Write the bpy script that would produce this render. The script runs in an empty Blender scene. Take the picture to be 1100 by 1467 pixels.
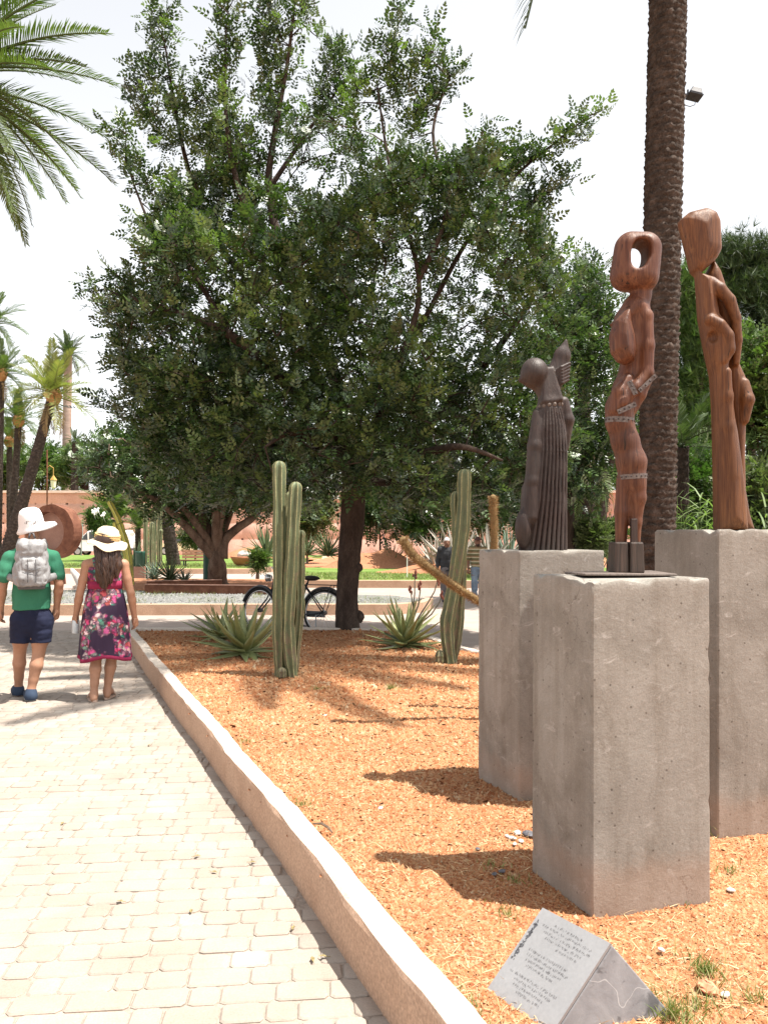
import bpy, math, random
import numpy as np
from mathutils import Vector, Matrix, Euler

random.seed(7)
rng = np.random.default_rng(7)
S = bpy.context.scene
COL = S.collection
R = math.radians

# ------------------------------------------------------------------ camera, sky, sun, exposure
F, CZ, HX, HY = 1150.0, 1.45, 550.0, 767.0      # focal length in photo pixels, eye height, vanishing point of the view
cam = bpy.data.cameras.new('camera')
camo = bpy.data.objects.new('camera', cam)
COL.objects.link(camo)
camo.location = (0, 0, CZ)
camo.rotation_euler = (R(90), 0, 0)
cam.sensor_fit = 'VERTICAL'
cam.sensor_height = 36.0
cam.lens = F / 1467.0 * 36.0
cam.shift_y = (HY - 733.5) / 1467.0
cam.clip_start = 0.05
cam.clip_end = 2000.0
S.camera = camo

SUN_EL, SUN_AZ = R(68.5), math.atan2(0.965, -0.26)
W = bpy.data.worlds.new('World')
S.world = W
W.use_nodes = True
wn = W.node_tree
sky = wn.nodes.new('ShaderNodeTexSky')
sky.sky_type = 'NISHITA'
sky.sun_disc = False
sky.sun_elevation = SUN_EL
sky.sun_rotation = SUN_AZ
sky.air_density = 1.0
sky.dust_density = 1.2
sky.ozone_density = 1.0
hs = wn.nodes.new('ShaderNodeHueSaturation')
hs.inputs['Saturation'].default_value = 0.12
hs.inputs['Value'].default_value = 1.0
wn.links.new(sky.outputs[0], hs.inputs['Color'])
wn.links.new(hs.outputs[0], wn.nodes['Background'].inputs[0])
wn.nodes['Background'].inputs[1].default_value = 0.135

sl = bpy.data.lights.new('sun', 'SUN')
slo = bpy.data.objects.new('sun', sl)
COL.objects.link(slo)
sl.energy = 5.0
sl.angle = R(0.53)
sl.color = (1.0, 0.94, 0.85)
to_sun = Vector((math.sin(SUN_AZ) * math.cos(SUN_EL), math.cos(SUN_AZ) * math.cos(SUN_EL), math.sin(SUN_EL)))
slo.rotation_euler = to_sun.to_track_quat('Z', 'Y').to_euler()
slo.location = to_sun * 40

S.view_settings.view_transform = 'Standard'
S.view_settings.look = 'None'
S.view_settings.exposure = 1.15
S.view_settings.gamma = 1.0
S.view_settings.use_curve_mapping = False
S.render.engine = 'CYCLES'
S.cycles.max_bounces = 6
S.cycles.diffuse_bounces = 3
S.cycles.transparent_max_bounces = 6
S.cycles.caustics_reflective = False
S.cycles.caustics_refractive = False


# ------------------------------------------------------------------ helpers: places measured in the photograph
def P(px, py, Y):
    return Vector(((px - HX) / F * Y, Y, CZ + (HY - py) / F * Y))


def G(px, py, z=0.0):
    Y = (CZ - z) * F / (py - HY)
    return Vector(((px - HX) / F * Y, Y, z))


# ------------------------------------------------------------------ helpers: objects
def thing(name, label, cat, loc=(0, 0, 0), rotz=0.0, group=None):
    o = bpy.data.objects.new(name, None)
    COL.objects.link(o)
    o.empty_display_size = 0.1
    o.location = loc
    o.rotation_euler = (0, 0, rotz)
    tag(o, label, cat, group)
    return o


def tag(o, label=None, cat=None, group=None, kind=None):
    if label: o['label'] = label
    if cat: o['category'] = cat
    if group: o['group'] = group
    if kind: o['kind'] = kind
    return o


def link(name, me, mat=None, parent=None, loc=None, rot=None, scale=None, kind=None):
    o = bpy.data.objects.new(name, me)
    COL.objects.link(o)
    if mat is not None and me is not None and len(me.materials) == 0:
        me.materials.append(mat)
    if parent is not None: o.parent = parent
    if loc is not None: o.location = loc
    if rot is not None: o.rotation_euler = rot
    if scale is not None: o.scale = scale if hasattr(scale, '__len__') else (scale,) * 3
    if kind: o['kind'] = kind
    return o


def fast_mesh(name, V, Fc, smooth=False):
    """V (n,3) array, Fc (m,k) array of equal polygons, or a list of such arrays"""
    me = bpy.data.meshes.new(name)
    V = np.asarray(V, dtype=np.float32)
    if not isinstance(Fc, list): Fc = [Fc]
    Fc = [np.asarray(f, dtype=np.int32) for f in Fc if len(f)]
    nl = sum(f.size for f in Fc)
    npoly = sum(len(f) for f in Fc)
    me.vertices.add(len(V))
    me.vertices.foreach_set('co', V.ravel())
    me.loops.add(nl)
    me.polygons.add(npoly)
    me.loops.foreach_set('vertex_index', np.concatenate([f.ravel() for f in Fc]))
    starts, tot, s = [], [], 0
    for f in Fc:
        k = f.shape[1]
        starts.append(s + np.arange(len(f)) * k)
        tot.append(np.full(len(f), k))
        s += f.size
    me.polygons.foreach_set('loop_start', np.concatenate(starts).astype(np.int32))
    me.polygons.foreach_set('loop_total', np.concatenate(tot).astype(np.int32))
    if smooth:
        me.polygons.foreach_set('use_smooth', np.ones(npoly, dtype=bool))
    me.update(calc_edges=True)
    return me


def wrinkle(me, amp, f, seed=0):
    """soft folds and creases in cloth"""
    n = len(me.vertices)
    V = np.zeros(n * 3, np.float32)
    N_ = np.zeros(n * 3, np.float32)
    me.vertices.foreach_get('co', V)
    me.vertices.foreach_get('normal', N_)
    V, N_ = V.reshape(-1, 3), N_.reshape(-1, 3)
    q = V * np.array(f)
    w = np.abs(vnoise(q + 3, seed) - .5) * 2 + .5 * (np.abs(vnoise(q * 2.1 + 9, seed + 1) - .5) * 2)
    V = V + N_ * (amp * (w - .6))[:, None]
    me.vertices.foreach_set('co', V.astype(np.float32).ravel())
    me.update()
    return me


class MB:
    """collects simple shapes into ONE mesh"""
    def __init__(s):
        s.V, s.F = [], []

    def add(s, V, Fc):
        o = len(s.V)
        s.V += [tuple(v) for v in V]
        s.F += [tuple(i + o for i in f) for f in Fc]
        return s

    def box(s, c, size, rot=None, taper=1.0):
        x, y, z = [d / 2 for d in size]
        vs = []
        for k in (-1, 1):
            t = taper if k > 0 else 1.0
            for a, b in ((-1, -1), (1, -1), (1, 1), (-1, 1)):
                vs.append(Vector((a * x * t, b * y * t, k * z)))
        if rot is not None:
            M = rot if isinstance(rot, Matrix) else Euler(rot).to_matrix()
            vs = [M @ v for v in vs]
        vs = [v + Vector(c) for v in vs]
        return s.add(vs, [(3, 2, 1, 0), (4, 5, 6, 7), (0, 1, 5, 4), (1, 2, 6, 5), (2, 3, 7, 6), (3, 0, 4, 7)])

    def bar(s, a, b, w, h=None):
        a, b = Vector(a), Vector(b)
        d = b - a
        M = d.to_track_quat('Y', 'Z').to_matrix()
        return s.box((a + b) / 2, (w, d.length, h or w), M)

    def tube(s, pts, radii, n=8, caps=True, ell=1.0):
        pts = [Vector(p) for p in pts]
        if not hasattr(radii, '__len__'): radii = [radii] * len(pts)
        V, Fc = [], []
        prev = None
        for i, p in enumerate(pts):
            d = (pts[min(i + 1, len(pts) - 1)] - pts[max(i - 1, 0)])
            d = d.normalized() if d.length > 1e-9 else Vector((0, 0, 1))
            if prev is None:
                u = d.cross(Vector((0, 1, 0)) if abs(d.y) < 0.9 else Vector((1, 0, 0))).normalized()
            else:
                u = (prev - d * prev.dot(d)).normalized()
            prev = u
            w = d.cross(u)
            for k in range(n):
                a = 2 * math.pi * k / n
                V.append(p + (u * math.cos(a) + w * math.sin(a) * ell) * radii[i])
        for i in range(len(pts) - 1):
            for k in range(n):
                a, b = i * n + k, i * n + (k + 1) % n
                Fc.append((a, b, b + n, a + n))
        if caps:
            Fc.append(tuple(reversed(range(n))))
            Fc.append(tuple(range((len(pts) - 1) * n, len(pts) * n)))
        return s.add(V, Fc)

    def lathe(s, prof, n=16, c=(0, 0, 0), rot=None):
        V, Fc = [], []
        M = Euler(rot).to_matrix() if rot is not None else Matrix.Identity(3)
        for r, z in prof:
            for k in range(n):
                a = 2 * math.pi * k / n
                V.append(M @ Vector((r * math.cos(a), r * math.sin(a), z)) + Vector(c))
        for i in range(len(prof) - 1):
            for k in range(n):
                a, b = i * n + k, i * n + (k + 1) % n
                Fc.append((a, b, b + n, a + n))
        Fc.append(tuple(reversed(range(n))))
        Fc.append(tuple(range((len(prof) - 1) * n, len(prof) * n)))
        return s.add(V, Fc)

    def ell(s, c, r, nu=12, nv=8, rot=None):
        M = Euler(rot).to_matrix() if rot is not None else Matrix.Identity(3)
        V, Fc = [], []
        for j in range(nv + 1):
            t = math.pi * j / nv
            for k in range(nu):
                a = 2 * math.pi * k / nu
                st = max(math.sin(t), 1e-3)
                V.append(M @ Vector((r[0] * st * math.cos(a), r[1] * st * math.sin(a), -r[2] * math.cos(t))) + Vector(c))
        for j in range(nv):
            for k in range(nu):
                a, b = j * nu + k, j * nu + (k + 1) % nu
                Fc.append((a, b, b + nu, a + nu))
        return s.add(V, Fc)

    def torus(s, c, Rm, r, nu=28, nv=6, axis='Y'):
        V, Fc = [], []
        for i in range(nu):
            a = 2 * math.pi * i / nu
            for j in range(nv):
                b = 2 * math.pi * j / nv
                q = Rm + r * math.cos(b)
                x, y, z = q * math.cos(a), r * math.sin(b), q * math.sin(a)
                if axis == 'Z': x, y, z = x, z, y
                if axis == 'X': x, y, z = y, x, z
                V.append(Vector((x, y, z)) + Vector(c))
        for i in range(nu):
            for j in range(nv):
                Fc.append((i * nv + j, i * nv + (j + 1) % nv, ((i + 1) % nu) * nv + (j + 1) % nv, ((i + 1) % nu) * nv + j))
        return s.add(V, Fc)

    def prism(s, poly, z0, z1):
        n = len(poly)
        V = [(p[0], p[1], z0) for p in poly] + [(p[0], p[1], z1) for p in poly]
        Fc = [tuple(reversed(range(n))), tuple(range(n, 2 * n))]
        for i in range(n):
            j = (i + 1) % n
            Fc.append((i, j, j + n, i + n))
        return s.add(V, Fc)

    def mesh(s, name, smooth=False, bevel=0.0):
        me = bpy.data.meshes.new(name)
        me.from_pydata([tuple(v) for v in s.V], [], s.F)
        if smooth:
            me.polygons.foreach_set('use_smooth', np.ones(len(me.polygons), dtype=bool))
        me.update()
        return me

    def build(s, name, mat, parent=None, smooth=False, loc=None, rot=None, bevel=0.0, kind=None):
        o = link(name, s.mesh(name, smooth), mat, parent, loc, rot, kind=kind)
        if bevel:
            m = o.modifiers.new('bevel', 'BEVEL')
            m.width = bevel
            m.segments = 2
            m.limit_method = 'ANGLE'
        return o


def scatter(TV, TF, pos, Rm, sc):
    """copies of a template: pos (N,3), Rm (N,3,3), sc (N,) or (N,3) -> V, F"""
    TV = np.asarray(TV, float)
    TF = np.asarray(TF, int)
    N, n = len(pos), len(TV)
    sc = np.asarray(sc, float)
    if sc.ndim == 1: sc = np.repeat(sc[:, None], 3, 1)
    loc = TV[None] * sc[:, None, :]
    V = np.einsum('nij,nkj->nki', Rm, loc) + np.asarray(pos)[:, None, :]
    Fc = (TF[None] + (np.arange(N) * n)[:, None, None]).reshape(-1, TF.shape[1])
    return V.reshape(-1, 3), Fc


def norm(a):
    return a / np.maximum(np.linalg.norm(a, axis=-1, keepdims=True), 1e-9)


def frames(d, up):
    """rotation with local Y along d and local Z near up"""
    d = norm(d)
    x = norm(np.cross(d, up))
    z = np.cross(x, d)
    return np.stack([x, d, z], axis=-1)


def rand_rot(N):
    q = norm(rng.normal(size=(N, 4)))
    w, x, y, z = q.T
    return np.stack([np.stack([1 - 2 * (y * y + z * z), 2 * (x * y - z * w), 2 * (x * z + y * w)], -1),
                     np.stack([2 * (x * y + z * w), 1 - 2 * (x * x + z * z), 2 * (y * z - x * w)], -1),
                     np.stack([2 * (x * z - y * w), 2 * (y * z + x * w), 1 - 2 * (x * x + y * y)], -1)], -2)


def vnoise(p, seed=0):
    """smooth value noise at points p (N,3) in 0..1"""
    p = np.asarray(p, float)
    i = np.floor(p).astype(np.int64)
    f = p - i
    f = f * f * (3 - 2 * f)
    def h(a):
        n = (a[:, 0] * 374761393 + a[:, 1] * 668265263 + a[:, 2] * 2147483647 + seed * 144269) & 0x7fffffff
        n = ((n ^ (n >> 13)) * 1274126177) & 0x7fffffff
        return ((n ^ (n >> 16)) & 0xffff) / 65535.0
    out = np.zeros(len(p))
    for dx in (0, 1):
        for dy in (0, 1):
            for dz in (0, 1):
                w = (f[:, 0] if dx else 1 - f[:, 0]) * (f[:, 1] if dy else 1 - f[:, 1]) * (f[:, 2] if dz else 1 - f[:, 2])
                out += w * h(i + np.array([dx, dy, dz]))
    return out


def in_poly(pts, poly):
    x, y = pts[:, 0], pts[:, 1]
    ins = np.zeros(len(pts), bool)
    n = len(poly)
    for i in range(n):
        x1, y1 = poly[i]
        x2, y2 = poly[(i + 1) % n]
        c = ((y1 > y) != (y2 > y)) & (x < (x2 - x1) * (y - y1) / (y2 - y1 + 1e-12) + x1)
        ins ^= c
    return ins


# ------------------------------------------------------------------ signed-distance modelling for carved and living bodies
class SDF:
    def __init__(s, lo, hi, h):
        s.lo, s.h = np.array(lo, float), h
        s.n = np.ceil((np.array(hi) - s.lo) / h).astype(int) + 1
        s.d = np.full(tuple(s.n), 1.0, dtype=np.float32)

    def _block(s, lo, hi):
        a = np.maximum(np.floor((np.array(lo) - s.lo) / s.h).astype(int), 0)
        b = np.minimum(np.ceil((np.array(hi) - s.lo) / s.h).astype(int) + 1, s.n)
        if np.any(b <= a): return None, None
        sl = tuple(slice(x, y) for x, y in zip(a, b))
        ax = [s.lo[i] + s.h * np.arange(a[i], b[i]) for i in range(3)]
        X = np.stack(np.meshgrid(*ax, indexing='ij'), -1)
        return sl, X

    def _put(s, sl, e, k, op):
        d = s.d[sl]
        if op == 'sub':
            e = -e
            hh = np.maximum(k - np.abs(d - e), 0) / max(k, 1e-6)
            s.d[sl] = np.maximum(d, e) + hh * hh * k * 0.25
        else:
            hh = np.maximum(k - np.abs(d - e), 0) / max(k, 1e-6)
            s.d[sl] = np.minimum(d, e) - hh * hh * k * 0.25

    def cap(s, a, b, ra, rb=None, k=0.01, op='add', fy=1.0):
        rb = ra if rb is None else rb
        a, b = np.array(a, float), np.array(b, float)
        m = max(ra, rb) * max(1, fy) + k + 3 * s.h
        sl, X = s._block(np.minimum(a, b) - m, np.maximum(a, b) + m)
        if sl is None: return s
        pa = X - a
        ba = b - a
        t = np.clip((pa @ ba) / max(ba @ ba, 1e-9), 0, 1)
        v = pa - t[..., None] * ba
        v[..., 1] /= fy
        e = np.linalg.norm(v, axis=-1) - (ra + (rb - ra) * t)
        s._put(sl, e, k, op)
        return s

    def path(s, pts, rs, k=0.01, op='add', fy=1.0):
        if not hasattr(rs, '__len__'): rs = [rs] * len(pts)
        for i in range(len(pts) - 1):
            s.cap(pts[i], pts[i + 1], rs[i], rs[i + 1], k, op, fy)
        return s

    def ell(s, c, r, k=0.01, op='add', rot=None):
        c, r = np.array(c, float), np.array(r, float)
        m = max(r) + k + 3 * s.h
        sl, X = s._block(c - m, c + m)
        if sl is None: return s
        q = X - c
        if rot is not None: q = q @ np.array(Euler(rot).to_matrix())
        k0 = np.linalg.norm(q / r, axis=-1)
        k1 = np.linalg.norm(q / (r * r), axis=-1)
        s._put(sl, k0 * (k0 - 1) / np.maximum(k1, 1e-6), k, op)
        return s

    def rbox(s, c, half, rad, k=0.01, op='add', rot=None, taper=0.0, shear=(0, 0)):
        c, half = np.array(c, float), np.array(half, float)
        m = np.linalg.norm(half) * 1.3 + k + 3 * s.h
        sl, X = s._block(c - m, c + m)
        if sl is None: return s
        q = X - c
        if rot is not None: q = q @ np.array(Euler(rot).to_matrix())
        t = q[..., 2] / half[2]
        sc = 1 + taper * np.clip(t, -1.2, 1.2)
        q = np.stack([q[..., 0] - shear[0] * t, q[..., 1] - shear[1] * t, q[..., 2]], -1)
        q[..., 0] /= sc
        q[..., 1] /= sc
        a = np.abs(q) - (half - rad)
        e = np.linalg.norm(np.maximum(a, 0), axis=-1) + np.minimum(a.max(-1), 0) - rad
        s._put(sl, e, k, op)
        return s

    def poly(s, pts, y0, dep, rad, k=0.008, op='add', bulge=0.0):
        """slab with a polygon outline in XZ, rounded edges, half thickness dep about y0"""
        pts = np.array([(p[0], p[2]) for p in pts])
        lo = np.array([pts[:, 0].min(), y0 - dep, pts[:, 1].min()]) - k - 3 * s.h
        hi = np.array([pts[:, 0].max(), y0 + dep, pts[:, 1].max()]) + k + 3 * s.h
        sl, X = s._block(lo, hi)
        if sl is None: return s
        q = X[:, 0, :, :][..., [0, 2]]
        sh = q.shape[:2]
        q = q.reshape(-1, 2)
        d = np.full(len(q), 1e9)
        for i in range(len(pts)):
            a_, b_ = pts[i], pts[(i + 1) % len(pts)]
            e = b_ - a_
            w = q - a_
            t = np.clip((w @ e) / max(e @ e, 1e-12), 0, 1)
            d = np.minimum(d, ((w - t[:, None] * e) ** 2).sum(-1))
        d = np.sqrt(d)
        ins = in_poly(q, pts)
        d2 = np.where(ins, -d, d).reshape(sh)
        th = dep
        if bulge: th = dep + bulge * (np.clip(-d2 / (dep * 1.2), 0, 1) ** 0.6 - 1)
        dz = np.abs(X[..., 1] - y0) - (th[:, None, :] if bulge else th)
        u, v = d2[:, None, :] + rad, dz + rad
        e = np.sqrt(np.maximum(u, 0) ** 2 + np.maximum(v, 0) ** 2) + np.minimum(np.maximum(u, v), 0) - rad
        s._put(sl, e, k, op)
        return s

    def mesh(s, name, smooth=True):
        d = s.d
        ins = d < 0
        nx, ny, nz = d.shape
        cnt = np.zeros((nx - 1, ny - 1, nz - 1), np.float32)
        acc = np.zeros((nx - 1, ny - 1, nz - 1, 3), np.float32)
        base = [(0, 0), (0, 1), (1, 0), (1, 1)]
        def cs(o):
            return tuple(slice(a, n - 1 + a) for a, n in zip(o, d.shape))
        for ax in range(3):
            for u, v in base:
                o0 = [0, 0, 0]
                oth = [i for i in range(3) if i != ax]
                o0[oth[0]], o0[oth[1]] = u, v
                o1 = list(o0)
                o1[ax] = 1
                d0, d1 = d[cs(o0)], d[cs(o1)]
                m = (d0 < 0) != (d1 < 0)
                t = np.where(m, d0 / np.where(m, d0 - d1, 1), 0)
                cnt += m
                for i in range(3):
                    acc[..., i] += np.where(m, (t if i == ax else o0[i]), 0)
        act = cnt > 0
        idx = np.full(act.shape, -1, np.int64)
        idx[act] = np.arange(act.sum())
        cell = np.argwhere(act)
        V = s.lo + s.h * (cell + acc[act] / cnt[act][:, None])
        faces = []
        for ax in range(3):
            oth = [i for i in range(3) if i != ax]
            sa = [slice(None)] * 3
            sb = [slice(None)] * 3
            sa[ax], sb[ax] = slice(0, -1), slice(1, None)
            for o in oth:
                sa[o] = sb[o] = slice(1, -1)
            A, B = ins[tuple(sa)], ins[tuple(sb)]
            for flip in (False, True):
                e = np.argwhere((A & ~B) if not flip else (~A & B))
                if not len(e): continue
                g = e.copy()
                for o in oth: g[:, o] += 1
                q = []
                for u, v in ((0, 0), (1, 0), (1, 1), (0, 1)):
                    c = g.copy()
                    c[:, oth[0]] -= u
                    c[:, oth[1]] -= v
                    q.append(idx[c[:, 0], c[:, 1], c[:, 2]])
                q = np.stack(q, -1)
                if (ax == 1) != flip: q = q[:, ::-1]
                faces.append(q)
        me = fast_mesh(name, V, np.concatenate(faces), smooth)
        return me


# ------------------------------------------------------------------ materials (all procedural)
def mk(name):
    m = bpy.data.materials.new(name)
    m.use_nodes = True
    nt = m.node_tree
    return m, nt, nt.nodes['Principled BSDF']


def ramp(nt, fac, stops):
    r = nt.nodes.new('ShaderNodeValToRGB')
    e = r.color_ramp.elements
    while len(e) < len(stops): e.new(0.5)
    for i, st in enumerate(stops):
        if len(st) == 2: pos, c = st
        else: pos, c = i / (len(stops) - 1), st
        e[i].position = pos
        e[i].color = (c[0], c[1], c[2], 1)
    nt.links.new(fac, r.inputs[0])
    return r.outputs[0]


def coords(nt, stretch=(1, 1, 1), kind='Object'):
    tc = nt.nodes.new('ShaderNodeTexCoord')
    mp = nt.nodes.new('ShaderNodeMapping')
    mp.inputs['Scale'].default_value = stretch
    nt.links.new(tc.outputs[kind], mp.inputs[0])
    return mp.outputs[0]


def noise(nt, vec, scale, detail=5.0, rough=0.6, dist=0.0):
    n = nt.nodes.new('ShaderNodeTexNoise')
    n.inputs['Scale'].default_value = scale
    n.inputs['Detail'].default_value = detail
    n.inputs['Roughness'].default_value = rough
    n.inputs['Distortion'].default_value = dist
    nt.links.new(vec, n.inputs['Vector'])
    return n.outputs['Fac']


def mixc(nt, a, b, fac, mode='MIX'):
    m = nt.nodes.new('ShaderNodeMix')
    m.data_type = 'RGBA'
    m.blend_type = mode
    for sock, v in ((m.inputs[0], fac), (m.inputs[6], a), (m.inputs[7], b)):
        if hasattr(v, 'links'): nt.links.new(v, sock)
        elif hasattr(v, '__len__'): sock.default_value = (v[0], v[1], v[2], 1)
        else: sock.default_value = v
    return m.outputs[2]


def bump(nt, b, height, strength, dist=0.01):
    n = nt.nodes.new('ShaderNodeBump')
    n.inputs['Strength'].default_value = strength
    n.inputs['Distance'].default_value = dist
    nt.links.new(height, n.inputs['Height'])
    nt.links.new(n.outputs[0], b.inputs['Normal'])


def surf(name, cols, scale=4, detail=6, rough=0.8, spec=0.3, bstr=0.3, bscale=60, bdist=0.004, stretch=(1, 1, 1),
         dist=0.0, metal=0.0, fine=0.25, fscale=90):
    """noise-mottled surface with fine grain and relief"""
    m, nt, b = mk(name)
    v = coords(nt, stretch)
    c = ramp(nt, noise(nt, v, scale, detail, 0.62, dist), [(0.28 + 0.44 * i / max(1, len(cols) - 1), q) for i, q in enumerate(cols)])
    if fine:
        f = ramp(nt, noise(nt, v, fscale, 3), [(0.3, (1 - fine,) * 3), (0.7, (1 + fine,) * 3)])
        c = mixc(nt, c, f, 1.0, 'MULTIPLY')
    nt.links.new(c, b.inputs['Base Color'])
    b.inputs['Roughness'].default_value = rough
    b.inputs['Specular IOR Level'].default_value = spec
    b.inputs['Metallic'].default_value = metal
    if bstr: bump(nt, b, noise(nt, v, bscale, 5), bstr, bdist)
    return m


def island(name, cols, rough=0.8, spec=0.3, fine=0.2, fscale=200, bstr=0.0, big=None):
    """each loose piece (stone, leaf) its own tone"""
    m, nt, b = mk(name)
    g = nt.nodes.new('ShaderNodeNewGeometry')
    c = ramp(nt, g.outputs['Random Per Island'], cols)
    v = coords(nt)
    if fine:
        f = ramp(nt, noise(nt, v, fscale, 3), [(0.3, (1 - fine,) * 3), (0.7, (1 + fine,) * 3)])
        c = mixc(nt, c, f, 1.0, 'MULTIPLY')
    if big:
        f = ramp(nt, noise(nt, v, big[0], 4), [(0.3, big[1]), (0.7, big[2])])
        c = mixc(nt, c, f, 1.0, 'MULTIPLY')
    nt.links.new(c, b.inputs['Base Color'])
    b.inputs['Roughness'].default_value = rough
    b.inputs['Specular IOR Level'].default_value = spec
    if bstr: bump(nt, b, noise(nt, v, fscale, 4), bstr, 0.003)
    return m


def leafmat(name, cols, transl=0.3, rough=0.45, spec=0.4, tcol=None, patch=None):
    """foliage: each leaf its own green, light shining through"""
    m, nt, b = mk(name)
    g = nt.nodes.new('ShaderNodeNewGeometry')
    c = ramp(nt, g.outputs['Random Per Island'], cols)
    if patch:
        f = ramp(nt, noise(nt, coords(nt), patch[0], 3), [(0.35, patch[1]), (0.7, patch[2])])
        c = mixc(nt, c, f, 1.0, 'MULTIPLY')
    nt.links.new(c, b.inputs['Base Color'])
    b.inputs['Roughness'].default_value = rough
    b.inputs['Specular IOR Level'].default_value = spec
    t = nt.nodes.new('ShaderNodeBsdfTranslucent')
    tc = mixc(nt, c, tcol or (1.0, 1.35, 0.5), 1.0, 'MULTIPLY')
    nt.links.new(tc, t.inputs[0])
    mx = nt.nodes.new('ShaderNodeMixShader')
    mx.inputs[0].default_value = transl
    nt.links.new(b.outputs[0], mx.inputs[1])
    nt.links.new(t.outputs[0], mx.inputs[2])
    nt.links.new(mx.outputs[0], nt.nodes['Material Output'].inputs[0])
    return m


def plain(name, col, rough=0.6, spec=0.4, metal=0.0):
    return surf(name, [tuple(x * 0.9 for x in col), tuple(min(1, x * 1.1) for x in col)], 12, 4, rough, spec, 0.08, 120, 0.002, metal=metal, fine=0.08)


M = {}
# ------------------------------------------------------------------ the setting: ground, paving, kerbs, planting beds
def kx(Y): return 0.025 - 0.417 * (Y - 2.38)         # face line of the long kerb
BED = 0.18                                           # level of the planting bed above the path
KD = Vector((-0.417, 1, 0)).normalized()
KN = Vector((KD.y, -KD.x, 0))                        # towards the bed

M['sand'] = surf('sandy ground', [(0.42, 0.27, 0.17), (0.55, 0.38, 0.26)], 0.6, 8, 0.95, 0.1, 0.4, 30)
M['slab'] = surf('pale pavement', [(0.303, 0.242, 0.209), (0.363, 0.303, 0.265)], 1.5, 8, 0.9, 0.15, 0.3, 50)
M['joint'] = surf('sandy joints', [(0.273, 0.227, 0.189), (0.326, 0.276, 0.235)], 6, 8, 0.95, 0.1, 0.5, 120)


def paver_mat():
    m, nt, b = mk('tumbled beige paver')
    g = nt.nodes.new('ShaderNodeNewGeometry')
    oi = nt.nodes.new('ShaderNodeObjectInfo')
    ad = nt.nodes.new('ShaderNodeMath')
    ad.operation = 'ADD'
    nt.links.new(g.outputs['Random Per Island'], ad.inputs[0])
    nt.links.new(oi.outputs['Random'], ad.inputs[1])
    fr = nt.nodes.new('ShaderNodeMath')
    fr.operation = 'FRACT'
    nt.links.new(ad.outputs[0], fr.inputs[0])
    c = ramp(nt, fr.outputs[0], [(0.311, 0.266, 0.229), (0.334, 0.289, 0.252), (0.317, 0.264, 0.223), (0.348, 0.308, 0.270)])
    v = nt.nodes.new('ShaderNodeNewGeometry').outputs['Position']
    f = ramp(nt, noise(nt, v, 3.0, 7, 0.65), [(0.3, (0.86, 0.84, 0.82)), (0.7, (1.06, 1.06, 1.06))])
    c = mixc(nt, c, f, 1.0, 'MULTIPLY')
    f = ramp(nt, noise(nt, v, 130, 4, 0.7), [(0.3, (0.86,) * 3), (0.65, (1.06,) * 3)])
    c = mixc(nt, c, f, 1.0, 'MULTIPLY')
    nt.links.new(c, b.inputs['Base Color'])
    b.inputs['Roughness'].default_value = 0.9
    b.inputs['Specular IOR Level'].default_value = 0.15
    bump(nt, b, noise(nt, v, 90, 5), 0.35, 0.004)
    return m


M['paver'] = paver_mat()
gm = MB()
gm.add([(-400, -60, -0.03), (400, -60, -0.03), (400, 700, -0.03), (-400, 700, -0.03)], [(0, 1, 2, 3)])
tag(gm.build('ground', M['sand']), kind='structure')
gm = MB()
gm.add([(-14, 8.6, -0.012), (12, 8.6, -0.012), (12, 44, -0.012), (-40, 44, -0.012)], [(0, 1, 2, 3)])
tag(gm.build('pavement', M['slab']), kind='structure')

PW = 2.15                                            # width of the paved path measured along X
pth = MB()
pth.add([(kx(-3) - PW - 0.05, -3, -0.007), (kx(-3) + 0.1, -3, -0.007), (kx(12.3) + 0.1, 12.3, -0.007), (kx(12.3) - PW - 0.05, 12.3, -0.007)], [(0, 1, 2, 3)])
path = tag(pth.build('path', M['joint']), kind='structure')


def paver_tpl(l, d, seed):
    rr = random.Random(seed)
    c = 0.012
    out = []
    for x, y in ((-1, -1), (1, -1), (1, 1), (-1, 1)):
        hx, hy = x * l / 2, y * d / 2
        ca, cb = c * rr.uniform(0.6, 1.6), c * rr.uniform(0.6, 1.6)
        a, b2 = (hx, hy - y * ca), (hx - x * cb, hy)
        out += [a, b2] if x * y < 0 else [b2, a]
    if True:
        cx = sorted(out, key=lambda q: math.atan2(q[1] / d, q[0] / l))
    V = [(x, y, -0.03) for x, y in cx] + [(x, y, -0.0045) for x, y in cx] + [(x * (1 - 0.011 / l), y * (1 - 0.011 / d), 0.0) for x, y in cx]
    Q, n = [], 8
    for r in (0, 1):
        for k in range(n):
            Q.append((r * n + k, r * n + (k + 1) % n, (r + 1) * n + (k + 1) % n, (r + 1) * n + k))
    return V, Q


LENS = (0.098, 0.135, 0.172, 0.2)
TPL = [paver_tpl(l - 0.005, 0.099, 10 * i + k) for i, l in enumerate(LENS) for k in range(2)]
RA = R(5.5)
ru, rv = Vector((math.cos(RA), math.sin(RA), 0)), Vector((-math.sin(RA), math.cos(RA), 0))
spots = []
rr = random.Random(3)
v = -2.0
while v < 12.6:
    u = -8.5 + rr.uniform(0, 0.2)
    while u < 2.5:
        k = rr.choice((0, 0, 1, 1, 2, 2, 2, 3))
        l = LENS[k]
        c = ru * (u + l / 2) + rv * v
        if kx(c.y) - PW < c.x < kx(c.y) + 0.06 and -1.2 < c.y < 12.2:
            spots.append((c.x, c.y, rr.gauss(0, 0.0012), k * 2 + rr.randint(0, 1), RA + rr.gauss(0, 0.012), rr.gauss(0, 0.006), rr.gauss(0, 0.006)))
        u += l
    v += 0.104
seen = []
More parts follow.
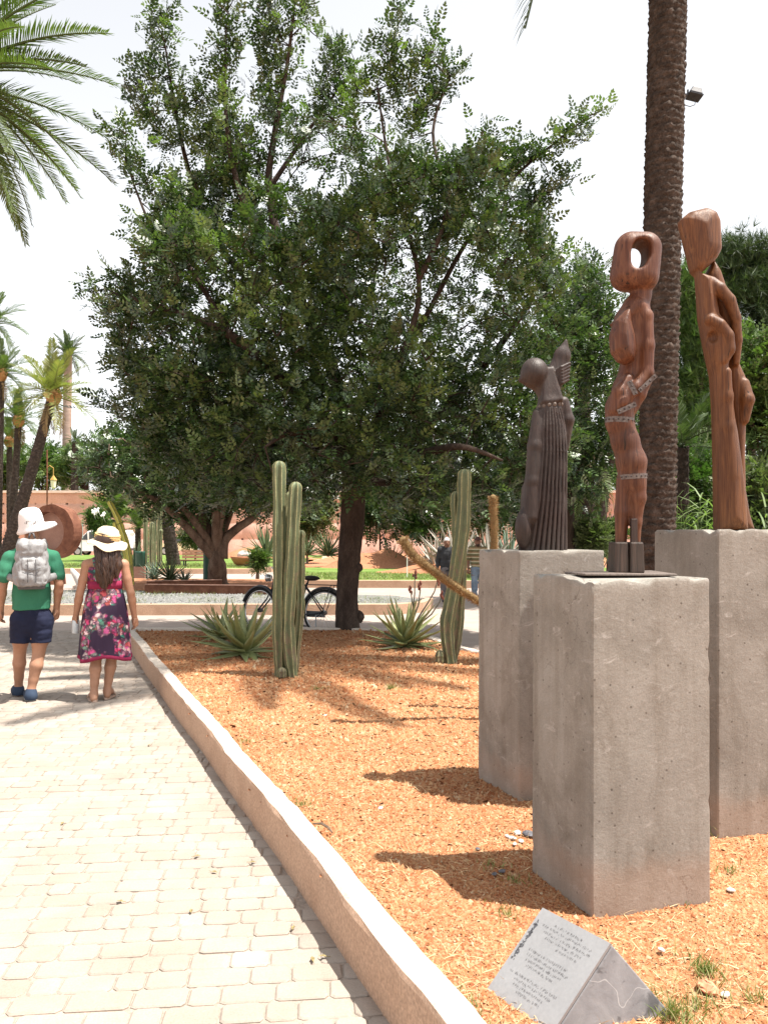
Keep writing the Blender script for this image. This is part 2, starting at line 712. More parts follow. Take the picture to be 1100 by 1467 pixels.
for i, sp in enumerate(spots):
    if sp[1] > 1.9:
        px, py = HX + F * sp[0] / sp[1], HY + F * CZ / sp[1]
        if -5 < px < 1100 and py < 1475 and sp[0] < kx(sp[1]) - 0.04: seen.append((sp[1], i))
near = set(i for _, i in sorted(seen)[:300])
pm = []
for V, Q in TPL:
    me = bpy.data.meshes.new('paver')
    me.from_pydata(V, [], Q + [tuple(range(16, 24))])
    me.materials.append(M['paver'])
    pm.append(me)
for i in near:
    x, y, z, k, a, tx, ty = spots[i]
    link('paver', pm[k], None, path, (x, y, z), (tx, ty, a))
for k in range(len(TPL)):
    sel = [sp for i, sp in enumerate(spots) if i not in near and sp[3] == k]
    V, Q = TPL[k]
    Q = Q + [(16, 17, 18, 19), (16, 19, 20, 23), (20, 21, 22, 23)]
    pos = np.array([s_[:3] for s_ in sel])
    rot = np.array([np.array(Euler((s_[5], s_[6], s_[4])).to_matrix()) for s_ in sel])
    a, b = scatter(V, Q, pos, rot, np.ones(len(sel)))
    if k == 0: AV, AF = [a], [b]
    else:
        AF.append(b + sum(len(q) for q in AV))
        AV.append(a)
link('paver_field', fast_mesh('paver_field', np.concatenate(AV), np.concatenate(AF)), M['paver'], path, kind='stuff')

# --- kerbs -----------------------------------------------------------------
M['kerb_face'] = surf('terracotta painted kerb', [(0.370, 0.233, 0.158), (0.466, 0.312, 0.220), (0.414, 0.264, 0.180)], 2.5, 8, 0.85, 0.2, 0.35, 60, 0.004)
M['kerb_top'] = surf('pale kerb top', [(0.368, 0.304, 0.248), (0.528, 0.464, 0.400), (0.480, 0.400, 0.336)], 5, 8, 0.9, 0.2, 0.5, 80, 0.004, fine=0.15)  # paler tone along the top of the kerb


def kerb_run(name, pts, h, width, mats, z0=-0.02, step=0.12):
    """kerb swept along a polyline; bed on the right-hand side; slots: painted face, paler top"""
    P2 = []
    pts = [Vector((p[0], p[1], 0)) for p in pts]
    for a, b in zip(pts[:-1], pts[1:]):
        n = max(1, int((b - a).length / step))
        P2 += [a + (b - a) * (i / n) for i in range(n)]
    P2.append(pts[-1])
    prof = [(0, z0), (0.0, h * 0.5), (0.001, h - 0.02), (0.006, h - 0.006), (0.016, h), (width * 0.55, h + 0.002), (width - 0.012, h), (width, h - 0.012), (width, z0)]
    V, Q, mi = [], [], []
    for i, p in enumerate(P2):
        d = (P2[min(i + 1, len(P2) - 1)] - P2[max(i - 1, 0)]).normalized()
        nrm = Vector((d.y, -d.x, 0))
        w1 = math.sin(i * 0.37) * 0.004 + math.sin(i * 0.11 + 1) * 0.006
        w2 = math.sin(i * 0.23 + 2) * 0.003
        for j, (o, z) in enumerate(prof):
            jit = random.gauss(0, 0.0022) if 1 < j < 8 else 0
            q = p + nrm * (o + w1 + jit)
            V.append((q.x, q.y, z + (w2 + jit if 1 < j < 8 else 0)))
    n = len(prof)
    for i in range(len(P2) - 1):
        for j in range(n - 1):
            Q.append((i * n + j, i * n + j + 1, (i + 1) * n + j + 1, (i + 1) * n + j))
            mi.append(0 if j < 3 else 1)
    Q.append(tuple(range(n)))
    Q.append(tuple(reversed(range((len(P2) - 1) * n, len(P2) * n))))
    mi += [0, 0]
    me = bpy.data.meshes.new(name)
    me.from_pydata(V, [], Q)
    for m in mats: me.materials.append(m)
    me.polygons.foreach_set('material_index', mi)
    me.update()
    return link(name, me, None, kind='structure')


K_END = 10.9
edge_far = [(kx(K_END), K_END), (-1.4, 10.98), (0.35, 10.75), (0.66, 9.9), (0.86, 9.17), (1.02, 8.77), (1.5, 8.45), (2.6, 8.6), (9, 10.2)]
kerb_run('kerb', [(kx(-2.6), -2.6), (kx(K_END), K_END)], 0.205, 0.105, [M['kerb_face'], M['kerb_top']])
kerb_run('kerb', [(p[0], p[1] + 0.0) for p in edge_far], 0.2, 0.11, [M['kerb_face'], M['kerb_top']])
kerb_run('kerb', [(kx(12.2) - PW - 0.04, 12.2), (kx(-2.6) - PW - 0.04, -2.6)], 0.2, 0.11, [M['kerb_face'], M['kerb_top']])

# --- gravel bed ------------------------------------------------------------
GRAV = [(0.218, 0.075, 0.032), (0.320, 0.136, 0.059), (0.369, 0.200, 0.102), (0.261, 0.097, 0.041), (0.399, 0.244, 0.134), (0.341, 0.157, 0.072), (0.434, 0.324, 0.213)]
def bed_mat():
    m, nt, b = mk('orange gravel bed')
    v = coords(nt)
    vo = nt.nodes.new('ShaderNodeTexVoronoi')
    vo.inputs['Scale'].default_value = 75
    nt.links.new(v, vo.inputs['Vector'])
    sp = nt.nodes.new('ShaderNodeSeparateColor')
    nt.links.new(vo.outputs['Color'], sp.inputs[0])
    c = ramp(nt, sp.outputs[0], [(0.248, 0.090, 0.045), (0.368, 0.165, 0.081), (0.429, 0.239, 0.131), (0.341, 0.143, 0.068), (0.465, 0.299, 0.183)])
    f = ramp(nt, noise(nt, v, 1.1, 7), [(0.35, (0.88, 0.82, 0.78)), (0.68, (1.08, 1.08, 1.05))])
    c = mixc(nt, c, f, 1.0, 'MULTIPLY')
    nt.links.new(c, b.inputs['Base Color'])
    b.inputs['Roughness'].default_value = 0.95
    b.inputs['Specular IOR Level'].default_value = 0.1
    bump(nt, b, vo.outputs['Distance'], 1.0, 0.012)
    return m


M['bed'] = bed_mat()
M['stone'] = island('orange crushed stone', GRAV, 0.92, 0.15, 0.18, 160, big=(0.9, (0.92, 0.86, 0.82), (1.05, 1.05, 1.03)))
BEDPOLY = [(kx(-2.5) + 0.06, -2.5), (kx(K_END) + 0.06, K_END - 0.06)] + [(p[0] + 0.0, p[1] - 0.05) for p in edge_far[1:]] + [(9, -2.5)]


def bed_h(p):
    p3 = np.concatenate([p, np.zeros((len(p), 1))], 1)
    return BED - 0.012 + 0.022 * (vnoise(p3 * 1.3, 3) - 0.5) + 0.016 * (vnoise(p3 * 5, 4) - 0.5)


gs = 0.09
gx, gy = np.arange(-4.2, 9.05, gs), np.arange(-2.5, 11.1, gs)
XX, YY = np.meshgrid(gx, gy, indexing='ij')
pts = np.stack([XX.ravel(), YY.ravel()], -1)
Z = bed_h(pts)
nxg, nyg = XX.shape
ii, jj = np.meshgrid(np.arange(nxg - 1), np.arange(nyg - 1), indexing='ij')
a = (ii * nyg + jj).ravel()
q = np.stack([a, a + nyg, a + nyg + 1, a + 1], -1)
keep = in_poly(pts[q].mean(1), BEDPOLY)
q = q[keep]
us, inv = np.unique(q, return_inverse=True)
bed = link('gravel_bed', fast_mesh('gravel_bed', np.concatenate([pts, Z[:, None]], 1)[us], inv.reshape(q.shape), True), M['bed'], kind='structure')

cube = np.array([(-1, -.7, -.75), (.8, -.9, -.6), (1, .8, -.8), (-.8, .9, -.7), (0.1, 0.1, 1)], float)
cubeF = np.array([(0, 1, 4), (1, 2, 4), (2, 3, 4), (3, 0, 4)])   # seated in the ground, so no underside


def stones(name, pos, size, mat, parent=None, flat=0.8):
    N = len(pos)
    sc = size[:, None] * rng.uniform(0.55, 1.3, (N, 3)) * np.array([1, 1, flat])
    V, Fc = scatter(cube, cubeF, np.zeros((N, 3)), np.repeat(np.eye(3)[None], N, 0), sc)
    V = V.reshape(N, 5, 3) * rng.uniform(0.6, 1.25, (N, 5, 3))
    yaw, tilt = rng.uniform(0, 6.28, N), rng.normal(0, 0.35, (N, 2))
    cz, sz = np.cos(yaw), np.sin(yaw)
    Rm = np.zeros((N, 3, 3))
    Rm[:, 0, 0], Rm[:, 0, 1], Rm[:, 1, 0], Rm[:, 1, 1], Rm[:, 2, 2] = cz, -sz, sz, cz, 1
    Rm[:, 2, 0], Rm[:, 2, 1] = tilt[:, 0], tilt[:, 1]
    V = np.einsum('nij,nkj->nki', Rm, V) + pos[:, None, :]
    return link(name, fast_mesh(name, V.reshape(-1, 3), Fc), mat, parent, kind='stuff')


# crushed stone, thickest near the viewpoint, thinning where the pieces can no longer be told apart
N = 190000
Yd = 1.75 * (10.8 / 1.75) ** rng.uniform(0, 1, N)
Xd = rng.uniform(-0.40, 0.52, N) * Yd + rng.normal(0, 0.12, N)
p2 = np.stack([Xd, Yd], -1)
ok = in_poly(p2, BEDPOLY)
p2 = p2[ok][:105000]
sz = np.clip(rng.lognormal(-0.05, 0.42, len(p2)), 0.5, 2.4) * 0.0043 * np.clip(p2[:, 1] / 3.0, 0.85, 2.3)
stones('crushed_stone', np.concatenate([p2, (bed_h(p2) + sz * 0.4)[:, None]], 1), sz, M['stone'], bed)

# straw and grass blades
BL = np.array([(-0.5, 0, 0), (0.5, 0, 0), (-0.35, 0.55, 0.0), (0.35, 0.55, 0.0), (0, 1, 0.0)])
def blades(name, pos, d, ln, wd, mat, parent=None):
    N = len(pos)
    Rm = frames(d, norm(rng.normal(size=(N, 3)) + np.array([0, 0, 0.4])))
    V, _ = scatter(BL, [(0, 1, 3)], pos, Rm, np.stack([wd, ln, ln], -1))
    V = V.reshape(N, 5, 3)
    V[:, 4, 2] -= ln * 0.12
    o = np.arange(N)[:, None] * 5
    q4 = (np.array([[0, 1, 3, 2]]) + o)
    t3 = (np.array([[2, 3, 4]]) + o)
    return link(name, fast_mesh(name, V.reshape(-1, 3), [q4, t3]), mat, parent, kind='stuff')


M['straw'] = island('dry straw', [(0.62, 0.46, 0.26), (0.50, 0.33, 0.17), (0.70, 0.58, 0.36)], 0.8, 0.2, 0)
M['grass'] = leafmat('short grass', [(0.10, 0.15, 0.035), (0.16, 0.21, 0.06), (0.26, 0.26, 0.10), (0.42, 0.36, 0.19)], 0.25)
N = 16000
Yd = 1.8 * (9.5 / 1.8) ** rng.uniform(0, 1, N)
Xd = rng.uniform(-0.5, 0.55, N) * Yd
p2 = np.stack([Xd, Yd], -1)
p2 = p2[in_poly(p2, BEDPOLY) & (vnoise(np.stack([Xd * 2.2, Yd * 2.2, Xd * 0], -1), 9) > 0.36)]
n = len(p2)
d = np.stack([rng.normal(size=n), rng.normal(size=n), np.abs(rng.normal(0, 0.35, n))], -1)
blades('dry_straw', np.concatenate([p2, (bed_h(p2) + 0.006)[:, None]], 1), d, rng.uniform(0.02, 0.07, n), rng.uniform(0.0012, 0.0026, n), M['straw'], bed)
tufts = [(1010, 1388, 46, .09), (965, 1452, 50, .12), (1000, 1440, 24, .09), (1075, 1430, 20, .08), (668, 1455, 30, .07), (480, 1262, 22, .06), (728, 1305, 20, .05), (905, 1180, 16, .1),
         (958, 1290, 10, .09), (1045, 1245, 12, .07), (590, 1360, 14, .05), (560, 985, 30, .1), (600, 1020, 16, .06), (640, 968, 16, .08), (430, 1150, 26, .05), (1050, 1165, 14, .1),
         (1020, 1190, 10, .12), (700, 1235, 12, .05), (920, 1420, 24, .06), (350, 1060, 20, .05), (520, 1330, 14, .05), (455, 985, 22, .06), (880, 1400, 16, .05), (735, 1255, 18, .04), (640, 1425, 26, .06)]
ps, ds, ln = [], [], []
for px, py, n, h in tufts:
    g = G(px, py, BED)
    for _ in range(n * 3):
        a, r = random.uniform(0, 6.28), abs(random.gauss(0, 0.045))
        ps.append((g.x + r * math.cos(a), g.y + r * math.sin(a), BED - 0.012))
        ds.append((random.gauss(0, .45), random.gauss(0, .45), 1))
        ln.append(h * random.uniform(0.35, 1.0) * 0.72)
ps = np.array(ps)
okb = in_poly(ps[:, :2], BEDPOLY)
blades('grass_tufts', ps[okb], np.array(ds)[okb], np.array(ln)[okb], np.full(okb.sum(), 0.0032), M['grass'], bed)

# loose bigger stones and litter one can pick out on the gravel
M['white_stone'] = surf('white limestone', [(0.446, 0.418, 0.389), (0.562, 0.540, 0.511)], 20, 5, 0.85, 0.2, 0.4, 60)
M['dark_stone'] = surf('dark grey slate', [(0.07, 0.07, 0.08), (0.16, 0.16, 0.18)], 20, 5, 0.7, 0.3, 0.4, 60)
M['red_stone'] = surf('red sandstone', [(0.42, 0.16, 0.09), (0.6, 0.3, 0.18)], 20, 5, 0.85, 0.2, 0.4, 60)
def pebble(px, py, r, mat, label):
    g = G(px, py, BED)
    m = MB()
    m.ell((0, 0, 0), (r, r * 0.7, r * 0.42), 9, 6)
    m.V = [tuple(c * random.uniform(0.82, 1.16) for c in v_) for v_ in m.V]
    o = m.build('stone', M[mat], None, False, (g.x, g.y, BED - 0.008 + r * 0.22), (0, 0, random.uniform(0, 3)))
    tag(o, label, 'stone', 'loose stones on the gravel')
pebble(757, 1194, 0.030, 'dark_stone', 'dark grey slate chip lying beside the middle concrete pedestal')
for px, py, r in ((741, 1192, .022), (733, 1199, .018), (746, 1203, .016), (726, 1196, .014), (737, 1207, .012)):
    pebble(px, py, r, 'white_stone', 'small white stone in the heap left of the middle pedestal')
pebble(1012, 1414, 0.036, 'red_stone', 'flat reddish sandstone lump between the grass tufts')
for px, py, r in ((1038, 1422, .016), (1046, 1273, .016), (947, 1358, .013), (545, 1156, .016), (466, 1024, .018)):
    pebble(px, py, r, 'white_stone', 'pale stone lying loose on the orange gravel')
for px, py, r in ((719, 1246, .016), (708, 1250, .013), (684, 1214, .012), (715, 1105, .018)):
    pebble(px, py, r, 'dark_stone', 'small dark stone in the shade of a pedestal')
tw = MB()
g = G(467, 1190, BED)
tw.tube([g + Vector((-.06, .05, .012)), g + Vector((-.02, .02, .024)), g + Vector((.01, -.01, .018)), g + Vector((.03, -.05, .01))], [.003, .006, .006, .003], 5)
M['twig'] = surf('dead twig', [(0.10, 0.07, 0.05), (0.18, 0.13, 0.09)], 30, 4)
tag(tw.build('twig', M['twig']), 'curled dead twig on the gravel beside the kerb', 'twig')
# small leaves blown on to the paving
M['dry_leaf'] = surf('dry fallen leaf', [(0.16, 0.13, 0.06), (0.28, 0.22, 0.1)], 30, 4)
for px, py in ((210, 1046), (222, 1044), (173, 1292), (283, 1227), (307, 1250), (362, 1236), (274, 1306), (463, 1371), (448, 1375), (214, 1068), (90, 1180), (420, 1330)):
    g = G(px, py, 0.004)
    m = MB()
    m.add([(0, -.018, 0.002), (.008, 0, .006), (0, .018, .003), (-.008, 0, .007)], [(0, 1, 2, 3)])
    m.box((0, -.02, .003), (.0015, .012, .0015))
    tag(m.build('fallen_leaf', M['dry_leaf'], None, False, g, (0, 0, random.uniform(0, 6))), 'small dry leaf fallen on the beige paving', 'leaf', 'dry leaves on the paving')

# --- bed on the far side of the path (mostly outside the view) ---------------
lb = MB()
lb.add([(-16, -2.5, 0.16), (kx(-2.5) - PW - 0.1, -2.5, 0.16), (kx(12.2) - PW - 0.1, 12.2, 0.16), (-16, 12.2, 0.16)], [(0, 1, 2, 3)])
tag(lb.build('side_bed', M['bed']), kind='structure')

# --- beds, lawns and mounds further off --------------------------------------
M['grey_gravel'] = surf('blue grey gravel', [(0.121, 0.121, 0.117), (0.186, 0.186, 0.177), (0.153, 0.158, 0.140)], 5, 8, 0.9, 0.2, 0.8, 40, 0.02, fine=0.4, fscale=30)
M['lawn'] = surf('lawn', [(0.076, 0.136, 0.021), (0.128, 0.204, 0.043), (0.187, 0.230, 0.068)], 1.3, 8, 0.9, 0.2, 0.9, 25, 0.03, fine=0.35, fscale=30)
M['red_soil'] = surf('red soil', [(0.300, 0.128, 0.068), (0.390, 0.195, 0.112)], 1.5, 8, 0.95, 0.1, 0.8, 14, 0.03, fine=0.3, fscale=25)
k2 = [(-11, 14.7), (-2.2, 14.85), (0.1, 14.9), (0.62, 15.3), (0.86, 16.3)]
kerb_run('kerb', k2, 0.19, 0.14, [M['kerb_face'], M['kerb_face']], step=0.3)
def sheet(name, poly, z, mat, rows=0):
    m = MB()
    m.prism(poly, -0.02, z)
    return tag(m.build(name, mat), kind='structure')
grey = sheet('grey_gravel_bed', [(-11, 14.8), (-2.2, 14.95), (0.06, 15.0), (0.5, 15.4), (0.74, 16.3), (0.2, 17.3), (-3.2, 18.4), (-6.2, 18.9), (-11, 19.2)], 0.155, M['grey_gravel'])
n = 5200
p2 = np.stack([rng.uniform(-8, .6, n), rng.uniform(14.9, 18.4, n)], -1)
p2 = p2[in_poly(p2, [(-8, 14.9), (0.0, 15.05), (0.5, 16.3), (-3.2, 18.2), (-8, 18.9)]) & (vnoise(np.concatenate([p2 * 1.2, p2[:, :1] * 0], 1), 5) > 0.4)]
n = len(p2)
blades('sparse_grass', np.concatenate([p2, np.full((n, 1), 0.15)], 1), np.stack([rng.normal(0, .4, n), rng.normal(0, .4, n), np.ones(n)], -1), rng.uniform(.04, .13, n), np.full(n, .006), M['grass'], grey)
n = 5000
p2 = np.stack([rng.uniform(-8, .6, n), rng.uniform(14.95, 18.4, n)], -1)
p2 = p2[in_poly(p2, [(-8, 14.95), (0.0, 15.1), (0.5, 16.3), (-3.2, 18.2), (-8, 18.9)])]
M['grey_stone'] = island('grey chippings', [(0.102, 0.102, 0.102), (0.177, 0.177, 0.172), (0.232, 0.228, 0.214)], 0.9)
stones('grey_chippings', np.concatenate([p2, np.full((len(p2), 1), 0.16)], 1), rng.uniform(.012, .03, len(p2)), M['grey_stone'], grey)
sheet('planting_bed', [(-6.5, 18.95), (-3.0, 18.5), (-2.6, 20.5), (-3.4, 23.5), (-7.6, 24)], 0.17, M['red_soil'])
# lawn with a low red kerb to the right of the tree
kerb_run('kerb', [(-3.1, 23.4), (-2.6, 22.6), (6.5, 22.3), (14, 24)], 0.2, 0.16, [M['kerb_face'], M['kerb_face']], step=0.5)
lawn_r = sheet('lawn', [(-2.95, 23.5), (-2.5, 22.75), (6.5, 22.45), (14, 24.1), (14, 31.5), (-4, 31.5)], 0.19, M['lawn'])
kerb_run('kerb', [(-26, 31), (-5.2, 30.6), (-4.4, 33)], 0.19, 0.18, [M['kerb_face'], M['kerb_face']], step=0.5)
lawn_l = sheet('lawn', [(-40, 31.15), (-5.35, 30.75), (-4.6, 33.1), (-4, 52), (-40, 52)], 0.18, M['lawn'])
for ln_, (x0, x1, y0, y1), nn in ((lawn_r, (-2.6, 6.5, 22.7, 27), 12000), (lawn_l, (-15, -5.3, 31.2, 36), 8000)):
    p2 = np.stack([rng.uniform(x0, x1, nn), rng.uniform(y0, y1, nn)], -1)
    blades('lawn_grass', np.concatenate([p2, np.full((nn, 1), 0.18)], 1), np.stack([rng.normal(0, .4, nn), rng.normal(0, .4, nn), np.ones(nn)], -1), rng.uniform(.05, .11, nn), np.full(nn, .012), M['grass'], ln_)


def mound(name, c, rx, ry, h, mat):
    nu, nv = 40, 14
    V, Q = [], []
    for j in range(nv + 1):
        r = 1 - j / nv
        for k in range(nu):
            a = 2 * math.pi * k / nu
            z = h * (0.5 + 0.5 * math.cos(math.pi * r))
            V.append((rx * r * math.cos(a), ry * r * math.sin(a), z))
    V = np.array(V)
    V[:, 2] *= 0.75 + 0.5 * vnoise(V * np.array([1.3, 1.3, 0]) + 7, 2)
    V += np.array(c)
    for j in range(nv):
        for k in range(nu):
            Q.append((j * nu + k, j * nu + (k + 1) % nu, (j + 1) * nu + (k + 1) % nu, (j + 1) * nu + k))
    return link(name, fast_mesh(name, V, np.array(Q), True), mat, kind='structure')


mound('soil_mound', (-0.5, 32, 0.1), 2.6, 2.0, 0.85, M['red_soil'])
mound('soil_mound', (2.6, 27.6, 0.1), 4.2, 2.0, 0.5, M['red_soil'])
mound('soil_mound', (-7.0, 46.0, 0.1), 3.5, 2, 0.9, M['red_soil'])
# strip of bare ground under the background planting
sheet('planting_ground', [(-4.2, 30.5), (30, 26), (40, 58), (-3, 58)], 0.12, M['red_soil'])
# ------------------------------------------------------------------ concrete pedestals
def concrete():
    m, nt, b = mk('weathered concrete')
    v = coords(nt)
    c = ramp(nt, noise(nt, v, 3.0, 9, 0.66, 0.5), [(0.25, (0.175, 0.16, 0.14)), (0.5, (0.245, 0.228, 0.203)), (0.75, (0.315, 0.298, 0.272))])
    # rain streaks running down
    st = ramp(nt, noise(nt, coords(nt, (9, 9, 0.6)), 2.0, 6, 0.6, 0.3), [(0.34, (0.68, 0.62, 0.55)), (0.56, (1.04, 1.03, 1.02))])
    c = mixc(nt, c, st, 0.42, 'MULTIPLY')
    # damp dark blotches
    bl = ramp(nt, noise(nt, coords(nt, (1, 1, .55)), 3.3, 7, 0.7, 0.8), [(0.30, (0.50, 0.44, 0.38)), (0.46, (1, 1, 1))])
    c = mixc(nt, c, bl, 0.6, 'MULTIPLY')
    f = ramp(nt, noise(nt, v, 170, 4, 0.75), [(0.3, (0.80,) * 3), (0.68, (1.14,) * 3)])
    c = mixc(nt, c, f, 1.0, 'MULTIPLY')
    vo = nt.nodes.new('ShaderNodeTexVoronoi')
    vo.inputs['Scale'].default_value = 24
    nt.links.new(v, vo.inputs['Vector'])
    pit = ramp(nt, vo.outputs['Distance'], [(0.06, (0.3, 0.26, 0.23)), (0.13, (1, 1, 1))])
    c = mixc(nt, c, pit, 0.8, 'MULTIPLY')
    # lime bloom
    wh = ramp(nt, noise(nt, coords(nt, (1, 1, 1.8)), 9, 9, 0.78, 1.3), [(0.57, (0, 0, 0)), (0.72, (1, 1, 1))])
    c = mixc(nt, c, (0.50, 0.475, 0.45), mixc(nt, (0, 0, 0), wh, 0.55), 'MIX')
    # hairline cracks
    ck = nt.nodes.new('ShaderNodeTexVoronoi')
    ck.feature = 'DISTANCE_TO_EDGE'
    ck.inputs['Scale'].default_value = 2.3
    wq = nt.nodes.new('ShaderNodeTexNoise')
    wq.inputs['Scale'].default_value = 6
    wq.inputs['Detail'].default_value = 6
    nt.links.new(v, wq.inputs['Vector'])
    nt.links.new(mixc(nt, v, wq.outputs['Color'], 0.3), ck.inputs['Vector'])
    cr = ramp(nt, ck.outputs[0], [(0.0, (0.35, 0.3, 0.27)), (0.006, (1, 1, 1))])
    gate = ramp(nt, noise(nt, v, 2.1, 3), [(0.52, (0, 0, 0)), (0.60, (0.8, 0.8, 0.8))])
    c = mixc(nt, c, mixc(nt, c, cr, 1.0, 'MULTIPLY'), gate)
    # red soil splashed up from the gravel
    sx = nt.nodes.new('ShaderNodeSeparateXYZ')
    nt.links.new(v, sx.inputs[0])
    ad = nt.nodes.new('ShaderNodeMath')
    ad.operation = 'MULTIPLY_ADD'
    nt.links.new(noise(nt, v, 7, 8, 0.75), ad.inputs[0])
    ad.inputs[1].default_value = -0.20
    nt.links.new(sx.outputs[2], ad.inputs[2])
    so_ = ramp(nt, ad.outputs[0], [(0.0, (0.24, 0.24, 0.24)), (0.08, (0, 0, 0))])
    c = mixc(nt, c, (0.38, 0.215, 0.13), so_, 'MIX')
    nt.links.new(c, b.inputs['Base Color'])
    b.inputs['Roughness'].default_value = 0.8
    b.inputs['Specular IOR Level'].default_value = 0.35
    bump(nt, b, noise(nt, v, 55, 9, 0.75), 0.45, 0.006)
    return m


M['concrete'] = concrete()


def pedestal(label, c0, c1, c2, h, seed, chip=1.0):
    """rough cast block: c0 front corner, c1 far end of left face, c2 far end of front face"""
    rr = np.random.default_rng(seed)
    c0, c1, c2 = [np.array(c) for c in (c0, c1, c2)]
    n = 18
    nz = 44
    c3 = c1 + c2 - c0
    ring = []
    cs = [c0, c2, c3, c1]
    rad = 0.005
    for i in range(4):
        a, b = cs[i], cs[(i + 1) % 4]
        L = np.linalg.norm(b - a)
        for t in np.concatenate([[rad / L], np.linspace(rad / L, 1 - rad / L, n)[1:-1], [1 - rad / L]]):
            ring.append(a + (b - a) * t)
    ring = np.array(ring)
    cen = (c0 + c3) / 2
    ring = ring - cen
    V = []
    zs = np.concatenate([np.linspace(-0.03, h - 0.012, nz), [h - 0.004, h, h]])
    for i, z in enumerate(zs):
        k = 1.0 if i < nz else (0.994 if i == nz else (0.984 if i == nz + 1 else 0.90))
        tap = 1 + 0.012 * (0.5 - z / h)
        q = ring * k * tap
        V.append(np.concatenate([q, np.full((len(q), 1), z)], 1))
    V = np.array(V).reshape(-1, 3)
    nrm = norm(V * np.array([1, 1, 0]))
    V += nrm * (0.003 * (vnoise(V * 5, seed) - 0.5) + 0.002 * (vnoise(V * 37, seed + 1) - 0.5))[:, None]
    # knocks along the upright corners
    for cc in range(4):
        dd = np.linalg.norm(V[:, :2] - (cs[cc] - cen)[None] , axis=1)
        hit = (dd < 0.02) & (vnoise(V * np.array([0, 0, 26]) + cc * 7 + seed, seed + 8) > 0.82)
        V[hit] -= nrm[hit] * 0.004
    top = V[:, 2] > h - 0.02
    nn = vnoise(V * np.array([22, 22, 0]) + seed, seed + 2)
    V[top, 2] -= chip * (np.clip(nn[top] - 0.55, 0, 1) * 0.05) + 0.006 * vnoise(V[top] * 6, seed)
    m = len(ring)
    Q = []
    for i in range(len(zs) - 1):
        for k in range(m):
            Q.append((i * m + k, i * m + (k + 1) % m, (i + 1) * m + (k + 1) % m, (i + 1) * m + k))
    me = bpy.data.meshes.new('pedestal')
    me.from_pydata(V.tolist(), [], Q + [tuple(range((len(zs) - 1) * m, len(zs) * m))])
    me.polygons.foreach_set('use_smooth', np.ones(len(me.polygons), bool))
    o = link('pedestal', me, M['concrete'], None, (cen[0], cen[1], BED))
    es = o.modifiers.new('edge', 'EDGE_SPLIT')
    es.split_angle = R(30)
    tag(o, label, 'pedestal', 'concrete sculpture pedestals')
    return o, Vector((cen[0], cen[1], BED + h))


pedB, topB = pedestal('low broad concrete pedestal carrying the ring-headed figure', (0.702, 2.71), (0.570, 3.09), (1.137, 2.80), 1.125, 1)
pedA, topA = pedestal('concrete pedestal under the dark robed sculpture', (0.645, 3.843), (0.497, 4.235), (1.075, 3.91), 1.2, 5)
pedC, topC = pedestal('tallest concrete pedestal, under the block-headed figure', (1.415, 3.404), (1.275, 3.80), (1.85, 3.48), 1.30, 9)

# ------------------------------------------------------------------ carved wooden figures
def wood(name, cols, gloss=0.45, grain=(60, 60, 3.0), dark=(0.03, 0.02, 0.015), weather=None):
    m, nt, b = mk(name)
    v = coords(nt, grain)
    g = noise(nt, v, 1.0, 6, 0.65, 1.5)
    c = ramp(nt, g, [(0.25, cols[0]), (0.48, cols[1]), (0.72, cols[2])])
    f = ramp(nt, noise(nt, coords(nt, (3, 3, 1.5)), 2.0, 5), [(0.3, (0.66, 0.62, 0.6)), (0.68, (1.14, 1.1, 1.05))])
    c = mixc(nt, c, f, 1.0, 'MULTIPLY')
    ck = ramp(nt, noise(nt, coords(nt, (40, 40, 1.4)), 1.6, 3, 0.5, 0.6), [(0.30, dark), (0.345, (1, 1, 1))])
    c = mixc(nt, c, ck, 0.9, 'MULTIPLY')
    if weather:
        w = ramp(nt, noise(nt, coords(nt), 5, 6, 0.65), [(0.45, (0, 0, 0)), (0.7, (1, 1, 1))])
        c = mixc(nt, c, weather, mixc(nt, (0, 0, 0), w, 0.6), 'MIX')
    nt.links.new(c, b.inputs['Base Color'])
    b.inputs['Roughness'].default_value = gloss
    b.inputs['Specular IOR Level'].default_value = 0.35
    bump(nt, b, g, 0.55, 0.005)
    return m


M['red_wood'] = wood('oiled red wood', [(0.034, 0.009, 0.004), (0.093, 0.032, 0.015), (0.160, 0.071, 0.037)], 0.5)
M['gold_wood'] = wood('oiled golden brown wood', [(0.044, 0.014, 0.005), (0.109, 0.041, 0.013), (0.181, 0.081, 0.030)], 0.5)
M['dark_wood'] = wood('weathered dark wood', [(0.015, 0.010, 0.008), (0.033, 0.020, 0.017), (0.055, 0.036, 0.030)], 0.5, weather=(0.058, 0.047, 0.041))
M['burnt_wood'] = wood('charred wood foot', [(0.012, 0.010, 0.009), (0.035, 0.025, 0.02), (0.075, 0.05, 0.04)], 0.5)
M['grey_wood'] = wood('sun-bleached grey wood', [(0.080, 0.060, 0.052), (0.136, 0.112, 0.100), (0.192, 0.160, 0.144)], 0.6)
M['tin'] = surf('tin strap', [(0.078, 0.062, 0.056), (0.151, 0.126, 0.115), (0.056, 0.031, 0.022)], 40, 5, 0.45, 0.5, 0.3, 200, 0.002, metal=0.75)
M['nail'] = plain('nail head', (0.07, 0.06, 0.06), 0.5, 0.5, 0.8)


class Fig:
    """positions on a figure measured in photo pixels, converted to metres in front of its base"""
    def __init__(s, pxc, pyb, Y):
        s.px, s.py, s.k = pxc, pyb, Y / F

    def __call__(s, px, py, dy=0.0):
        return ((px - s.px) * s.k, dy, (s.py - py) * s.k)

    def r(s, n): return n * s.k


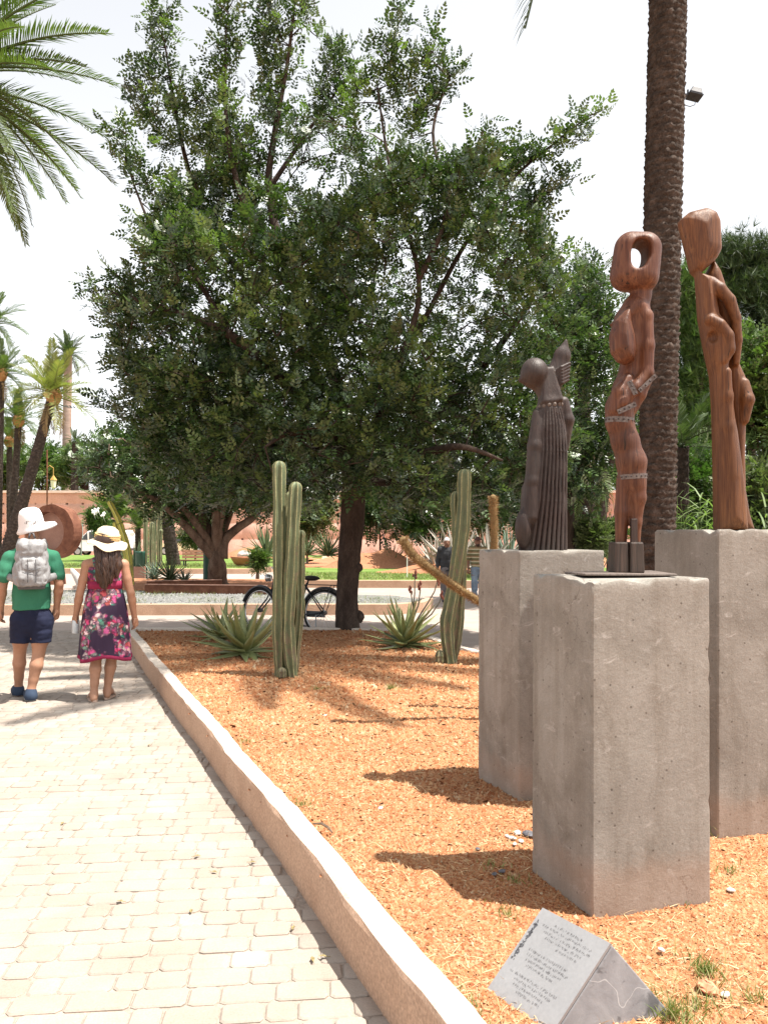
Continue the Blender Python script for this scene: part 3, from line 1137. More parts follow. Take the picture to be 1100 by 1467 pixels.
# --- ring-headed figure on the front pedestal ---
YB = 2.95
f2 = Fig(897, 822, YB)
k = f2.r
baseB = (P(897, 822, YB).x, YB, topB.z + 0.008)
s2 = thing('wooden_sculpture', 'reddish carved wooden figure with a ring-shaped head and metal straps', 'sculpture', baseB, 0, 'wooden sculptures')
sd = SDF(f2(862, 785, -0.12), f2(952, 328, 0.13), 0.0042)
for a, b, ra, rb in (((889, 780), (890, 735), 8, 10), ((890, 735), (894, 690), 10, 11)):
    sd.cap(f2(*a, 0.0), f2(*b, 0.0), k(ra), k(rb), 0.01)
for a, b, ra, rb in (((910, 780), (909, 750), 5.5, 8), ((909, 750), (911, 715), 8, 12), ((911, 715), (908, 690), 12, 15)):
    sd.cap(f2(*a, -0.01), f2(*b, -0.01), k(ra), k(rb), 0.012)
sd.path([f2(905, 694, 0), f2(904, 664, 0), f2(895, 634, 0), f2(887, 606, 0), f2(887, 585, 0)], [k(17), k(20), k(18.5), k(18.5), k(18)], 0.02)
sd.path([f2(887, 585, 0.0), f2(896, 556, 0.01), f2(907, 530, 0.02), f2(910, 495, 0.01), f2(911, 458, 0.0)], [k(17), k(15), k(15), k(17), k(15)], 0.03)
# arm: shoulder arch, down the back to the elbow, forearm to the lap
sd.path([f2(899, 452, -0.03), f2(911, 443, -0.03), f2(921, 458, -0.03), f2(923, 500, -0.035), f2(922, 538, -0.035)], [k(7), k(9), k(9.5), k(9), k(8.5)], 0.012)
sd.path([f2(922, 538, -0.035), f2(905, 560, -0.045), f2(886, 582, -0.05), f2(876, 592, -0.045)], [k(8.5), k(8.5), k(7), k(4)], 0.012)
sd.path([f2(896, 546, -0.03), f2(882, 566, -0.035), f2(873, 590, -0.03)], [k(6), k(9), k(5)], 0.014)
sd.path([f2(929, 545, -0.01), f2(915, 568, -0.01), f2(904, 588, -0.01)], [k(5), k(8), k(8)], 0.012)
# breast
sd.poly([f2(x, y) for x, y in ((895, 446), (886, 452), (874, 466), (868, 486), (870, 510), (880, 524), (892, 528), (903, 521), (906, 506), (904, 486), (899, 466), (898, 450))], -.035, .07, .03, .006, bulge=.045)
sd.path([f2(897, 452, -0.10), f2(906, 478, -0.095), f2(909, 505, -0.09), f2(904, 532, -0.085)], [k(3.2), k(5), k(6), k(5)], 0.004, 'sub')
sd.path([f2(884, 586, -.10), f2(902, 562, -.105), f2(915, 550, -.09)], k(1.8), .004, 'sub')
sd.path([f2(880, 580, -.10), f2(894, 556, -.10)], k(1.8), .004, 'sub')
# shoulders, neck
sd.poly([f2(x, y) for x, y in ((876, 464), (893, 444), (908, 432), (914, 412), (928, 412), (930, 440), (933, 470), (933, 540), (918, 560), (905, 540), (900, 480))], .015, .055, .02, .02, bulge=.02)
sd.path([f2(893, 455, 0.0), f2(907, 440, 0.0), f2(918, 424, 0.0), f2(920, 402, 0.0)], [k(11), k(13), k(12), k(12)], 0.02)
# ring head
hr = (0, R(7), R(-14))
sd.rbox(f2(910, 378, -0.005), (k(33.5), k(24), k(42.5)), k(23.5), 0.01, rot=hr, taper=-0.04)
sd.path([f2(912, 372, -0.16), f2(907, 373, 0.16)], [k(13), k(12)], 0.014, 'sub')
sd.path([f2(914, 362, -0.16), f2(908, 364, 0.16)], [k(12), k(11)], 0.014, 'sub')
sd.path([f2(909, 382, -0.16), f2(905, 386, 0.16)], [k(9.5), k(9)], 0.014, 'sub')
# groove between the legs
sd.cap(f2(901, 770, -0.09), f2(899, 705, -0.09), k(4), k(1.5), 0.008, 'sub')
fo = link('figure', sd.mesh('figure'), M['red_wood'], s2)
smo = fo.modifiers.new('worn', 'SMOOTH')
smo.iterations, smo.factor = 3, 0.6
ft = MB()
ft.box(f2(885, 800), (k(20), 0.10, k(44)), taper=0.92)
ft.build('charred_foot', M['burnt_wood'], s2, bevel=0.006)
ft = MB()
ft.box(f2(906, 800, -0.004), (k(21), 0.105, k(44)), taper=0.9)
ft.build('foot_block', M['burnt_wood'], s2, bevel=0.006)
m = MB()
m.box(f2(903, 763, -0.035), (k(9), 0.02, k(36)))
m.build('wedge', M['dark_wood'], s2, bevel=0.003)


def band(pxc, py, rx, hgt, parent, tiltx=0.0, dy=0.0):
    m = MB()
    n = 28
    V, Q = [], []
    for r_, z in ((0, -1), (0, 1), (0.0025, 1), (0.0025, -1)):
        for i in range(n):
            a = 2 * math.pi * i / n
            q = f2(pxc, py, dy)
            V.append((q[0] + (k(rx) + r_) * math.cos(a), q[1] + (k(rx) + r_) * math.sin(a), q[2] + z * k(hgt) / 2 + tiltx * math.cos(a)))
    for j in range(4):
        for i in range(n):
            Q.append((j * n + i, ((j + 1) % 4) * n + i, ((j + 1) % 4) * n + (i + 1) % n, j * n + (i + 1) % n))
    m.add(V, Q)
    o = m.build('metal_strap', M['tin'], parent)
    for i in range(9):
        a = math.pi * (1.05 + 0.9 * i / 8)
        q = f2(pxc, py, dy)
        n2 = MB()
        n2.ell((q[0] + (k(rx) + .003) * math.cos(a), q[1] + (k(rx) + .003) * math.sin(a), q[2] + tiltx * math.cos(a)), (.0035,) * 3, 6, 4)
        n2.build('nail', M['nail'], o)


band(887, 605, 19.6, 8, s2, -0.004)
band(905, 685, 19.8, 7, s2, 0.003)
def strap(a, b, da, db, w, parent):
    m = MB()
    pa, pb = Vector(f2(*a, da)), Vector(f2(*b, db))
    m.bar(pa, pb, 0.005, k(w))
    o = m.build('metal_strap', M['tin'], parent)
    for t in (0.1, 0.37, 0.63, 0.9):
        n2 = MB()
        n2.ell(pa + (pb - pa) * t + Vector((0, -0.004, 0)), (.0035,) * 3, 6, 4)
        n2.build('nail', M['nail'], o)
strap((931, 544), (906, 567), -0.062, -0.072, 6, s2)
strap((892, 553), (901, 572), -0.072, -0.078, 7, s2)
strap((877, 596), (903, 584), -0.066, -0.060, 7, s2)
bp = MB()
pc = P(886, 822, YB)
bp.box((f2(887, 822)[0], 0.0, -0.003), (0.35, 0.19, 0.008), (0, 0, R(9)))
bp.V = [(v_[0], v_[1], v_[2] + random.uniform(-.003, .003)) for v_ in bp.V]
bp.build('base_board', M['grey_wood'], s2, bevel=0.003)

# --- dark robed figure, left pedestal ---
YA = 4.07
f1 = Fig(775, 787, YA)
k = f1.r
s1 = thing('wooden_sculpture', 'dark weathered wooden figure in a pleated robe with a winged headdress', 'sculpture', (P(775, 787, YA).x, YA, topA.z - 0.004), 0, 'wooden sculptures')
sd = SDF(f1(728, 792, -0.17), f1(828, 478, 0.17), 0.0037)
sd.ell(f1(765, 534), (k(20), k(21), k(22)), 0.01)
sd.cap(f1(757, 540), f1(745, 544), k(12), k(3), 0.02)
sd.path([f1(770, 545), f1(784, 566), f1(786, 580)], [k(12), k(12), k(14)], 0.02)
# headdress: flat triangle behind the head, then the leaf-shaped wing
sd.rbox(f1(786, 552, 0), (k(12), k(13), k(26)), k(4), 0.006, rot=(0, R(-6), 0), taper=-0.35)
sd.path([f1(793, 556, .01), f1(799, 530, .01), f1(806, 507, .01), f1(811, 487, .01)], [k(10), k(14), k(11.5), k(2.5)], 0.014, fy=0.5)
for i in range(6):
    t = i / 5
    sd.path([f1(791 + 3 * t, 535 + 20 * t, -.012), f1(802 + t, 527 + 22 * t, -.028), f1(815 - 2 * t, 520 + 24 * t, -.012)], [k(2.2), k(2.6), k(2.0)], 0.003)
# body
sd.path([f1(787, 584), f1(786, 620), f1(783, 670), f1(781, 720), f1(779, 790)], [k(17), k(22), k(25), k(27), k(29)], 0.03, fy=0.95)
sd.path([f1(770, 594, -.02), f1(764, 640, -.04), f1(760, 690, -.05), f1(758, 740, -.05)], [k(9), k(11), k(11), k(14)], 0.012)
sd.path([f1(752, 700, -.02), f1(755, 787, -.02)], [k(6), k(14)], 0.03)
sd.ell(f1(748, 757, -.05), (k(13), k(14), k(29)), 0.008)
sd.path([f1(808, 574, .02), f1(813, 600, .02), f1(811, 640, .02)], [k(8), k(10), k(5)], 0.012)
# pleats: ridges wrapped round the front, deep cuts between them
for i in range(15):
    u = i / 14.0
    pts = []
    for t, (xl, xr, rad, xc) in zip((0, .12, .3, .65, 1), ((777, 800, 17.5, 787), (775, 806, 21, 787), (774, 808, 24.5, 786), (768, 807, 28, 781), (758, 806, 30.5, 779))):
        x = xl + (xr - xl) * u
        y = 586 + 204 * t
        dd = math.sqrt(max(rad * rad - (x - xc) ** 2, 4))
        pts.append(f1(x, y, -k(dd) * 0.97))
    if i % 2 == 0: sd.path(pts, [k(1.3), k(1.9), k(2.2), k(2.6), k(3.2)], 0.003)
    else: sd.path([(p_[0], p_[1] - .004, p_[2]) for p_ in pts], [k(.9), k(1.3), k(1.5), k(1.7), k(2.0)], 0.002, 'sub')
link('figure', sd.mesh('figure'), M['dark_wood'], s1)
m = MB()
for i in range(14):
    a = 2 * math.pi * i / 14
    q = f1(787, 581 - 2 * math.cos(a))
    m.ell((q[0] + k(16.5) * math.cos(a), k(16) * math.sin(a), q[2]), (.011, .011, .012), 7, 5)
m.build('bead_collar', M['grey_wood'], s1, True)

# --- block-headed figure, right pedestal ---
YC = 3.63
f3 = Fig(1045, 757, YC)
k = f3.r
s3 = thing('wooden_sculpture', 'tall golden brown wooden figure with a block head and looping limbs', 'sculpture', (P(1045, 757, YC).x, YC, topC.z - 0.004), 0, 'wooden sculptures')
sd = SDF(f3(960, 762, -0.16), f3(1098, 290, 0.16), 0.0046)
A3 = lambda l: [f3(x, y) for x, y in l]
# shield-shaped head
sd.poly(A3([(971, 316), (984, 305), (1008, 299), (1022, 305), (1028, 318), (1030, 358), (1024, 370), (997, 396), (989, 388), (980, 352)]), -.005, .085, .03, .01, bulge=.045)
# front slab, foot to shoulder
sd.poly(A3([(994, 392), (998, 455), (1004, 489), (1015, 539), (1018, 586), (1020, 665), (1021, 760), (1065, 760), (1060, 690), (1050, 618), (1040, 565), (1037, 523), (1043, 505), (1043, 487), (1038, 468), (1024, 452), (1020, 425), (1012, 398)]), -.02, .085, .022, .012, bulge=.05)
# back slab: shoulder, hip, thigh, heel
sd.poly(A3([(1012, 392), (1024, 369), (1034, 384), (1042, 408), (1047, 432), (1054, 458), (1057, 492), (1060, 516), (1069, 536), (1074, 558), (1074, 582), (1070, 606), (1069, 650), (1070, 700), (1076, 735), (1084, 760), (1056, 760), (1052, 650), (1048, 600), (1042, 540), (1038, 470), (1018, 420)]), .035, .075, .022, .012, bulge=.045)
# arms looping over the front
sd.path([f3(1012, 408, -.045), f3(1022, 418, -.06), f3(1036, 434, -.06), f3(1046, 458, -.05), f3(1051, 488, -.035), f3(1051, 520, -.02)], [k(9), k(9), k(8.5), k(7.5), k(6.5), k(5)], 0.006)
sd.path([f3(1008, 462, -.07), f3(1020, 470, -.08), f3(1032, 486, -.08), f3(1034, 504, -.075), f3(1026, 520, -.07)], [k(8), k(8), k(8.5), k(8.5), k(7)], 0.006)
sd.path([f3(1030, 536, -.075), f3(1032, 570, -.07), f3(1034, 612, -.065), f3(1040, 680, -.06)], [k(6.5), k(7), k(7), k(8)], 0.02)
sd.path([f3(1064, 548, -.005), f3(1067, 572, -.02), f3(1064, 600, -.01)], [k(8), k(9.5), k(7)], 0.01)
# deep hollows
sd.path([f3(1026, 447, -.115), f3(1039, 466, -.105), f3(1046, 500, -.085), f3(1044, 535, -.08), f3(1046, 575, -.07), f3(1050, 604, -.05)], [k(3.5), k(4.5), k(5), k(5.5), k(5.5), k(2.5)], 0.005, 'sub')
sd.path([f3(1022, 398, -.09), f3(1034, 404, -.075), f3(1044, 428, -.05)], [k(3), k(6), k(3)], 0.006, 'sub')
sd.path([f3(1056, 532, -.06), f3(1055, 575, -.055), f3(1054, 640, -.05), f3(1060, 700, -.06)], [k(3.5), k(4.5), k(3), k(1.5)], 0.005, 'sub')
sd.ell(f3(1010, 487, -.095), (k(9), k(14), k(10.5)), 0.004, 'sub')
sd.path([f3(1002, 398, -.095), f3(1003, 450, -.1), f3(1010, 520, -.1), f3(1020, 600, -.1), f3(1026, 680, -.1), f3(1029, 760, -.1)], k(2.2), 0.003, 'sub')
sd.path([f3(1050, 640, -.10), f3(1057, 700, -.10), f3(1061, 760, -.10)], k(1.6), 0.003, 'sub')
sd.path([f3(984, 312, -.09), f3(993, 390, -.085)], k(1.4), 0.003, 'sub')
sd.path([f3(1030, 430, -.12), f3(1032, 448, -.11)], k(1.2), 0.003, 'sub')
fo = link('figure', sd.mesh('figure'), M['gold_wood'], s3)
smo = fo.modifiers.new('worn', 'SMOOTH')
smo.iterations, smo.factor = 6, 0.6

# ------------------------------------------------------------------ inscribed stone wedge
def slate():
    m, nt, b = mk('grey veined marble')
    v = coords(nt)
    c = ramp(nt, noise(nt, v, 9, 8, 0.65, 0.6), [(0.3, (0.16, 0.16, 0.17)), (0.7, (0.27, 0.27, 0.28))])
    wv = nt.nodes.new('ShaderNodeTexVoronoi')
    wv.feature = 'DISTANCE_TO_EDGE'
    wq = nt.nodes.new('ShaderNodeTexNoise')
    wq.inputs['Scale'].default_value = 7
    nt.links.new(v, wq.inputs['Vector'])
    wv.inputs['Scale'].default_value = 3.1
    nt.links.new(mixc(nt, v, wq.outputs['Color'], 0.35), wv.inputs['Vector'])
    ve = ramp(nt, wv.outputs[0], [(0.0, (1, 1, 1)), (0.008, (0, 0, 0))])
    c = mixc(nt, c, (0.55, 0.54, 0.53), mixc(nt, (0, 0, 0), ve, 0.55))
    bl = ramp(nt, noise(nt, v, 16, 5, 0.6, 0.5), [(0.56, (1, 1, 1)), (0.64, (0.16, 0.16, 0.17))])
    c = mixc(nt, c, bl, 0.6, 'MULTIPLY')
    nt.links.new(c, b.inputs['Base Color'])
    b.inputs['Roughness'].default_value = 0.55
    bump(nt, b, noise(nt, v, 60, 5), 0.3, 0.003)
    return m


M['slate'] = slate()
M['plaque'] = surf('honed grey plaque face', [(0.238, 0.238, 0.244), (0.277, 0.277, 0.284)], 6, 6, 0.5, 0.5, 0.08, 80, 0.001, fine=0.06)
M['ink'] = plain('worn grey lettering', (0.162, 0.162, 0.170), 0.8, 0.2)
M['ink_dark'] = plain('dark lettering', (0.05, 0.05, 0.06), 0.8, 0.2)
A = Vector((0.607, 2.135, 0.36))
Bp = Vector((0.775, 2.155, BED - 0.02))
Cp = Vector((0.425, 2.06, BED - 0.03))
A2 = P(780, 1303, 1)
tt = (CZ - 0.36) / (CZ - A2.z)
A2 = Vector((A2.x * tt, tt, 0.36))
rid = A2 - A
sw = thing('stone_plaque', 'grey stone wedge with an inscribed slanting face lying on the gravel', 'plaque', (A.x, A.y, BED))
o0 = Vector((A.x, A.y, BED))
q = [A - o0, Bp - o0, Cp - o0, A2 - o0, Bp + rid - o0, Cp + rid - o0]
m = MB()
m.add(q, [(0, 2, 1), (3, 4, 5), (0, 1, 4, 3), (1, 2, 5, 4), (2, 0, 3, 5)])
m.build('stone_block', M['slate'], sw, bevel=0.004)
e1 = (A2 - A)                      # along the ridge
e2 = (Cp - A)                      # down the face
fn = e1.cross(e2).normalized()
if fn.z < 0: fn = -fn
m = MB()
base = [A - o0 + fn * 0.003, A2 - o0 + fn * 0.003, A2 + e2 * 0.97 - o0 + fn * 0.003, A + e2 * 0.97 - o0 + fn * 0.003]
m.add(base + [p_ + fn * 0.009 for p_ in base], [(0, 1, 2, 3), (7, 6, 5, 4), (0, 4, 5, 1), (1, 5, 6, 2), (2, 6, 7, 3), (3, 7, 4, 0)])
slab = m.build('inscribed_face', M['plaque'], sw)
def fpt(u, v_, lift=0.0135):       # u along the ridge from the near end, v down the face
    return A - o0 + e1 * u + e2 * v_ * 0.97 + fn * lift
def scribble(m, u0, u1, v0, hgt, n, w=0.0009):
    """a row of small illegible strokes"""
    uu = u0
    while uu < u1:
        du = random.uniform(0.010, 0.024)
        for _ in range(random.choice((1, 2, 2))):
            a = fpt(uu + random.uniform(0, du * .6), v0 + random.uniform(-hgt, hgt))
            b = fpt(uu + random.uniform(0, du), v0 + random.uniform(-hgt, hgt))
            if (b - a).length > 0.0012: m.bar(a, b, w, 0.0006)
        uu += du + random.choice((0, 0, 0, 0.012))
m = MB()
# lines run along the ridge direction
for v0, u0, u1 in ((.10, .30, .70), (.15, .14, .84), (.20, .12, .80), (.25, .20, .74), (.30, .22, .52),
                   (.42, .20, .84), (.47, .20, .80), (.52, .26, .78), (.57, .34, .74), (.68, .18, .86), (.73, .22, .78), (.78, .3, .74), (.83, .3, .66)):
    scribble(m, u0, u1, v0, 0.013, 20)
m.build('lettering', M['ink'], slab, kind='stuff')
m = MB()
for i in range(42):
    v0 = 0.14 + 0.44 * i / 41
    a = fpt(0.945 + random.uniform(-.035, .03), v0 + random.uniform(-.02, .02))
    b = fpt(0.945 + random.uniform(-.035, .03), v0 + random.uniform(-.02, .02))
    if (b - a).length > .002: m.bar(a, b, 0.0016, 0.0007)
m.build('script_line', M['ink_dark'], slab, kind='stuff')
# ------------------------------------------------------------------ vegetation
M['bark'] = surf('dark grey brown bark', [(0.022, 0.015, 0.012), (0.048, 0.034, 0.027), (0.085, 0.062, 0.05)], 9, 8, 0.9, 0.15, 1.0, 22, 0.02, stretch=(1, 1, 0.35), fine=0.3)
M['bark2'] = surf('brown twisted bark', [(0.07, 0.045, 0.033), (0.15, 0.10, 0.075), (0.22, 0.16, 0.12)], 9, 8, 0.9, 0.15, 1.0, 22, 0.02, stretch=(1, 1, 0.3), fine=0.3)
M['carob'] = leafmat('glossy dark leaflets', [(0.019, 0.038, 0.015), (0.036, 0.066, 0.025), (0.058, 0.098, 0.036), (0.09, 0.138, 0.052)], 0.2, 0.34, 0.55, patch=(1.3, (0.65, 0.72, 0.7), (1.45, 1.38, 1.1)))
M['young'] = leafmat('painted sunlit leaflets', [(0.10, 0.15, 0.05), (0.14, 0.195, 0.07), (0.085, 0.13, 0.042)], 0.3, 0.42, 0.45)  # sunlight on the crown put into this lighter leaf colour

# a leaflet: two quads folded on the midrib, along +Y
LF = np.array([(0, 0, 0), (-0.22, 0.25, 0.05), (-0.27, 0.7, 0.05), (0, 1, 0), (0.27, 0.7, 0.05), (0.22, 0.25, 0.05)])
LQ = np.array([(0, 3, 2, 1), (0, 5, 4, 3)])
KF = np.array([(0, 0, 0), (-0.27, 0.55, 0.05), (0, 1, 0), (0.27, 0.55, 0.05)])   # the same as one folded kite, for leaves a few pixels long
KQ = np.array([(0, 2, 1), (0, 3, 2)])


def spray(pairs=4, L=0.15, leaf=0.055):
    """pinnate leaf: leaflets in pairs on a stalk along +Y"""
    V, Q = [], []
    def put(p, dd, up, s_):
        v_, q_ = scatter(KF, KQ, np.array([p]), frames(np.array([dd]), np.array([up])), np.array([s_]))
        Q.append(q_ + len(V) * 4)
        V.append(v_)
    for i in range(pairs):
        y = L * (0.3 + 0.7 * i / (pairs - 1))
        for s_ in (-1, 1):
            put((0, y, -0.03 * y / L), (s_ * 0.85, 0.5 + 0.25 * i / pairs, 0.05), (0.15 * s_, 0, 1.0), leaf * (0.85 + 0.3 * math.sin(1 + i)))
    put((0, L, -0.03), (0.1, 1, 0), (0, 0, 1.0), leaf)
    return np.concatenate(V), np.concatenate(Q)


def foliage(name, centres, dirs, per, spread, tpl, size, mat, parent, droop=0.15, jit=0.75):
    """rosettes of leaf sprays round each twig end"""
    N = len(centres)
    c = np.repeat(centres, per, 0)
    d = norm(np.repeat(dirs, per, 0) * 0.7 + rng.normal(0, jit, (N * per, 3)))
    d[:, 2] -= droop * rng.uniform(0, 1, len(d))
    pos = c + rng.normal(0, 1, c.shape) * spread
    up = norm(np.array([0, 0, 1.0]) + rng.normal(0, 0.45, d.shape))
    V, Q = scatter(tpl[0], tpl[1], pos, frames(d, up), size * rng.uniform(0.7, 1.25, len(d)))
    return link(name, fast_mesh(name, V, Q), mat, parent)


def twigs(name, starts, ends, mat, parent, r=0.012, sag=0.1):
    """thin three-sided curved branches"""
    N = len(starts)
    mid = (starts + ends) / 2 + rng.normal(0, 1, starts.shape) * 0.06 * np.linalg.norm(ends - starts, axis=1, keepdims=True)
    mid[:, 2] += sag * np.linalg.norm(ends - starts, axis=1)
    V, Q = [], []
    ax = norm(ends - starts)
    u = norm(np.cross(ax, np.array([0.3, 0.2, 0.93])))
    w = np.cross(ax, u)
    for t, (c, rad) in enumerate(((starts, r * 1.5), (mid, r), (ends, r * 0.4))):
        for k_ in range(3):
            a = 2 * math.pi * k_ / 3
            V.append(c + (u * math.cos(a) + w * math.sin(a)) * rad)
    V = np.stack(V, 1).reshape(-1, 3)
    o = np.arange(N)[:, None] * 9
    for t in (0, 3):
        for k_ in range(3):
            Q.append(np.array([[t + k_, t + (k_ + 1) % 3, t + 3 + (k_ + 1) % 3, t + 3 + k_]]) + o)
    return link(name, fast_mesh(name, V, np.concatenate(Q), True), mat, parent, kind='stuff')


def grow_twigs(name, C_, pool, mat, parent, r):
    """join every leaf cluster to the nearest limb or to a cluster already joined, so that shoots branch"""
    d0 = np.sqrt(((C_ - pool[nearest(C_, pool)]) ** 2).sum(-1))
    order = np.argsort(d0)
    P_ = np.concatenate([pool, np.zeros_like(C_)])
    L_ = np.concatenate([np.zeros(len(pool)), np.zeros(len(C_))])
    n0 = len(pool)
    st_, en_ = [], []
    for j, i in enumerate(order):
        dd = np.sqrt(((P_[:n0 + j] - C_[i]) ** 2).sum(-1)) + 0.35 * L_[:n0 + j]
        b_ = int(dd.argmin())
        P_[n0 + j] = C_[i]
        L_[n0 + j] = L_[b_] * 0.8 + 0.25
        st_.append(P_[b_].copy())
        en_.append(C_[i])
    return twigs(name, np.array(st_), np.array(en_), mat, parent, r, 0.03)


def nearest(pts, pool):
    out = np.zeros(len(pts), int)
    for i in range(0, len(pts), 500):
        d = ((pts[i:i + 500, None] - pool[None]) ** 2).sum(-1)
        out[i:i + 500] = d.argmin(1)
    return out


def bezier_pts(pts, n=8):
    """smooth polyline through points"""
    pts = [Vector(p) for p in pts]
    out = []
    for i in range(len(pts) - 1):
        p0, p1, p2, p3 = pts[max(i - 1, 0)], pts[i], pts[i + 1], pts[min(i + 2, len(pts) - 1)]
        for j in range(n):
            t = j / n
            out.append(0.5 * ((2 * p1) + (p2 - p0) * t + (2 * p0 - 5 * p1 + 4 * p2 - p3) * t * t + (3 * p1 - p0 - 3 * p2 + p3) * t ** 3))
    out.append(pts[-1])
    return out


def knotty_trunk(name, pts, radii, mat, parent, n=18, amp=0.12, seed=1, extra=None):
    """trunk and limbs with fluted, knobbly bark"""
    m = MB()
    P2 = bezier_pts(pts, 9)
    rs = np.interp(np.linspace(0, len(pts) - 1, len(P2)), np.arange(len(pts)), radii)
    m.tube(P2, list(rs), n, True)
    V = np.array([tuple(v_) for v_ in m.V])
    cen = np.repeat(np.array([tuple(p) for p in P2]), n, 0)
    d = V - cen
    f = 1 + amp * 2 * (vnoise(V * np.array([7, 7, 2.2]) + seed * 9, seed) - 0.5) + amp * (vnoise(V * 17 + seed, seed + 4) - 0.5)
    m.V = [tuple(x) for x in cen + d * f[:, None]]
    for pp, rr_ in (extra or []):
        Q2 = bezier_pts(pp, 6)
        m.tube(Q2, list(np.interp(np.linspace(0, 1, len(Q2)), np.linspace(0, 1, len(rr_)), rr_)), 9, True)
    return m.build(name, mat, parent, True)


# ---------- the large tree --------------------------------------------------
TY = 11.0
tb = G(498, 901, BED)
tree = thing('broadleaf_tree', 'large dark evergreen tree with a dense spreading crown, rising behind the cacti', 'tree', (tb.x, tb.y, BED))
oT = np.array([tb.x, tb.y, BED])
def TP(px, py, dy=0.0):
    p = P(px, py, TY + dy)
    return Vector((p.x - tb.x, TY + dy - tb.y, p.z - BED))
main = [Vector((0, 0, -0.06)), TP(497, 860), TP(500, 800), TP(505, 740), TP(508, 690), TP(500, 620), TP(480, 540, .1), TP(440, 450, .1), TP(405, 370, 0), TP(386, 270, 0), TP(392, 200, 0), TP(412, 90, 0), TP(425, -20, 0)]
mr = [.19, .155, .15, .165, .17, .12, .09, .07, .06, .05, .04, .025, .012]
limbs = [
    ([TP(508, 690), TP(540, 600, -.4), TP(580, 500, -.9), TP(600, 400, -1.0), TP(560, 250, -.6), TP(540, 120, -.3)], [.09, .06, .045, .032, .02, .01]),
    ([TP(500, 640), TP(420, 560, -.5), TP(330, 480, -1.0), TP(230, 440, -.9), TP(165, 420, -.6)], [.1, .08, .06, .04, .012]),
    ([TP(440, 450, .1), TP(360, 400, .6), TP(300, 330, .8), TP(262, 210, .5), TP(236, 60, .2)], [.07, .06, .045, .03, .01]),
    ([TP(405, 370), TP(350, 290, -.3), TP(325, 180, -.3), TP(324, 40, -.2)], [.06, .045, .03, .01]),
    ([TP(508, 690), TP(580, 640, .6), TP(680, 540, 1.0), TP(760, 430, .9), TP(790, 350, .6)], [.1, .08, .06, .04, .012]),
    ([TP(520, 580), TP(600, 470, .5), TP(660, 360, .4), TP(720, 270, .2), TP(800, 200, 0), TP(845, 165, 0)], [.06, .042, .032, .022, .014, .007]),
    ([TP(505, 660), TP(470, 640, -.8), TP(420, 620, -1.6), TP(380, 640, -1.9)], [.08, .06, .04, .012]),
    ([TP(505, 660), TP(600, 650, -.9), TP(660, 640, -1.5), TP(720, 660, -1.6)], [.08, .06, .04, .012]),
    ([TP(500, 620), TP(470, 560, 1.0), TP(420, 480, 1.8), TP(360, 420, 2.0)], [.08, .06, .04, .012]),
    ([TP(600, 400, -1.0), TP(640, 300, -.9), TP(620, 190, -.5), TP(645, 110, -.3)], [.04, .03, .02, .008]),
    ([TP(330, 480, -1.0), TP(270, 380, -.7), TP(220, 330, -.5), TP(180, 230, -.3)], [.04, .03, .02, .008]),
    ([TP(500, 640), TP(400, 640, .4), TP(290, 600, .7), TP(200, 590, .6)], [.07, .05, .035, .012]),
    ([TP(386, 270), TP(440, 190, .3), TP(490, 120, .3)], [.04, .025, .01]),
    ([TP(508, 690), TP(600, 690, .3), TP(700, 690, .6), TP(800, 640, .7)], [.07, .055, .04, .015]),
]
knots = [([TP(512, 884, -.02), TP(517, 880, -.05)], [.1, .07]), ([TP(508, 815, -.05), TP(517, 812, -.1)], [.09, .05])]
knotty_trunk('trunk', main, mr, M['bark'], tree, 18, 0.10, 3, limbs + knots)

crown = [(218, 300), (252, 258), (296, 232), (325, 195), (360, 175), (398, 150), (432, 155), (500, 178), (556, 198), (600, 226), (676, 224), (738, 240), (790, 268), (772, 312), (792, 352), (800, 402),
         (812, 470), (800, 560), (806, 640), (770, 715), (700, 728), (640, 742), (600, 726), (560, 735), (520, 702), (478, 712), (440, 716), (380, 716), (300, 715), (240, 690), (205, 640), (188, 565), (165, 500), (146, 434), (222, 402), (214, 350)]
shoots = [([(240, 2), (232, 60), (240, 110), (262, 170), (300, 240)], 15, .2), ([(197, 92), (204, 150), (226, 190), (258, 225)], 13, .3), ([(168, 174), (180, 215), (194, 252), (218, 275)], 11, -.3),
          ([(325, -40), (325, 40), (318, 100), (330, 170), (340, 230)], 17, -.2), ([(425, -60), (425, 0), (415, 60), (395, 130), (390, 190)], 24, 0), ([(378, -10), (385, 60), (390, 110)], 13, .3),
          ([(566, 30), (555, 72), (530, 118), (500, 160)], 14, -.3), ([(627, 56), (600, 88), (575, 120), (548, 160)], 10, -.3), ([(653, 95), (625, 133), (600, 160), (580, 205)], 9, -.3),
          ([(852, 156), (822, 188), (785, 213), (745, 232), (700, 250)], 11, 0), ([(800, 252), (790, 276), (758, 286)], 12, .2), ([(505, 78), (496, 140), (490, 190)], 17, .3), ([(700, 186), (695, 235)], 16, .1),
          ([(732, 200), (736, 245)], 16, .2), ([(140, 432), (172, 440), (225, 455)], 20, -.6), ([(160, 398), (212, 420)], 16, -.4), ([(138, 566), (166, 580), (205, 602)], 17, .6),
          ([(206, 312), (250, 342), (300, 370)], 18, -.5), ([(772, 340), (792, 386), (765, 400)], 22, .6), ([(282, 120), (300, 180), (310, 230)], 12, .2), ([(468, 55), (468, 110), (460, 180)], 14, .2)]
cp, sunlit_c = [], []
tries = rng.uniform([140, 40], [815, 745], (14000, 2))
tries = tries[in_poly(tries, crown)]
cx, hw = 490.0, 345.0
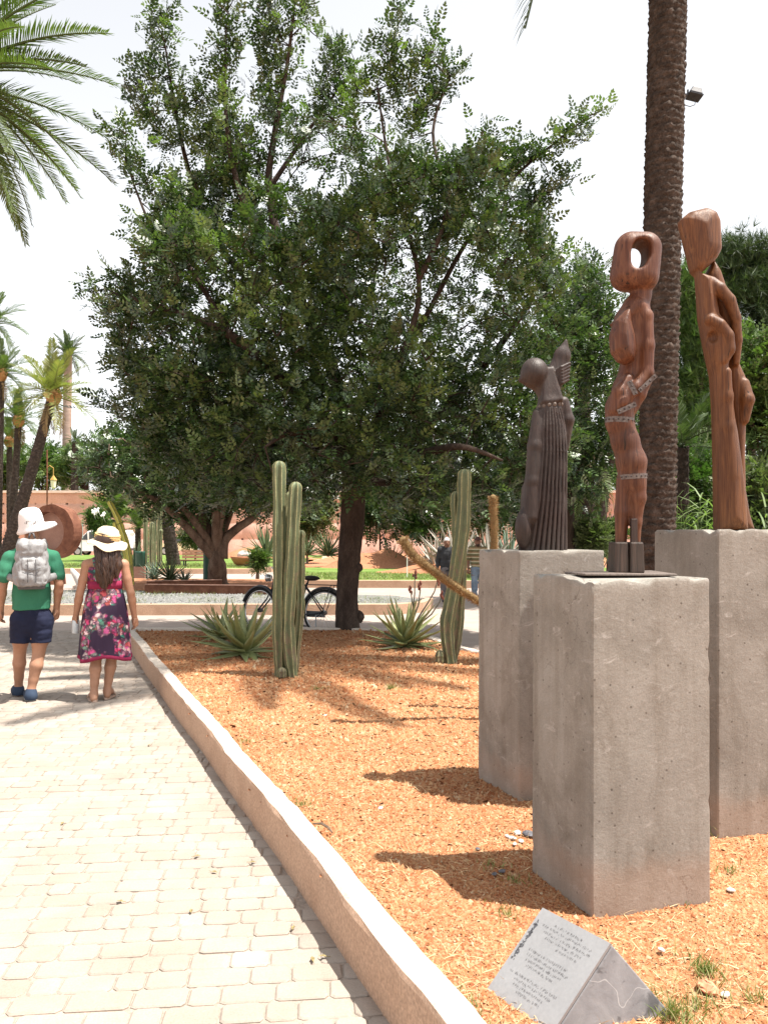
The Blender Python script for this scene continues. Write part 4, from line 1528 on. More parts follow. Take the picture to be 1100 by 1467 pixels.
for px, py in tries:
    # front-to-back depth of the crown at this height
    wrow = hw * (0.55 + 0.45 * math.sin(math.pi * min(1, max(0.03, (py - 10) / 760)) ** 0.9))
    D = 2.35 * math.sqrt(max(0.05, 1 - ((px - cx) / (wrow + 40)) ** 2)) * min(1, 0.35 + py / 520)
    dy = rng.uniform(-.86, 1) * D
    p = TP(px, py, dy)
    if py > 560:                                  # underside rises away from the front rim
        if rng.random() < 0.25 * (py - 560) / 180: continue
    cp.append((p.x, p.y, p.z, py))
cp = np.array(cp)
nz = vnoise(cp[:, :3] * 1.25 + 11, 21) * 0.65 + vnoise(cp[:, :3] * 2.6 + 5, 22) * 0.35
thr = np.interp(cp[:, 3], [150, 280, 420, 560, 740], [0.555, 0.54, 0.49, 0.43, 0.40])
cp = cp[nz > thr][:2700]
# lighter leaves, painted as sunlight, gather towards the top
sh = []
for pts, rad, dy in shoots:
    L = 0
    for (x0, y0), (x1, y1) in zip(pts[:-1], pts[1:]):
        n = max(2, int(math.hypot(x1 - x0, y1 - y0) / 6.5))
        for i in range(n):
            t = i / n
            p = TP(x0 + (x1 - x0) * t + random.gauss(0, rad * .55), y0 + (y1 - y0) * t + random.gauss(0, rad * .5), dy + random.gauss(0, rad / 100 * .6))
            sh.append((p.x, p.y, p.z, 0))
sh = np.array(sh)
allc = np.concatenate([cp, sh])
C = allc[:, :3]
axis = np.array([0, 0, 2.6])
out = norm(C - axis * np.array([0, 0, 1.0]) - np.stack([C[:, 0] * 0.35, C[:, 1] * 0.35, C[:, 2] * 0.0], -1))
dirs = norm(out + np.array([0, 0, 0.7]))
limbpts = []
for pts, rr_ in [(main[4:], mr[4:])] + limbs:
    limbpts += [tuple(p) for p in bezier_pts(pts, 10)]
limbpts = np.array(limbpts)
grow_twigs('branches', C, limbpts, M['bark'], tree, 0.0085)
SP = spray(4, 0.165, 0.058)
is_y = rng.random(len(C)) < np.where(vnoise(C * 1.3, 31) > 0.56, 0.36, 0.05) * np.interp(C[:, 2], [1.5, 3.5], [0.35, 1.1])  # painted sunlit leaf tone picked more often higher up
foliage('crown', C[~is_y], dirs[~is_y], 10, 0.085, SP, 1.07, M['carob'], tree)
foliage('sunlit_tone_leaves', C[is_y], dirs[is_y], 10, 0.08, SP, 1.05, M['young'], tree)

# ---------- second, multi-stemmed tree on the planting bed -------------------
def crown_cloud(ells, n, origin, seed, thr=0.42, f=1.0):
    """points through a set of ellipsoids (centre, radii), thinned by noise"""
    r2 = np.random.default_rng(seed)
    out = []
    vol = np.array([e[1][0] * e[1][1] * e[1][2] for e in ells])
    for e, v_ in zip(ells, vol / vol.sum()):
        m_ = int(n * v_ * 3)
        q_ = norm(r2.normal(size=(m_, 3))) * (r2.uniform(0, 1, (m_, 1)) ** (1 / 2.4))
        out.append(np.array(e[0]) + q_ * np.array(e[1]))
    out = np.concatenate(out)
    out = out[(vnoise(out * f + seed, seed) * .65 + vnoise(out * f * 2.3 + seed, seed + 1) * .35) > thr]
    r2.shuffle(out)
    return out[:n] - np.array(origin)


def leafy_tree(name, label, cat, base, ells, n, per, tpl, size, lmat, bmat, trunk_r, seed, spread=0.12, group=None, thr=0.42, f=1.0, limbs_n=6, trunk_pts=None, extra=None, jit=0.75):
    t_ = thing(name, label, cat, base, 0, group)
    o_ = Vector(base)
    C_ = crown_cloud(ells, n, base, seed, thr, f)
    cen = C_.mean(0)
    top = Vector((cen[0] * 0.6, cen[1] * 0.6, cen[2] * 0.75))
    tp = trunk_pts or [Vector((0, 0, -0.05)), Vector((cen[0] * .15, cen[1] * .15, cen[2] * .3)), top]
    lim, pool = [], []
    rr_ = random.Random(seed)
    for i in range(limbs_n):
        e = C_[rr_.randrange(len(C_))]
        s_ = tp[-2].lerp(tp[-1], rr_.uniform(0.2, 1))
        md = s_.lerp(Vector(e), 0.5) + Vector((0, 0, 0.1 * (Vector(e) - s_).length))
        lim.append(([s_, md, Vector(e)], [trunk_r * .55, trunk_r * .35, trunk_r * .1]))
    if extra: lim += extra
    knotty_trunk('trunk', tp, [trunk_r * 1.2] + [trunk_r * .9] * (len(tp) - 2) + [trunk_r * .45], bmat, t_, 12, 0.12, seed, lim)
    for pts, _ in [(tp[1:], 0)] + lim: pool += [tuple(p) for p in bezier_pts(pts, 6)]
    pool = np.array(pool)
    d_ = norm(norm(C_ - cen) + np.array([0, 0, .5]))
    grow_twigs('branches', C_, pool, bmat, t_, max(0.006, trunk_r * .06))
    foliage('crown', C_, d_, per, spread, tpl, size, lmat, t_, jit=jit)
    return t_


Y2 = 20.2
b2 = G(312, 838, 0.17)
def E(px, py, rx, ry, Y, dep=None, dY=0.0):
    """crown ellipsoid given in photo pixels"""
    p = P(px, py, Y)
    return ((p.x, Y + dY, p.z), (rx / F * Y, dep or (rx / F * Y) * .8, ry / F * Y))
st = lambda px, py, dy=0.0: P(px, py, Y2) - b2 + Vector((0, dy, 0))
leafy_tree('broadleaf_tree', 'lower round tree with several brown stems, growing on the bed behind the steel edging', 'tree', b2,
           [E(300, 668, 160, 66, Y2, 2.6), E(180, 665, 60, 42, Y2, 1.6), E(400, 690, 80, 52, Y2, 2.0), E(250, 712, 70, 34, Y2, 1.6)], 1100, 6, SP, 1.75, M['carob'], M['bark2'], 0.24, 5, 0.16, thr=0.36,
           trunk_pts=[Vector((0, 0, -.05)), st(311, 810), st(309, 785)],
           extra=[([st(306, 790), st(300, 765), st(290, 745), st(283, 738)], [.16, .12, .08, .06]), ([st(312, 795), st(313, 760), st(314, 735), st(312, 700)], [.17, .12, .1, .07]),
                  ([st(318, 800), st(322, 775), st(340, 757), st(362, 742), st(385, 715)], [.16, .12, .11, .09, .06]), ([st(300, 765), st(296, 740), st(300, 700)], [.12, .09, .06])])

# ---------- carob-like tree behind the robed figure ---------------------------
leafy_tree('broadleaf_tree', 'airy green tree standing between the large tree and the palm trunk', 'tree', (P(815, 790, 17).x, 17, 0.12),
           [E(835, 430, 46, 48, 17, 1.0), E(800, 520, 70, 80, 17, 1.5), E(845, 560, 50, 80, 17, 1.2), E(800, 650, 70, 80, 17, 1.4), E(868, 480, 20, 50, 17, .8)], 620, 6, SP, 1.55, M['carob'], M['bark'], 0.12, 15, 0.15, thr=0.44)
# ------------------------------------------------------------------ palms
M['frond'] = leafmat('palm leaflets', [(0.056, 0.088, 0.024), (0.088, 0.124, 0.040), (0.120, 0.152, 0.056)], 0.3, 0.5, 0.35)
M['frond_dark'] = leafmat('dark palm leaflets', [(0.035, 0.06, 0.022), (0.06, 0.09, 0.035), (0.085, 0.115, 0.05)], 0.25, 0.5, 0.35)
M['frond_gold'] = leafmat('yellowing palm leaflets', [(0.17, 0.18, 0.055), (0.23, 0.22, 0.08), (0.13, 0.155, 0.05)], 0.35, 0.5, 0.3)
M['frond_dry'] = leafmat('dry palm leaflets', [(0.24, 0.16, 0.08), (0.32, 0.22, 0.12), (0.18, 0.11, 0.06)], 0.2, 0.7, 0.2)
M['palm_bark'] = surf('palm bark', [(0.024, 0.018, 0.015), (0.050, 0.038, 0.031), (0.097, 0.074, 0.062)], 12, 8, 0.9, 0.15, 0.9, 35, 0.015, fine=0.35, fscale=60)
M['palm_bark_pale'] = surf('pale smooth palm trunk', [(0.26, 0.19, 0.155), (0.36, 0.27, 0.225)], 10, 8, 0.9, 0.15, 0.6, 30, 0.02, stretch=(.5, .5, 6))
M['boot'] = surf('orange brown leaf bases', [(0.20, 0.09, 0.035), (0.36, 0.18, 0.07), (0.46, 0.27, 0.12)], 6, 6, 0.8, 0.2, 0.6, 40)


def frond_mesh(L=1.0, droop=0.35, pairs=40, leaf=0.22, vee=0.5, seed=0, width=0.035, taper=True):
    """feather leaf along +Y, arching down, leaflets both sides"""
    rr_ = np.random.default_rng(seed)
    t = np.linspace(0, 1, 13)
    py_, pz_ = L * (t - 0.12 * droop * t ** 3), -droop * L * t ** 2.3 + 0.06 * L * t
    V, F4, F3 = [], [], []
    # midrib, three-sided
    for i in range(13):
        r_ = 0.014 * L * (1 - 0.85 * t[i])
        for a in (0.5, 2.6, 4.7): V.append((r_ * math.cos(a), py_[i], pz_[i] + r_ * math.sin(a)))
    for i in range(12):
        for k_ in range(3): F4.append((i * 3 + k_, i * 3 + (k_ + 1) % 3, i * 3 + 3 + (k_ + 1) % 3, i * 3 + 3 + k_))
    for i in range(pairs):
        u = 0.12 + 0.88 * (i + 0.5) / pairs
        y, z = np.interp(u, t, py_), np.interp(u, t, pz_)
        tang = np.array([0, np.interp(min(u + .03, 1), t, py_) - np.interp(u - .03, t, py_), np.interp(min(u + .03, 1), t, pz_) - np.interp(u - .03, t, pz_)])
        tang = tang / np.linalg.norm(tang)
        nrm_ = np.array([0, -tang[2], tang[1]])
        ll = leaf * L * (math.sin(math.pi * (0.16 + 0.78 * u ** 0.85)) ** 0.8) * rr_.uniform(0.8, 1.12)
        for s_ in (-1, 1):
            fw = 0.55 + 0.75 * u + rr_.normal(0, .1)
            d = np.array([s_, 0, 0]) + tang * fw + nrm_ * (vee + rr_.normal(0, .14))
            d /= np.linalg.norm(d)
            w_ = np.cross(d, nrm_)
            w_ = w_ / np.linalg.norm(w_) * width * L * 0.5
            p0 = np.array([0, y, z])
            o = len(V)
            sag = np.array([0, 0, -0.10 * ll])
            for q_ in (p0 - w_ * .5, p0 + w_ * .5, p0 + d * ll * .5 + w_ - sag * 0, p0 + d * ll * .5 - w_, p0 + d * ll + sag): V.append(tuple(q_))
            F4.append((o, o + 1, o + 2, o + 3))
            F3.append((o + 3, o + 2, o + 4))
    return fast_mesh('frond', np.array(V), [np.array(F4), np.array(F3)])


FR = {}
def fronds(kind, mat):
    if (kind, mat) not in FR:
        spec = {'date': dict(pairs=46, leaf=0.2, vee=0.55, width=0.013), 'far': dict(pairs=26, leaf=0.24, vee=0.5, width=0.024), 'near': dict(pairs=78, leaf=0.155, vee=0.5, width=0.0085), 'stiff': dict(pairs=22, leaf=0.2, vee=0.35, width=0.03)}[kind]
        ms = []
        for i, dr in enumerate((0.10, 0.22, 0.36, 0.52)):
            me = frond_mesh(1.0, dr, seed=i * 7 + len(FR), **spec)
            me.materials.append(M[mat])
            ms.append(me)
        FR[(kind, mat)] = ms
    return FR[(kind, mat)]


def ring_trunk(pts, radii, mat, parent, n=14, step=0.09, amp=0.08, seed=0, name='trunk'):
    """trunk wrapped in rows of old leaf bases"""
    P2 = bezier_pts(pts, 24)
    seg = [0]
    for a, b in zip(P2[:-1], P2[1:]): seg.append(seg[-1] + (b - a).length)
    L = seg[-1]
    rows = max(6, int(L / step * 3))
    V, Q = [], []
    rr_ = np.random.default_rng(seed)
    co = np.array([tuple(p) for p in P2])
    rw = rr_.uniform(0.35, 1.35, (97, 16))
    for i in range(rows + 1):
        s_ = L * i / rows
        c = np.array([np.interp(s_, seg, co[:, j]) for j in range(3)])
        t = s_ / L * (len(radii) - 1)
        r_ = np.interp(t, np.arange(len(radii)), radii)
        row, part = divmod(i, 3)
        lip = (0.0, 0.55, 1.0)[part]
        for k_ in range(n):
            a = 2 * math.pi * k_ / n
            scal = abs(math.sin(a * 4.5 + row * 1.37 + 0.35 * math.sin(a * 2 + row * .6)))        # scalloped edges, staggered row by row
            scal *= rw[row % len(rw)][k_ * 16 // n]
            rad = r_ * (1 + amp * (lip * (0.8 + 0.45 * scal) - 0.5) + rr_.normal(0, amp * .2))
            V.append((c[0] + rad * math.cos(a), c[1] + rad * math.sin(a), c[2] + (0.5 * step * (scal - .5) * lip) + rr_.normal(0, step * .10)))
    for i in range(rows):
        for k_ in range(n):
            Q.append((i * n + k_, i * n + (k_ + 1) % n, (i + 1) * n + (k_ + 1) % n, (i + 1) * n + k_))
    return link(name, fast_mesh(name, np.array(V), np.array(Q)), mat, parent)


def palm(label, base, top, r0, r1, nf, L, kind='far', mat='frond', bark='palm_bark', elev=(75, -25), group='palms', seed=1, bend=0.0, dry=0, boots=True, step=0.12, n=12, amp=0.08, name='palm_tree', azr=(0, 360), mid=None, stiff=3):
    rr_ = random.Random(seed)
    t_ = thing(name, label, 'palm', base, 0, group)
    tp = Vector(top) - Vector(base)
    md = (Vector(mid) - Vector(base)) if mid is not None else tp * 0.5 + Vector((bend, 0, 0))
    ring_trunk([Vector((0, 0, -.05)), md, tp], [r0, (r0 + r1) / 2, r1], M[bark], t_, n, step, amp, seed)
    if boots:
        m = MB()
        m.lathe([(r1 * .95, -r1 * 2.2), (r1 * 1.6, -r1 * 1.1), (r1 * 1.9, 0), (r1 * 1.5, r1 * 1.2), (r1 * .6, r1 * 2.2)], 11, tp)
        m.V = [tuple(Vector(v_) + Vector((rr_.uniform(-.2, .2), rr_.uniform(-.2, .2), rr_.uniform(-.3, .3))) * r1) for v_ in m.V]
        m.build('leaf_base', M['boot'], t_)
    ms = fronds(kind, mat)
    for i in range(nf):
        u = (i + 0.5) / nf
        el = elev[0] + (elev[1] - elev[0]) * u ** 0.9 + rr_.uniform(-8, 8)
        az = azr[0] + (i * 137.5 + rr_.uniform(-14, 14)) % (azr[1] - azr[0])
        me = ms[min(stiff, int(u * 3.2 + rr_.uniform(0, .9)))]
        link('frond', me, None, t_, tp + Vector((0, 0, r1 * rr_.uniform(-.5, .8))), (R(el), 0, R(az)), L * rr_.uniform(0.82, 1.1))
    if dry:
        md_ = fronds(kind, 'frond_dry')
        for i in range(dry):
            link('dry_frond', md_[3], None, t_, tp - Vector((0, 0, r1 * 1.2)), (R(rr_.uniform(-75, -40)), 0, R(i * 360 / dry + rr_.uniform(-20, 20))), L * rr_.uniform(0.5, 0.8))
    return t_


# --- tall palm trunk behind the pedestals: bark scales as real relief, crown above the picture ---
PY = 7.6
pb = P(936, 800, PY)
pbase = Vector((pb.x, PY, BED))
ptop = P(972, -560, PY)
big = palm('tall palm with a thick scaly trunk standing behind the pedestals, floodlight clamped to it', pbase, ptop, 0.17, 0.165, 30, 3.0, 'near', 'frond', elev=(75, 2), seed=12, step=0.062, n=64, amp=0.10, boots=True, mid=P(948, 330, PY) + Vector((0, 0, 0)), group=None)
# one frond hanging low enough to enter the top of the view
ms = fronds('near', 'frond_dark')
tipdir = P(729, 22, PY - 0.3) - ptop
fr = link('frond', ms[0], None, big, ptop - pbase, None, tipdir.length * 1.02)
fr.rotation_euler = tipdir.to_track_quat('Y', 'Z').to_euler()
# floodlight on a bracket
fl = thing('floodlight', 'small dark floodlight clamped to the side of the tall palm trunk', 'floodlight', P(988, 136, PY))
fl.scale = (1.1, 1.1, 1.1)
M['black'] = plain('black painted metal', (0.03, 0.03, 0.04), 0.5, 0.4)
M['glass'] = plain('lamp glass', (0.03, 0.033, 0.04), 0.5, 0.3)
m = MB()
m.box((0.04, 0, 0.02), (0.11, 0.12, 0.055), (0, R(14), 0), taper=0.7)
hd = m.build('housing', M['black'], fl, bevel=0.006)
m = MB()
m.box((0.037, 0, -0.016), (0.115, 0.125, 0.01), (0, R(14), 0))
m.build('lens', M['glass'], hd)
m = MB()
m.bar((-0.06, 0, 0.0), (0.02, 0, 0.0), 0.018)
m.bar((-0.02, 0, 0.045), (-0.02, 0, -0.01), 0.012)
m.build('bracket', M['black'], fl)
m = MB()
m.tube([(0.02, 0.0, -0.02), (0.045, 0, -0.05), (0.04, 0, -0.085), (0.0, 0, -0.10), (-0.04, 0, -0.09)], 0.0035, 5)
m.build('cable', M['black'], fl)

# --- palm at the left whose fronds hang into the top corner ---
lb_, lt_ = Vector((-5.75, 10.2, 0.15)), P(-78, 112, 9.8)
palm('palm with long arching fronds beside the paved path, its trunk out of view', lb_, lt_, 0.2, 0.17, 66, 2.15, 'near', 'frond', elev=(66, -46), seed=31, step=0.1, n=20, group=None, stiff=1)

# --- palms in the distance on the left ---
def far_palm(label, bpx, bY, tpx, tpy, w0, w1, nf, Lpx, seed, z=0.15, **kw):
    k_ = bY / F
    top = P(tpx, tpy, bY)
    return palm(label, Vector((P(bpx, 0, bY).x, bY, z)), top, w0 * k_ / 2, w1 * k_ / 2, nf, Lpx * k_, seed=seed, **kw)
GP = 'palms in the distance'
far_palm('leaning palm with a golden crown in front of the pink wall', 2, 30, 76, 566, 21, 13, 34, 74, 3, mat='frond_gold', elev=(88, -18), group=GP, dry=6, mid=P(50, 660, 30))
far_palm('slender palm standing just behind the leaning golden one', 12, 33, 27, 602, 11, 9, 30, 48, 4, group=GP, elev=(88, -25), dry=4, mid=P(22, 690, 33))
far_palm('palm with a grey green crown above the slender palm', -4, 31, 2, 535, 12, 10, 32, 52, 5, group=GP, elev=(85, -25), dry=3)
far_palm('tallest of the palms clustered left of the leaning one', -30, 34, -14, 462, 13, 11, 32, 58, 6, group=GP, elev=(85, -30))
far_palm('low palm among the trunks of the clustered palms', 15, 36, 14, 632, 9, 8, 26, 40, 7, group=GP, elev=(85, -30))
far_palm('very tall palm with a pale smooth column and small stiff crown beyond the wall', 94, 75, 98, 508, 14, 11, 40, 36, 8, group=GP, bark='palm_bark_pale', kind='stiff', mat='frond_dark', elev=(88, -38), boots=False, amp=0.02)
far_palm('small palm with a brown trunk beyond the pink wall', 106, 66, 108, 634, 12, 9, 24, 22, 9, group=GP, mat='frond_dark', elev=(80, -40), boots=False)
far_palm('bushy palm with upright grey green fronds in front of the wall', 165, 40, 166, 745, 22, 22, 46, 62, 10, group=GP, elev=(85, 8), mat='frond', boots=False)
far_palm('young feathery palm beside the distant column cacti', 198, 36, 198, 757, 9, 8, 22, 42, 11, group=GP, elev=(85, 0), boots=False)
far_palm('palm with a curved mottled trunk leaning beside the bench', 250, 34, 236, 700, 20, 16, 26, 52, 13, group=GP, elev=(80, -30), mat='frond_dark', mid=P(240, 745, 34))
far_palm('palm with a leaning rough trunk between the robed and ring-headed figures', 846, 21, 884, 610, 30, 17, 30, 75, 14, group=GP, elev=(80, -30), mat='frond_dark', mid=P(862, 700, 21))
far_palm('palm whose frond tips rise beyond the large tree', 838, 32, 836, 438, 20, 16, 30, 70, 15, group=GP, elev=(85, -30), mat='frond_dark')
far_palm('short palm with drooping grey fronds beside the robed figure', 832, 19, 838, 668, 44, 26, 34, 80, 16, group=GP, elev=(80, -45), mat='frond', boots=False)
far_palm('low palm fronds behind the tall palm trunk', 975, 13, 978, 640, 24, 16, 18, 90, 18, group=GP, elev=(80, -5), mat='frond_dark', boots=False)

# ------------------------------------------------------------------ cacti
def cactus_mat(name, a, b_):
    m, nt, b = mk(name)
    v = coords(nt, (1, 1, .4))
    c = ramp(nt, noise(nt, v, 7, 8, 0.65, 0.4), [(0.28, a), (0.5, b_), (0.72, tuple(x * 1.3 for x in b_))])
    # corky brown scars, thicker low on the stem
    sx = nt.nodes.new('ShaderNodeSeparateXYZ')
    nt.links.new(coords(nt), sx.inputs[0])
    ma = nt.nodes.new('ShaderNodeMath')
    ma.operation = 'MULTIPLY_ADD'
    nt.links.new(sx.outputs[2], ma.inputs[0])
    ma.inputs[1].default_value = 0.10
    nt.links.new(noise(nt, coords(nt, (1, 1, .6)), 13, 7, 0.7), ma.inputs[2])
    k_ = ramp(nt, ma.outputs[0], [(0.46, (0.85, 0.85, 0.85)), (0.56, (0, 0, 0))])
    c = mixc(nt, c, (0.16, 0.12, 0.075), k_)
    f = ramp(nt, noise(nt, coords(nt), 120, 3), [(0.3, (0.8,) * 3), (0.7, (1.18,) * 3)])
    c = mixc(nt, c, f, 1.0, 'MULTIPLY')
    nt.links.new(c, b.inputs['Base Color'])
    b.inputs['Roughness'].default_value = 0.6
    bump(nt, b, noise(nt, coords(nt), 60, 5), 0.35, 0.004)
    return m


M['cactus'] = cactus_mat('dusty green cactus skin', (0.05, 0.068, 0.032), (0.105, 0.13, 0.062))
M['cactus_rib'] = surf('pale woolly rib edge', [(0.17, 0.17, 0.085), (0.36, 0.35, 0.20)], 9, 4, 0.9, 0.1, 0.5, 120)
M['cactus_yellow'] = cactus_mat('yellow striped cactus skin', (0.34, 0.32, 0.05), (0.5, 0.46, 0.09))
M['golden'] = island('golden spines', [(0.180, 0.094, 0.036), (0.274, 0.158, 0.065), (0.346, 0.238, 0.115)], 0.7, 0.3, 0)


def stem(parent, pts, r, ribs, mat, edge, seed=0, depth=0.42, edge_w=0.085, cap=1.0, base_thin=0.8):
    """ribbed column; its pale rib edges are a sub-part"""
    P2 = bezier_pts(pts, 10)
    n = ribs * 6
    rr_ = np.random.default_rng(seed)
    V, Q, EV, EQ = [], [], [], []
    L = len(P2)
    Pc, Rd = [], []
    for i, p in enumerate(P2):
        t = i / (L - 1)
        Pc.append(p)
        Rd.append(r * (base_thin + (1 - base_thin) * min(1, t * 4)) * (1 + 0.06 * math.sin(t * 17 + seed * 2) + 0.05 * math.sin(t * 41 + seed) + rr_.normal(0, .02)))
    d_end = (P2[-1] - P2[-2]).normalized()
    for a in (0.35, 0.65, 0.88, 0.99):
        Pc.append(P2[-1] + d_end * r * 1.05 * cap * a)
        Rd.append(r * math.sqrt(max(0.02, 1 - a * a)))
    for i, (p, rad) in enumerate(zip(Pc, Rd)):
        for k_ in range(n):
            a = 2 * math.pi * k_ / n
            w_ = abs(((k_ / 6.0) % 1.0) - 0.5) * 2            # 0 in the groove, 1 on the rib
            q_ = rad * (1 - depth * (1 - w_ ** 0.8))
            V.append((p.x + q_ * math.cos(a), p.y + q_ * math.sin(a), p.z))
    for i in range(len(Pc) - 1):
        for k_ in range(n):
            Q.append((i * n + k_, i * n + (k_ + 1) % n, (i + 1) * n + (k_ + 1) % n, (i + 1) * n + k_))
    me = fast_mesh('stem', np.array(V), np.array(Q), True)
    st_ = link('stem', me, mat, parent)
    m = MB()
    for j in range(ribs):
        a = 2 * math.pi * (j * 6) / n
        m.tube([(p.x + rad * .985 * math.cos(a), p.y + rad * .985 * math.sin(a), p.z) for p, rad in zip(Pc, Rd)], [r * edge_w * (1 if 0 < i_ < len(Pc) - 2 else .5) * random.uniform(.75, 1.2) for i_ in range(len(Pc))], 4, False)
    m.build('rib_edges', edge, st_, kind='stuff')
    return st_


def cactus(label, base, stems, scale_px, group, ribs=6, mat='cactus', edge='cactus_rib', name='column_cactus'):
    t_ = thing(name, label, 'cactus', base, 0, group)
    for i, (pts, rpx, dy) in enumerate(stems):
        Y = base.y
        q_ = []
        for px, py in pts:
            p = P(px, py, Y)
            q_.append(Vector((p.x - base.x, dy, p.z - base.z)))
        stem(t_, q_, rpx * Y / F, ribs, M[mat], M[edge], i + 1)
    return t_


GC = 'column cacti'
b1 = G(411, 967, BED)
cactus('clump of tall ribbed column cacti in front of the aloe and bicycle', Vector((b1.x, b1.y, BED)),
       [([(402, 972), (400, 900), (401, 790), (400, 670)], 9.2, 0), ([(420, 972), (414, 900), (419, 800), (424, 700)], 8.8, -.04), ([(413, 972), (409, 900), (413, 800), (414, 712)], 8, .09),
        ([(420, 970), (428, 880), (429, 830), (430, 766)], 6.5, .05), ([(406, 968), (406, 960)], 6, -.1)], 1, GC)
b2_ = G(640, 949, BED)
cactus('pair of tall column cacti with a stub, beside the concrete pedestal', Vector((b2_.x, b2_.y, BED)),
       [([(646, 955), (640, 900), (648, 850), (662, 760), (665, 682)], 9.6, 0), ([(648, 955), (655, 900), (660, 830), (657, 760), (656, 712)], 9, .1), ([(630, 952), (630, 938)], 6.5, -.02)], 1, GC)
b3_ = G(222, 812, 0.17)
b3_ = Vector((P(222, 0, 25).x, 25, 0.17))
cactus('distant group of five slim column cacti beside the litter bin', b3_, [([(209, 812), (209, 760), (208, 724)], 3.2, 0), ([(215, 812), (215, 770), (216, 735)], 4, .4), ([(221, 812), (221, 775), (222, 752)], 3.6, -.3), ([(226, 812), (226, 760), (228, 720)], 3.6, .2), ([(231, 812), (231, 780), (232, 761)], 3, -.1)], 1, GC)
b4_ = Vector((P(188, 0, 19.5).x, 19.5, 0.17))
cactus('leaning yellow striped column cactus rising behind the woman', b4_, [([(189, 838), (184, 790), (172, 750), (159, 722)], 4.6, 0), ([(187, 838), (178, 795), (168, 768), (163, 752)], 4.2, .15)], 1, GC, 5, 'cactus_yellow', 'cactus_rib')


M['gold_skin'] = surf('golden tan cactus skin', [(0.122, 0.079, 0.032), (0.216, 0.144, 0.065)], 20, 5, 0.8, 0.2, 0.6, 90, 0.006, stretch=(1, 1, 1))


def fuzzy(label, base, pts, r, group):
    """slim cactus thickly covered in golden spines"""
    t_ = thing('golden_cactus', label, 'cactus', base, 0, group)
    q_ = [Vector(p) - Vector(base) for p in pts]
    P2 = bezier_pts(q_, 12)
    m = MB()
    end_ = (P2[-1] - P2[-2]).normalized()
    m.tube(P2 + [P2[-1] + end_ * r * .35, P2[-1] + end_ * r * .6], [r * (.62 + .22 * i / len(P2)) for i in range(len(P2))] + [r * .6, r * .15], 14)
    m.build('stem', M['gold_skin'], t_, True)
    co = np.array([tuple(p) for p in P2])
    n = 4200
    u = rng.uniform(0, len(P2) - 1.001, n)
    i0 = u.astype(int)
    fr_ = (u - i0)[:, None]
    c = co[i0] * (1 - fr_) + co[i0 + 1] * fr_
    ax = norm(co[i0 + 1] - co[i0])
    rd = norm(np.cross(ax, rng.normal(size=(n, 3))))
    blades('spines', c + rd * r * .7, rd + ax * rng.uniform(0.0, 1.0, (n, 1)), rng.uniform(.35, .8, n) * r * (0.8 + 0.7 * (u[:] / len(P2)) ** 3), np.full(n, r * .06), M['golden'], t_)


g1 = Vector((P(760, 0, 5.6).x, 5.6, BED))
fuzzy('golden spined cactus leaning out across the column cacti', g1, [g1, P(720, 885, 5.55), P(683, 860, 5.5), P(648, 838, 5.45), P(612, 812, 5.4), P(590, 794, 5.4), P(577, 773, 5.4)], 0.036, 'golden spined cacti')
g2 = Vector((P(707, 0, 5.9).x, 5.9, BED))
fuzzy('upright golden spined cactus behind the left pedestal', g2, [g2, P(707, 850, 5.9), P(708, 780, 5.9), P(706, 712, 5.9)], 0.031, 'golden spined cacti')

# ------------------------------------------------------------------ aloes and agaves
M['aloe'] = surf('grey green aloe leaf', [(0.116, 0.144, 0.055), (0.212, 0.240, 0.097), (0.340, 0.346, 0.163)], 5, 6, 0.4, 0.4, 0.2, 40, 0.003, stretch=(1, .4, 1), fine=0.12)
M['agave'] = surf('blue green agave leaf', [(0.10, 0.15, 0.11), (0.18, 0.24, 0.18)], 4, 6, 0.55, 0.35, 0.2, 40, 0.003)
M['spiky'] = surf('fresh green spiky leaf', [(0.06, 0.09, 0.04), (0.12, 0.165, 0.075)], 4, 6, 0.5, 0.4, 0.1, 40, 0.003)
M['dry_agave'] = surf('dry grey agave leaf', [(0.26, 0.235, 0.20), (0.42, 0.39, 0.34)], 4, 6, 0.85, 0.2, 0.2, 40, 0.003)


def aloe_leaf(curve=0.25, width=0.105, thick=0.04, channel=0.03):
    """tapering fleshy leaf along +Y, channelled above"""
    V, Q = [], []
    n = 9
    for i in range(n + 1):
        t = i / n
        w_ = width * (1.0 - t) ** 0.75 * (1 + 0.25 * math.sin(math.pi * min(1, t * 1.6)))
        w_ = max(w_, 0.002)
        z = curve * t * t
        th = thick * (1 - t) + 0.002
        y = t * (1 - 0.15 * abs(curve) * t)
        V += [(-w_ / 2, y, z + channel * (1 - t)), (0, y, z), (w_ / 2, y, z + channel * (1 - t)), (w_ * .3, y, z - th * .55), (0, y, z - th), (-w_ * .3, y, z - th * .55)]
    for i in range(n):
        for k_ in range(6):
            Q.append((i * 6 + k_, i * 6 + (k_ + 1) % 6, (i + 1) * 6 + (k_ + 1) % 6, (i + 1) * 6 + k_))
    return fast_mesh('leaf', np.array(V), np.array(Q), True)


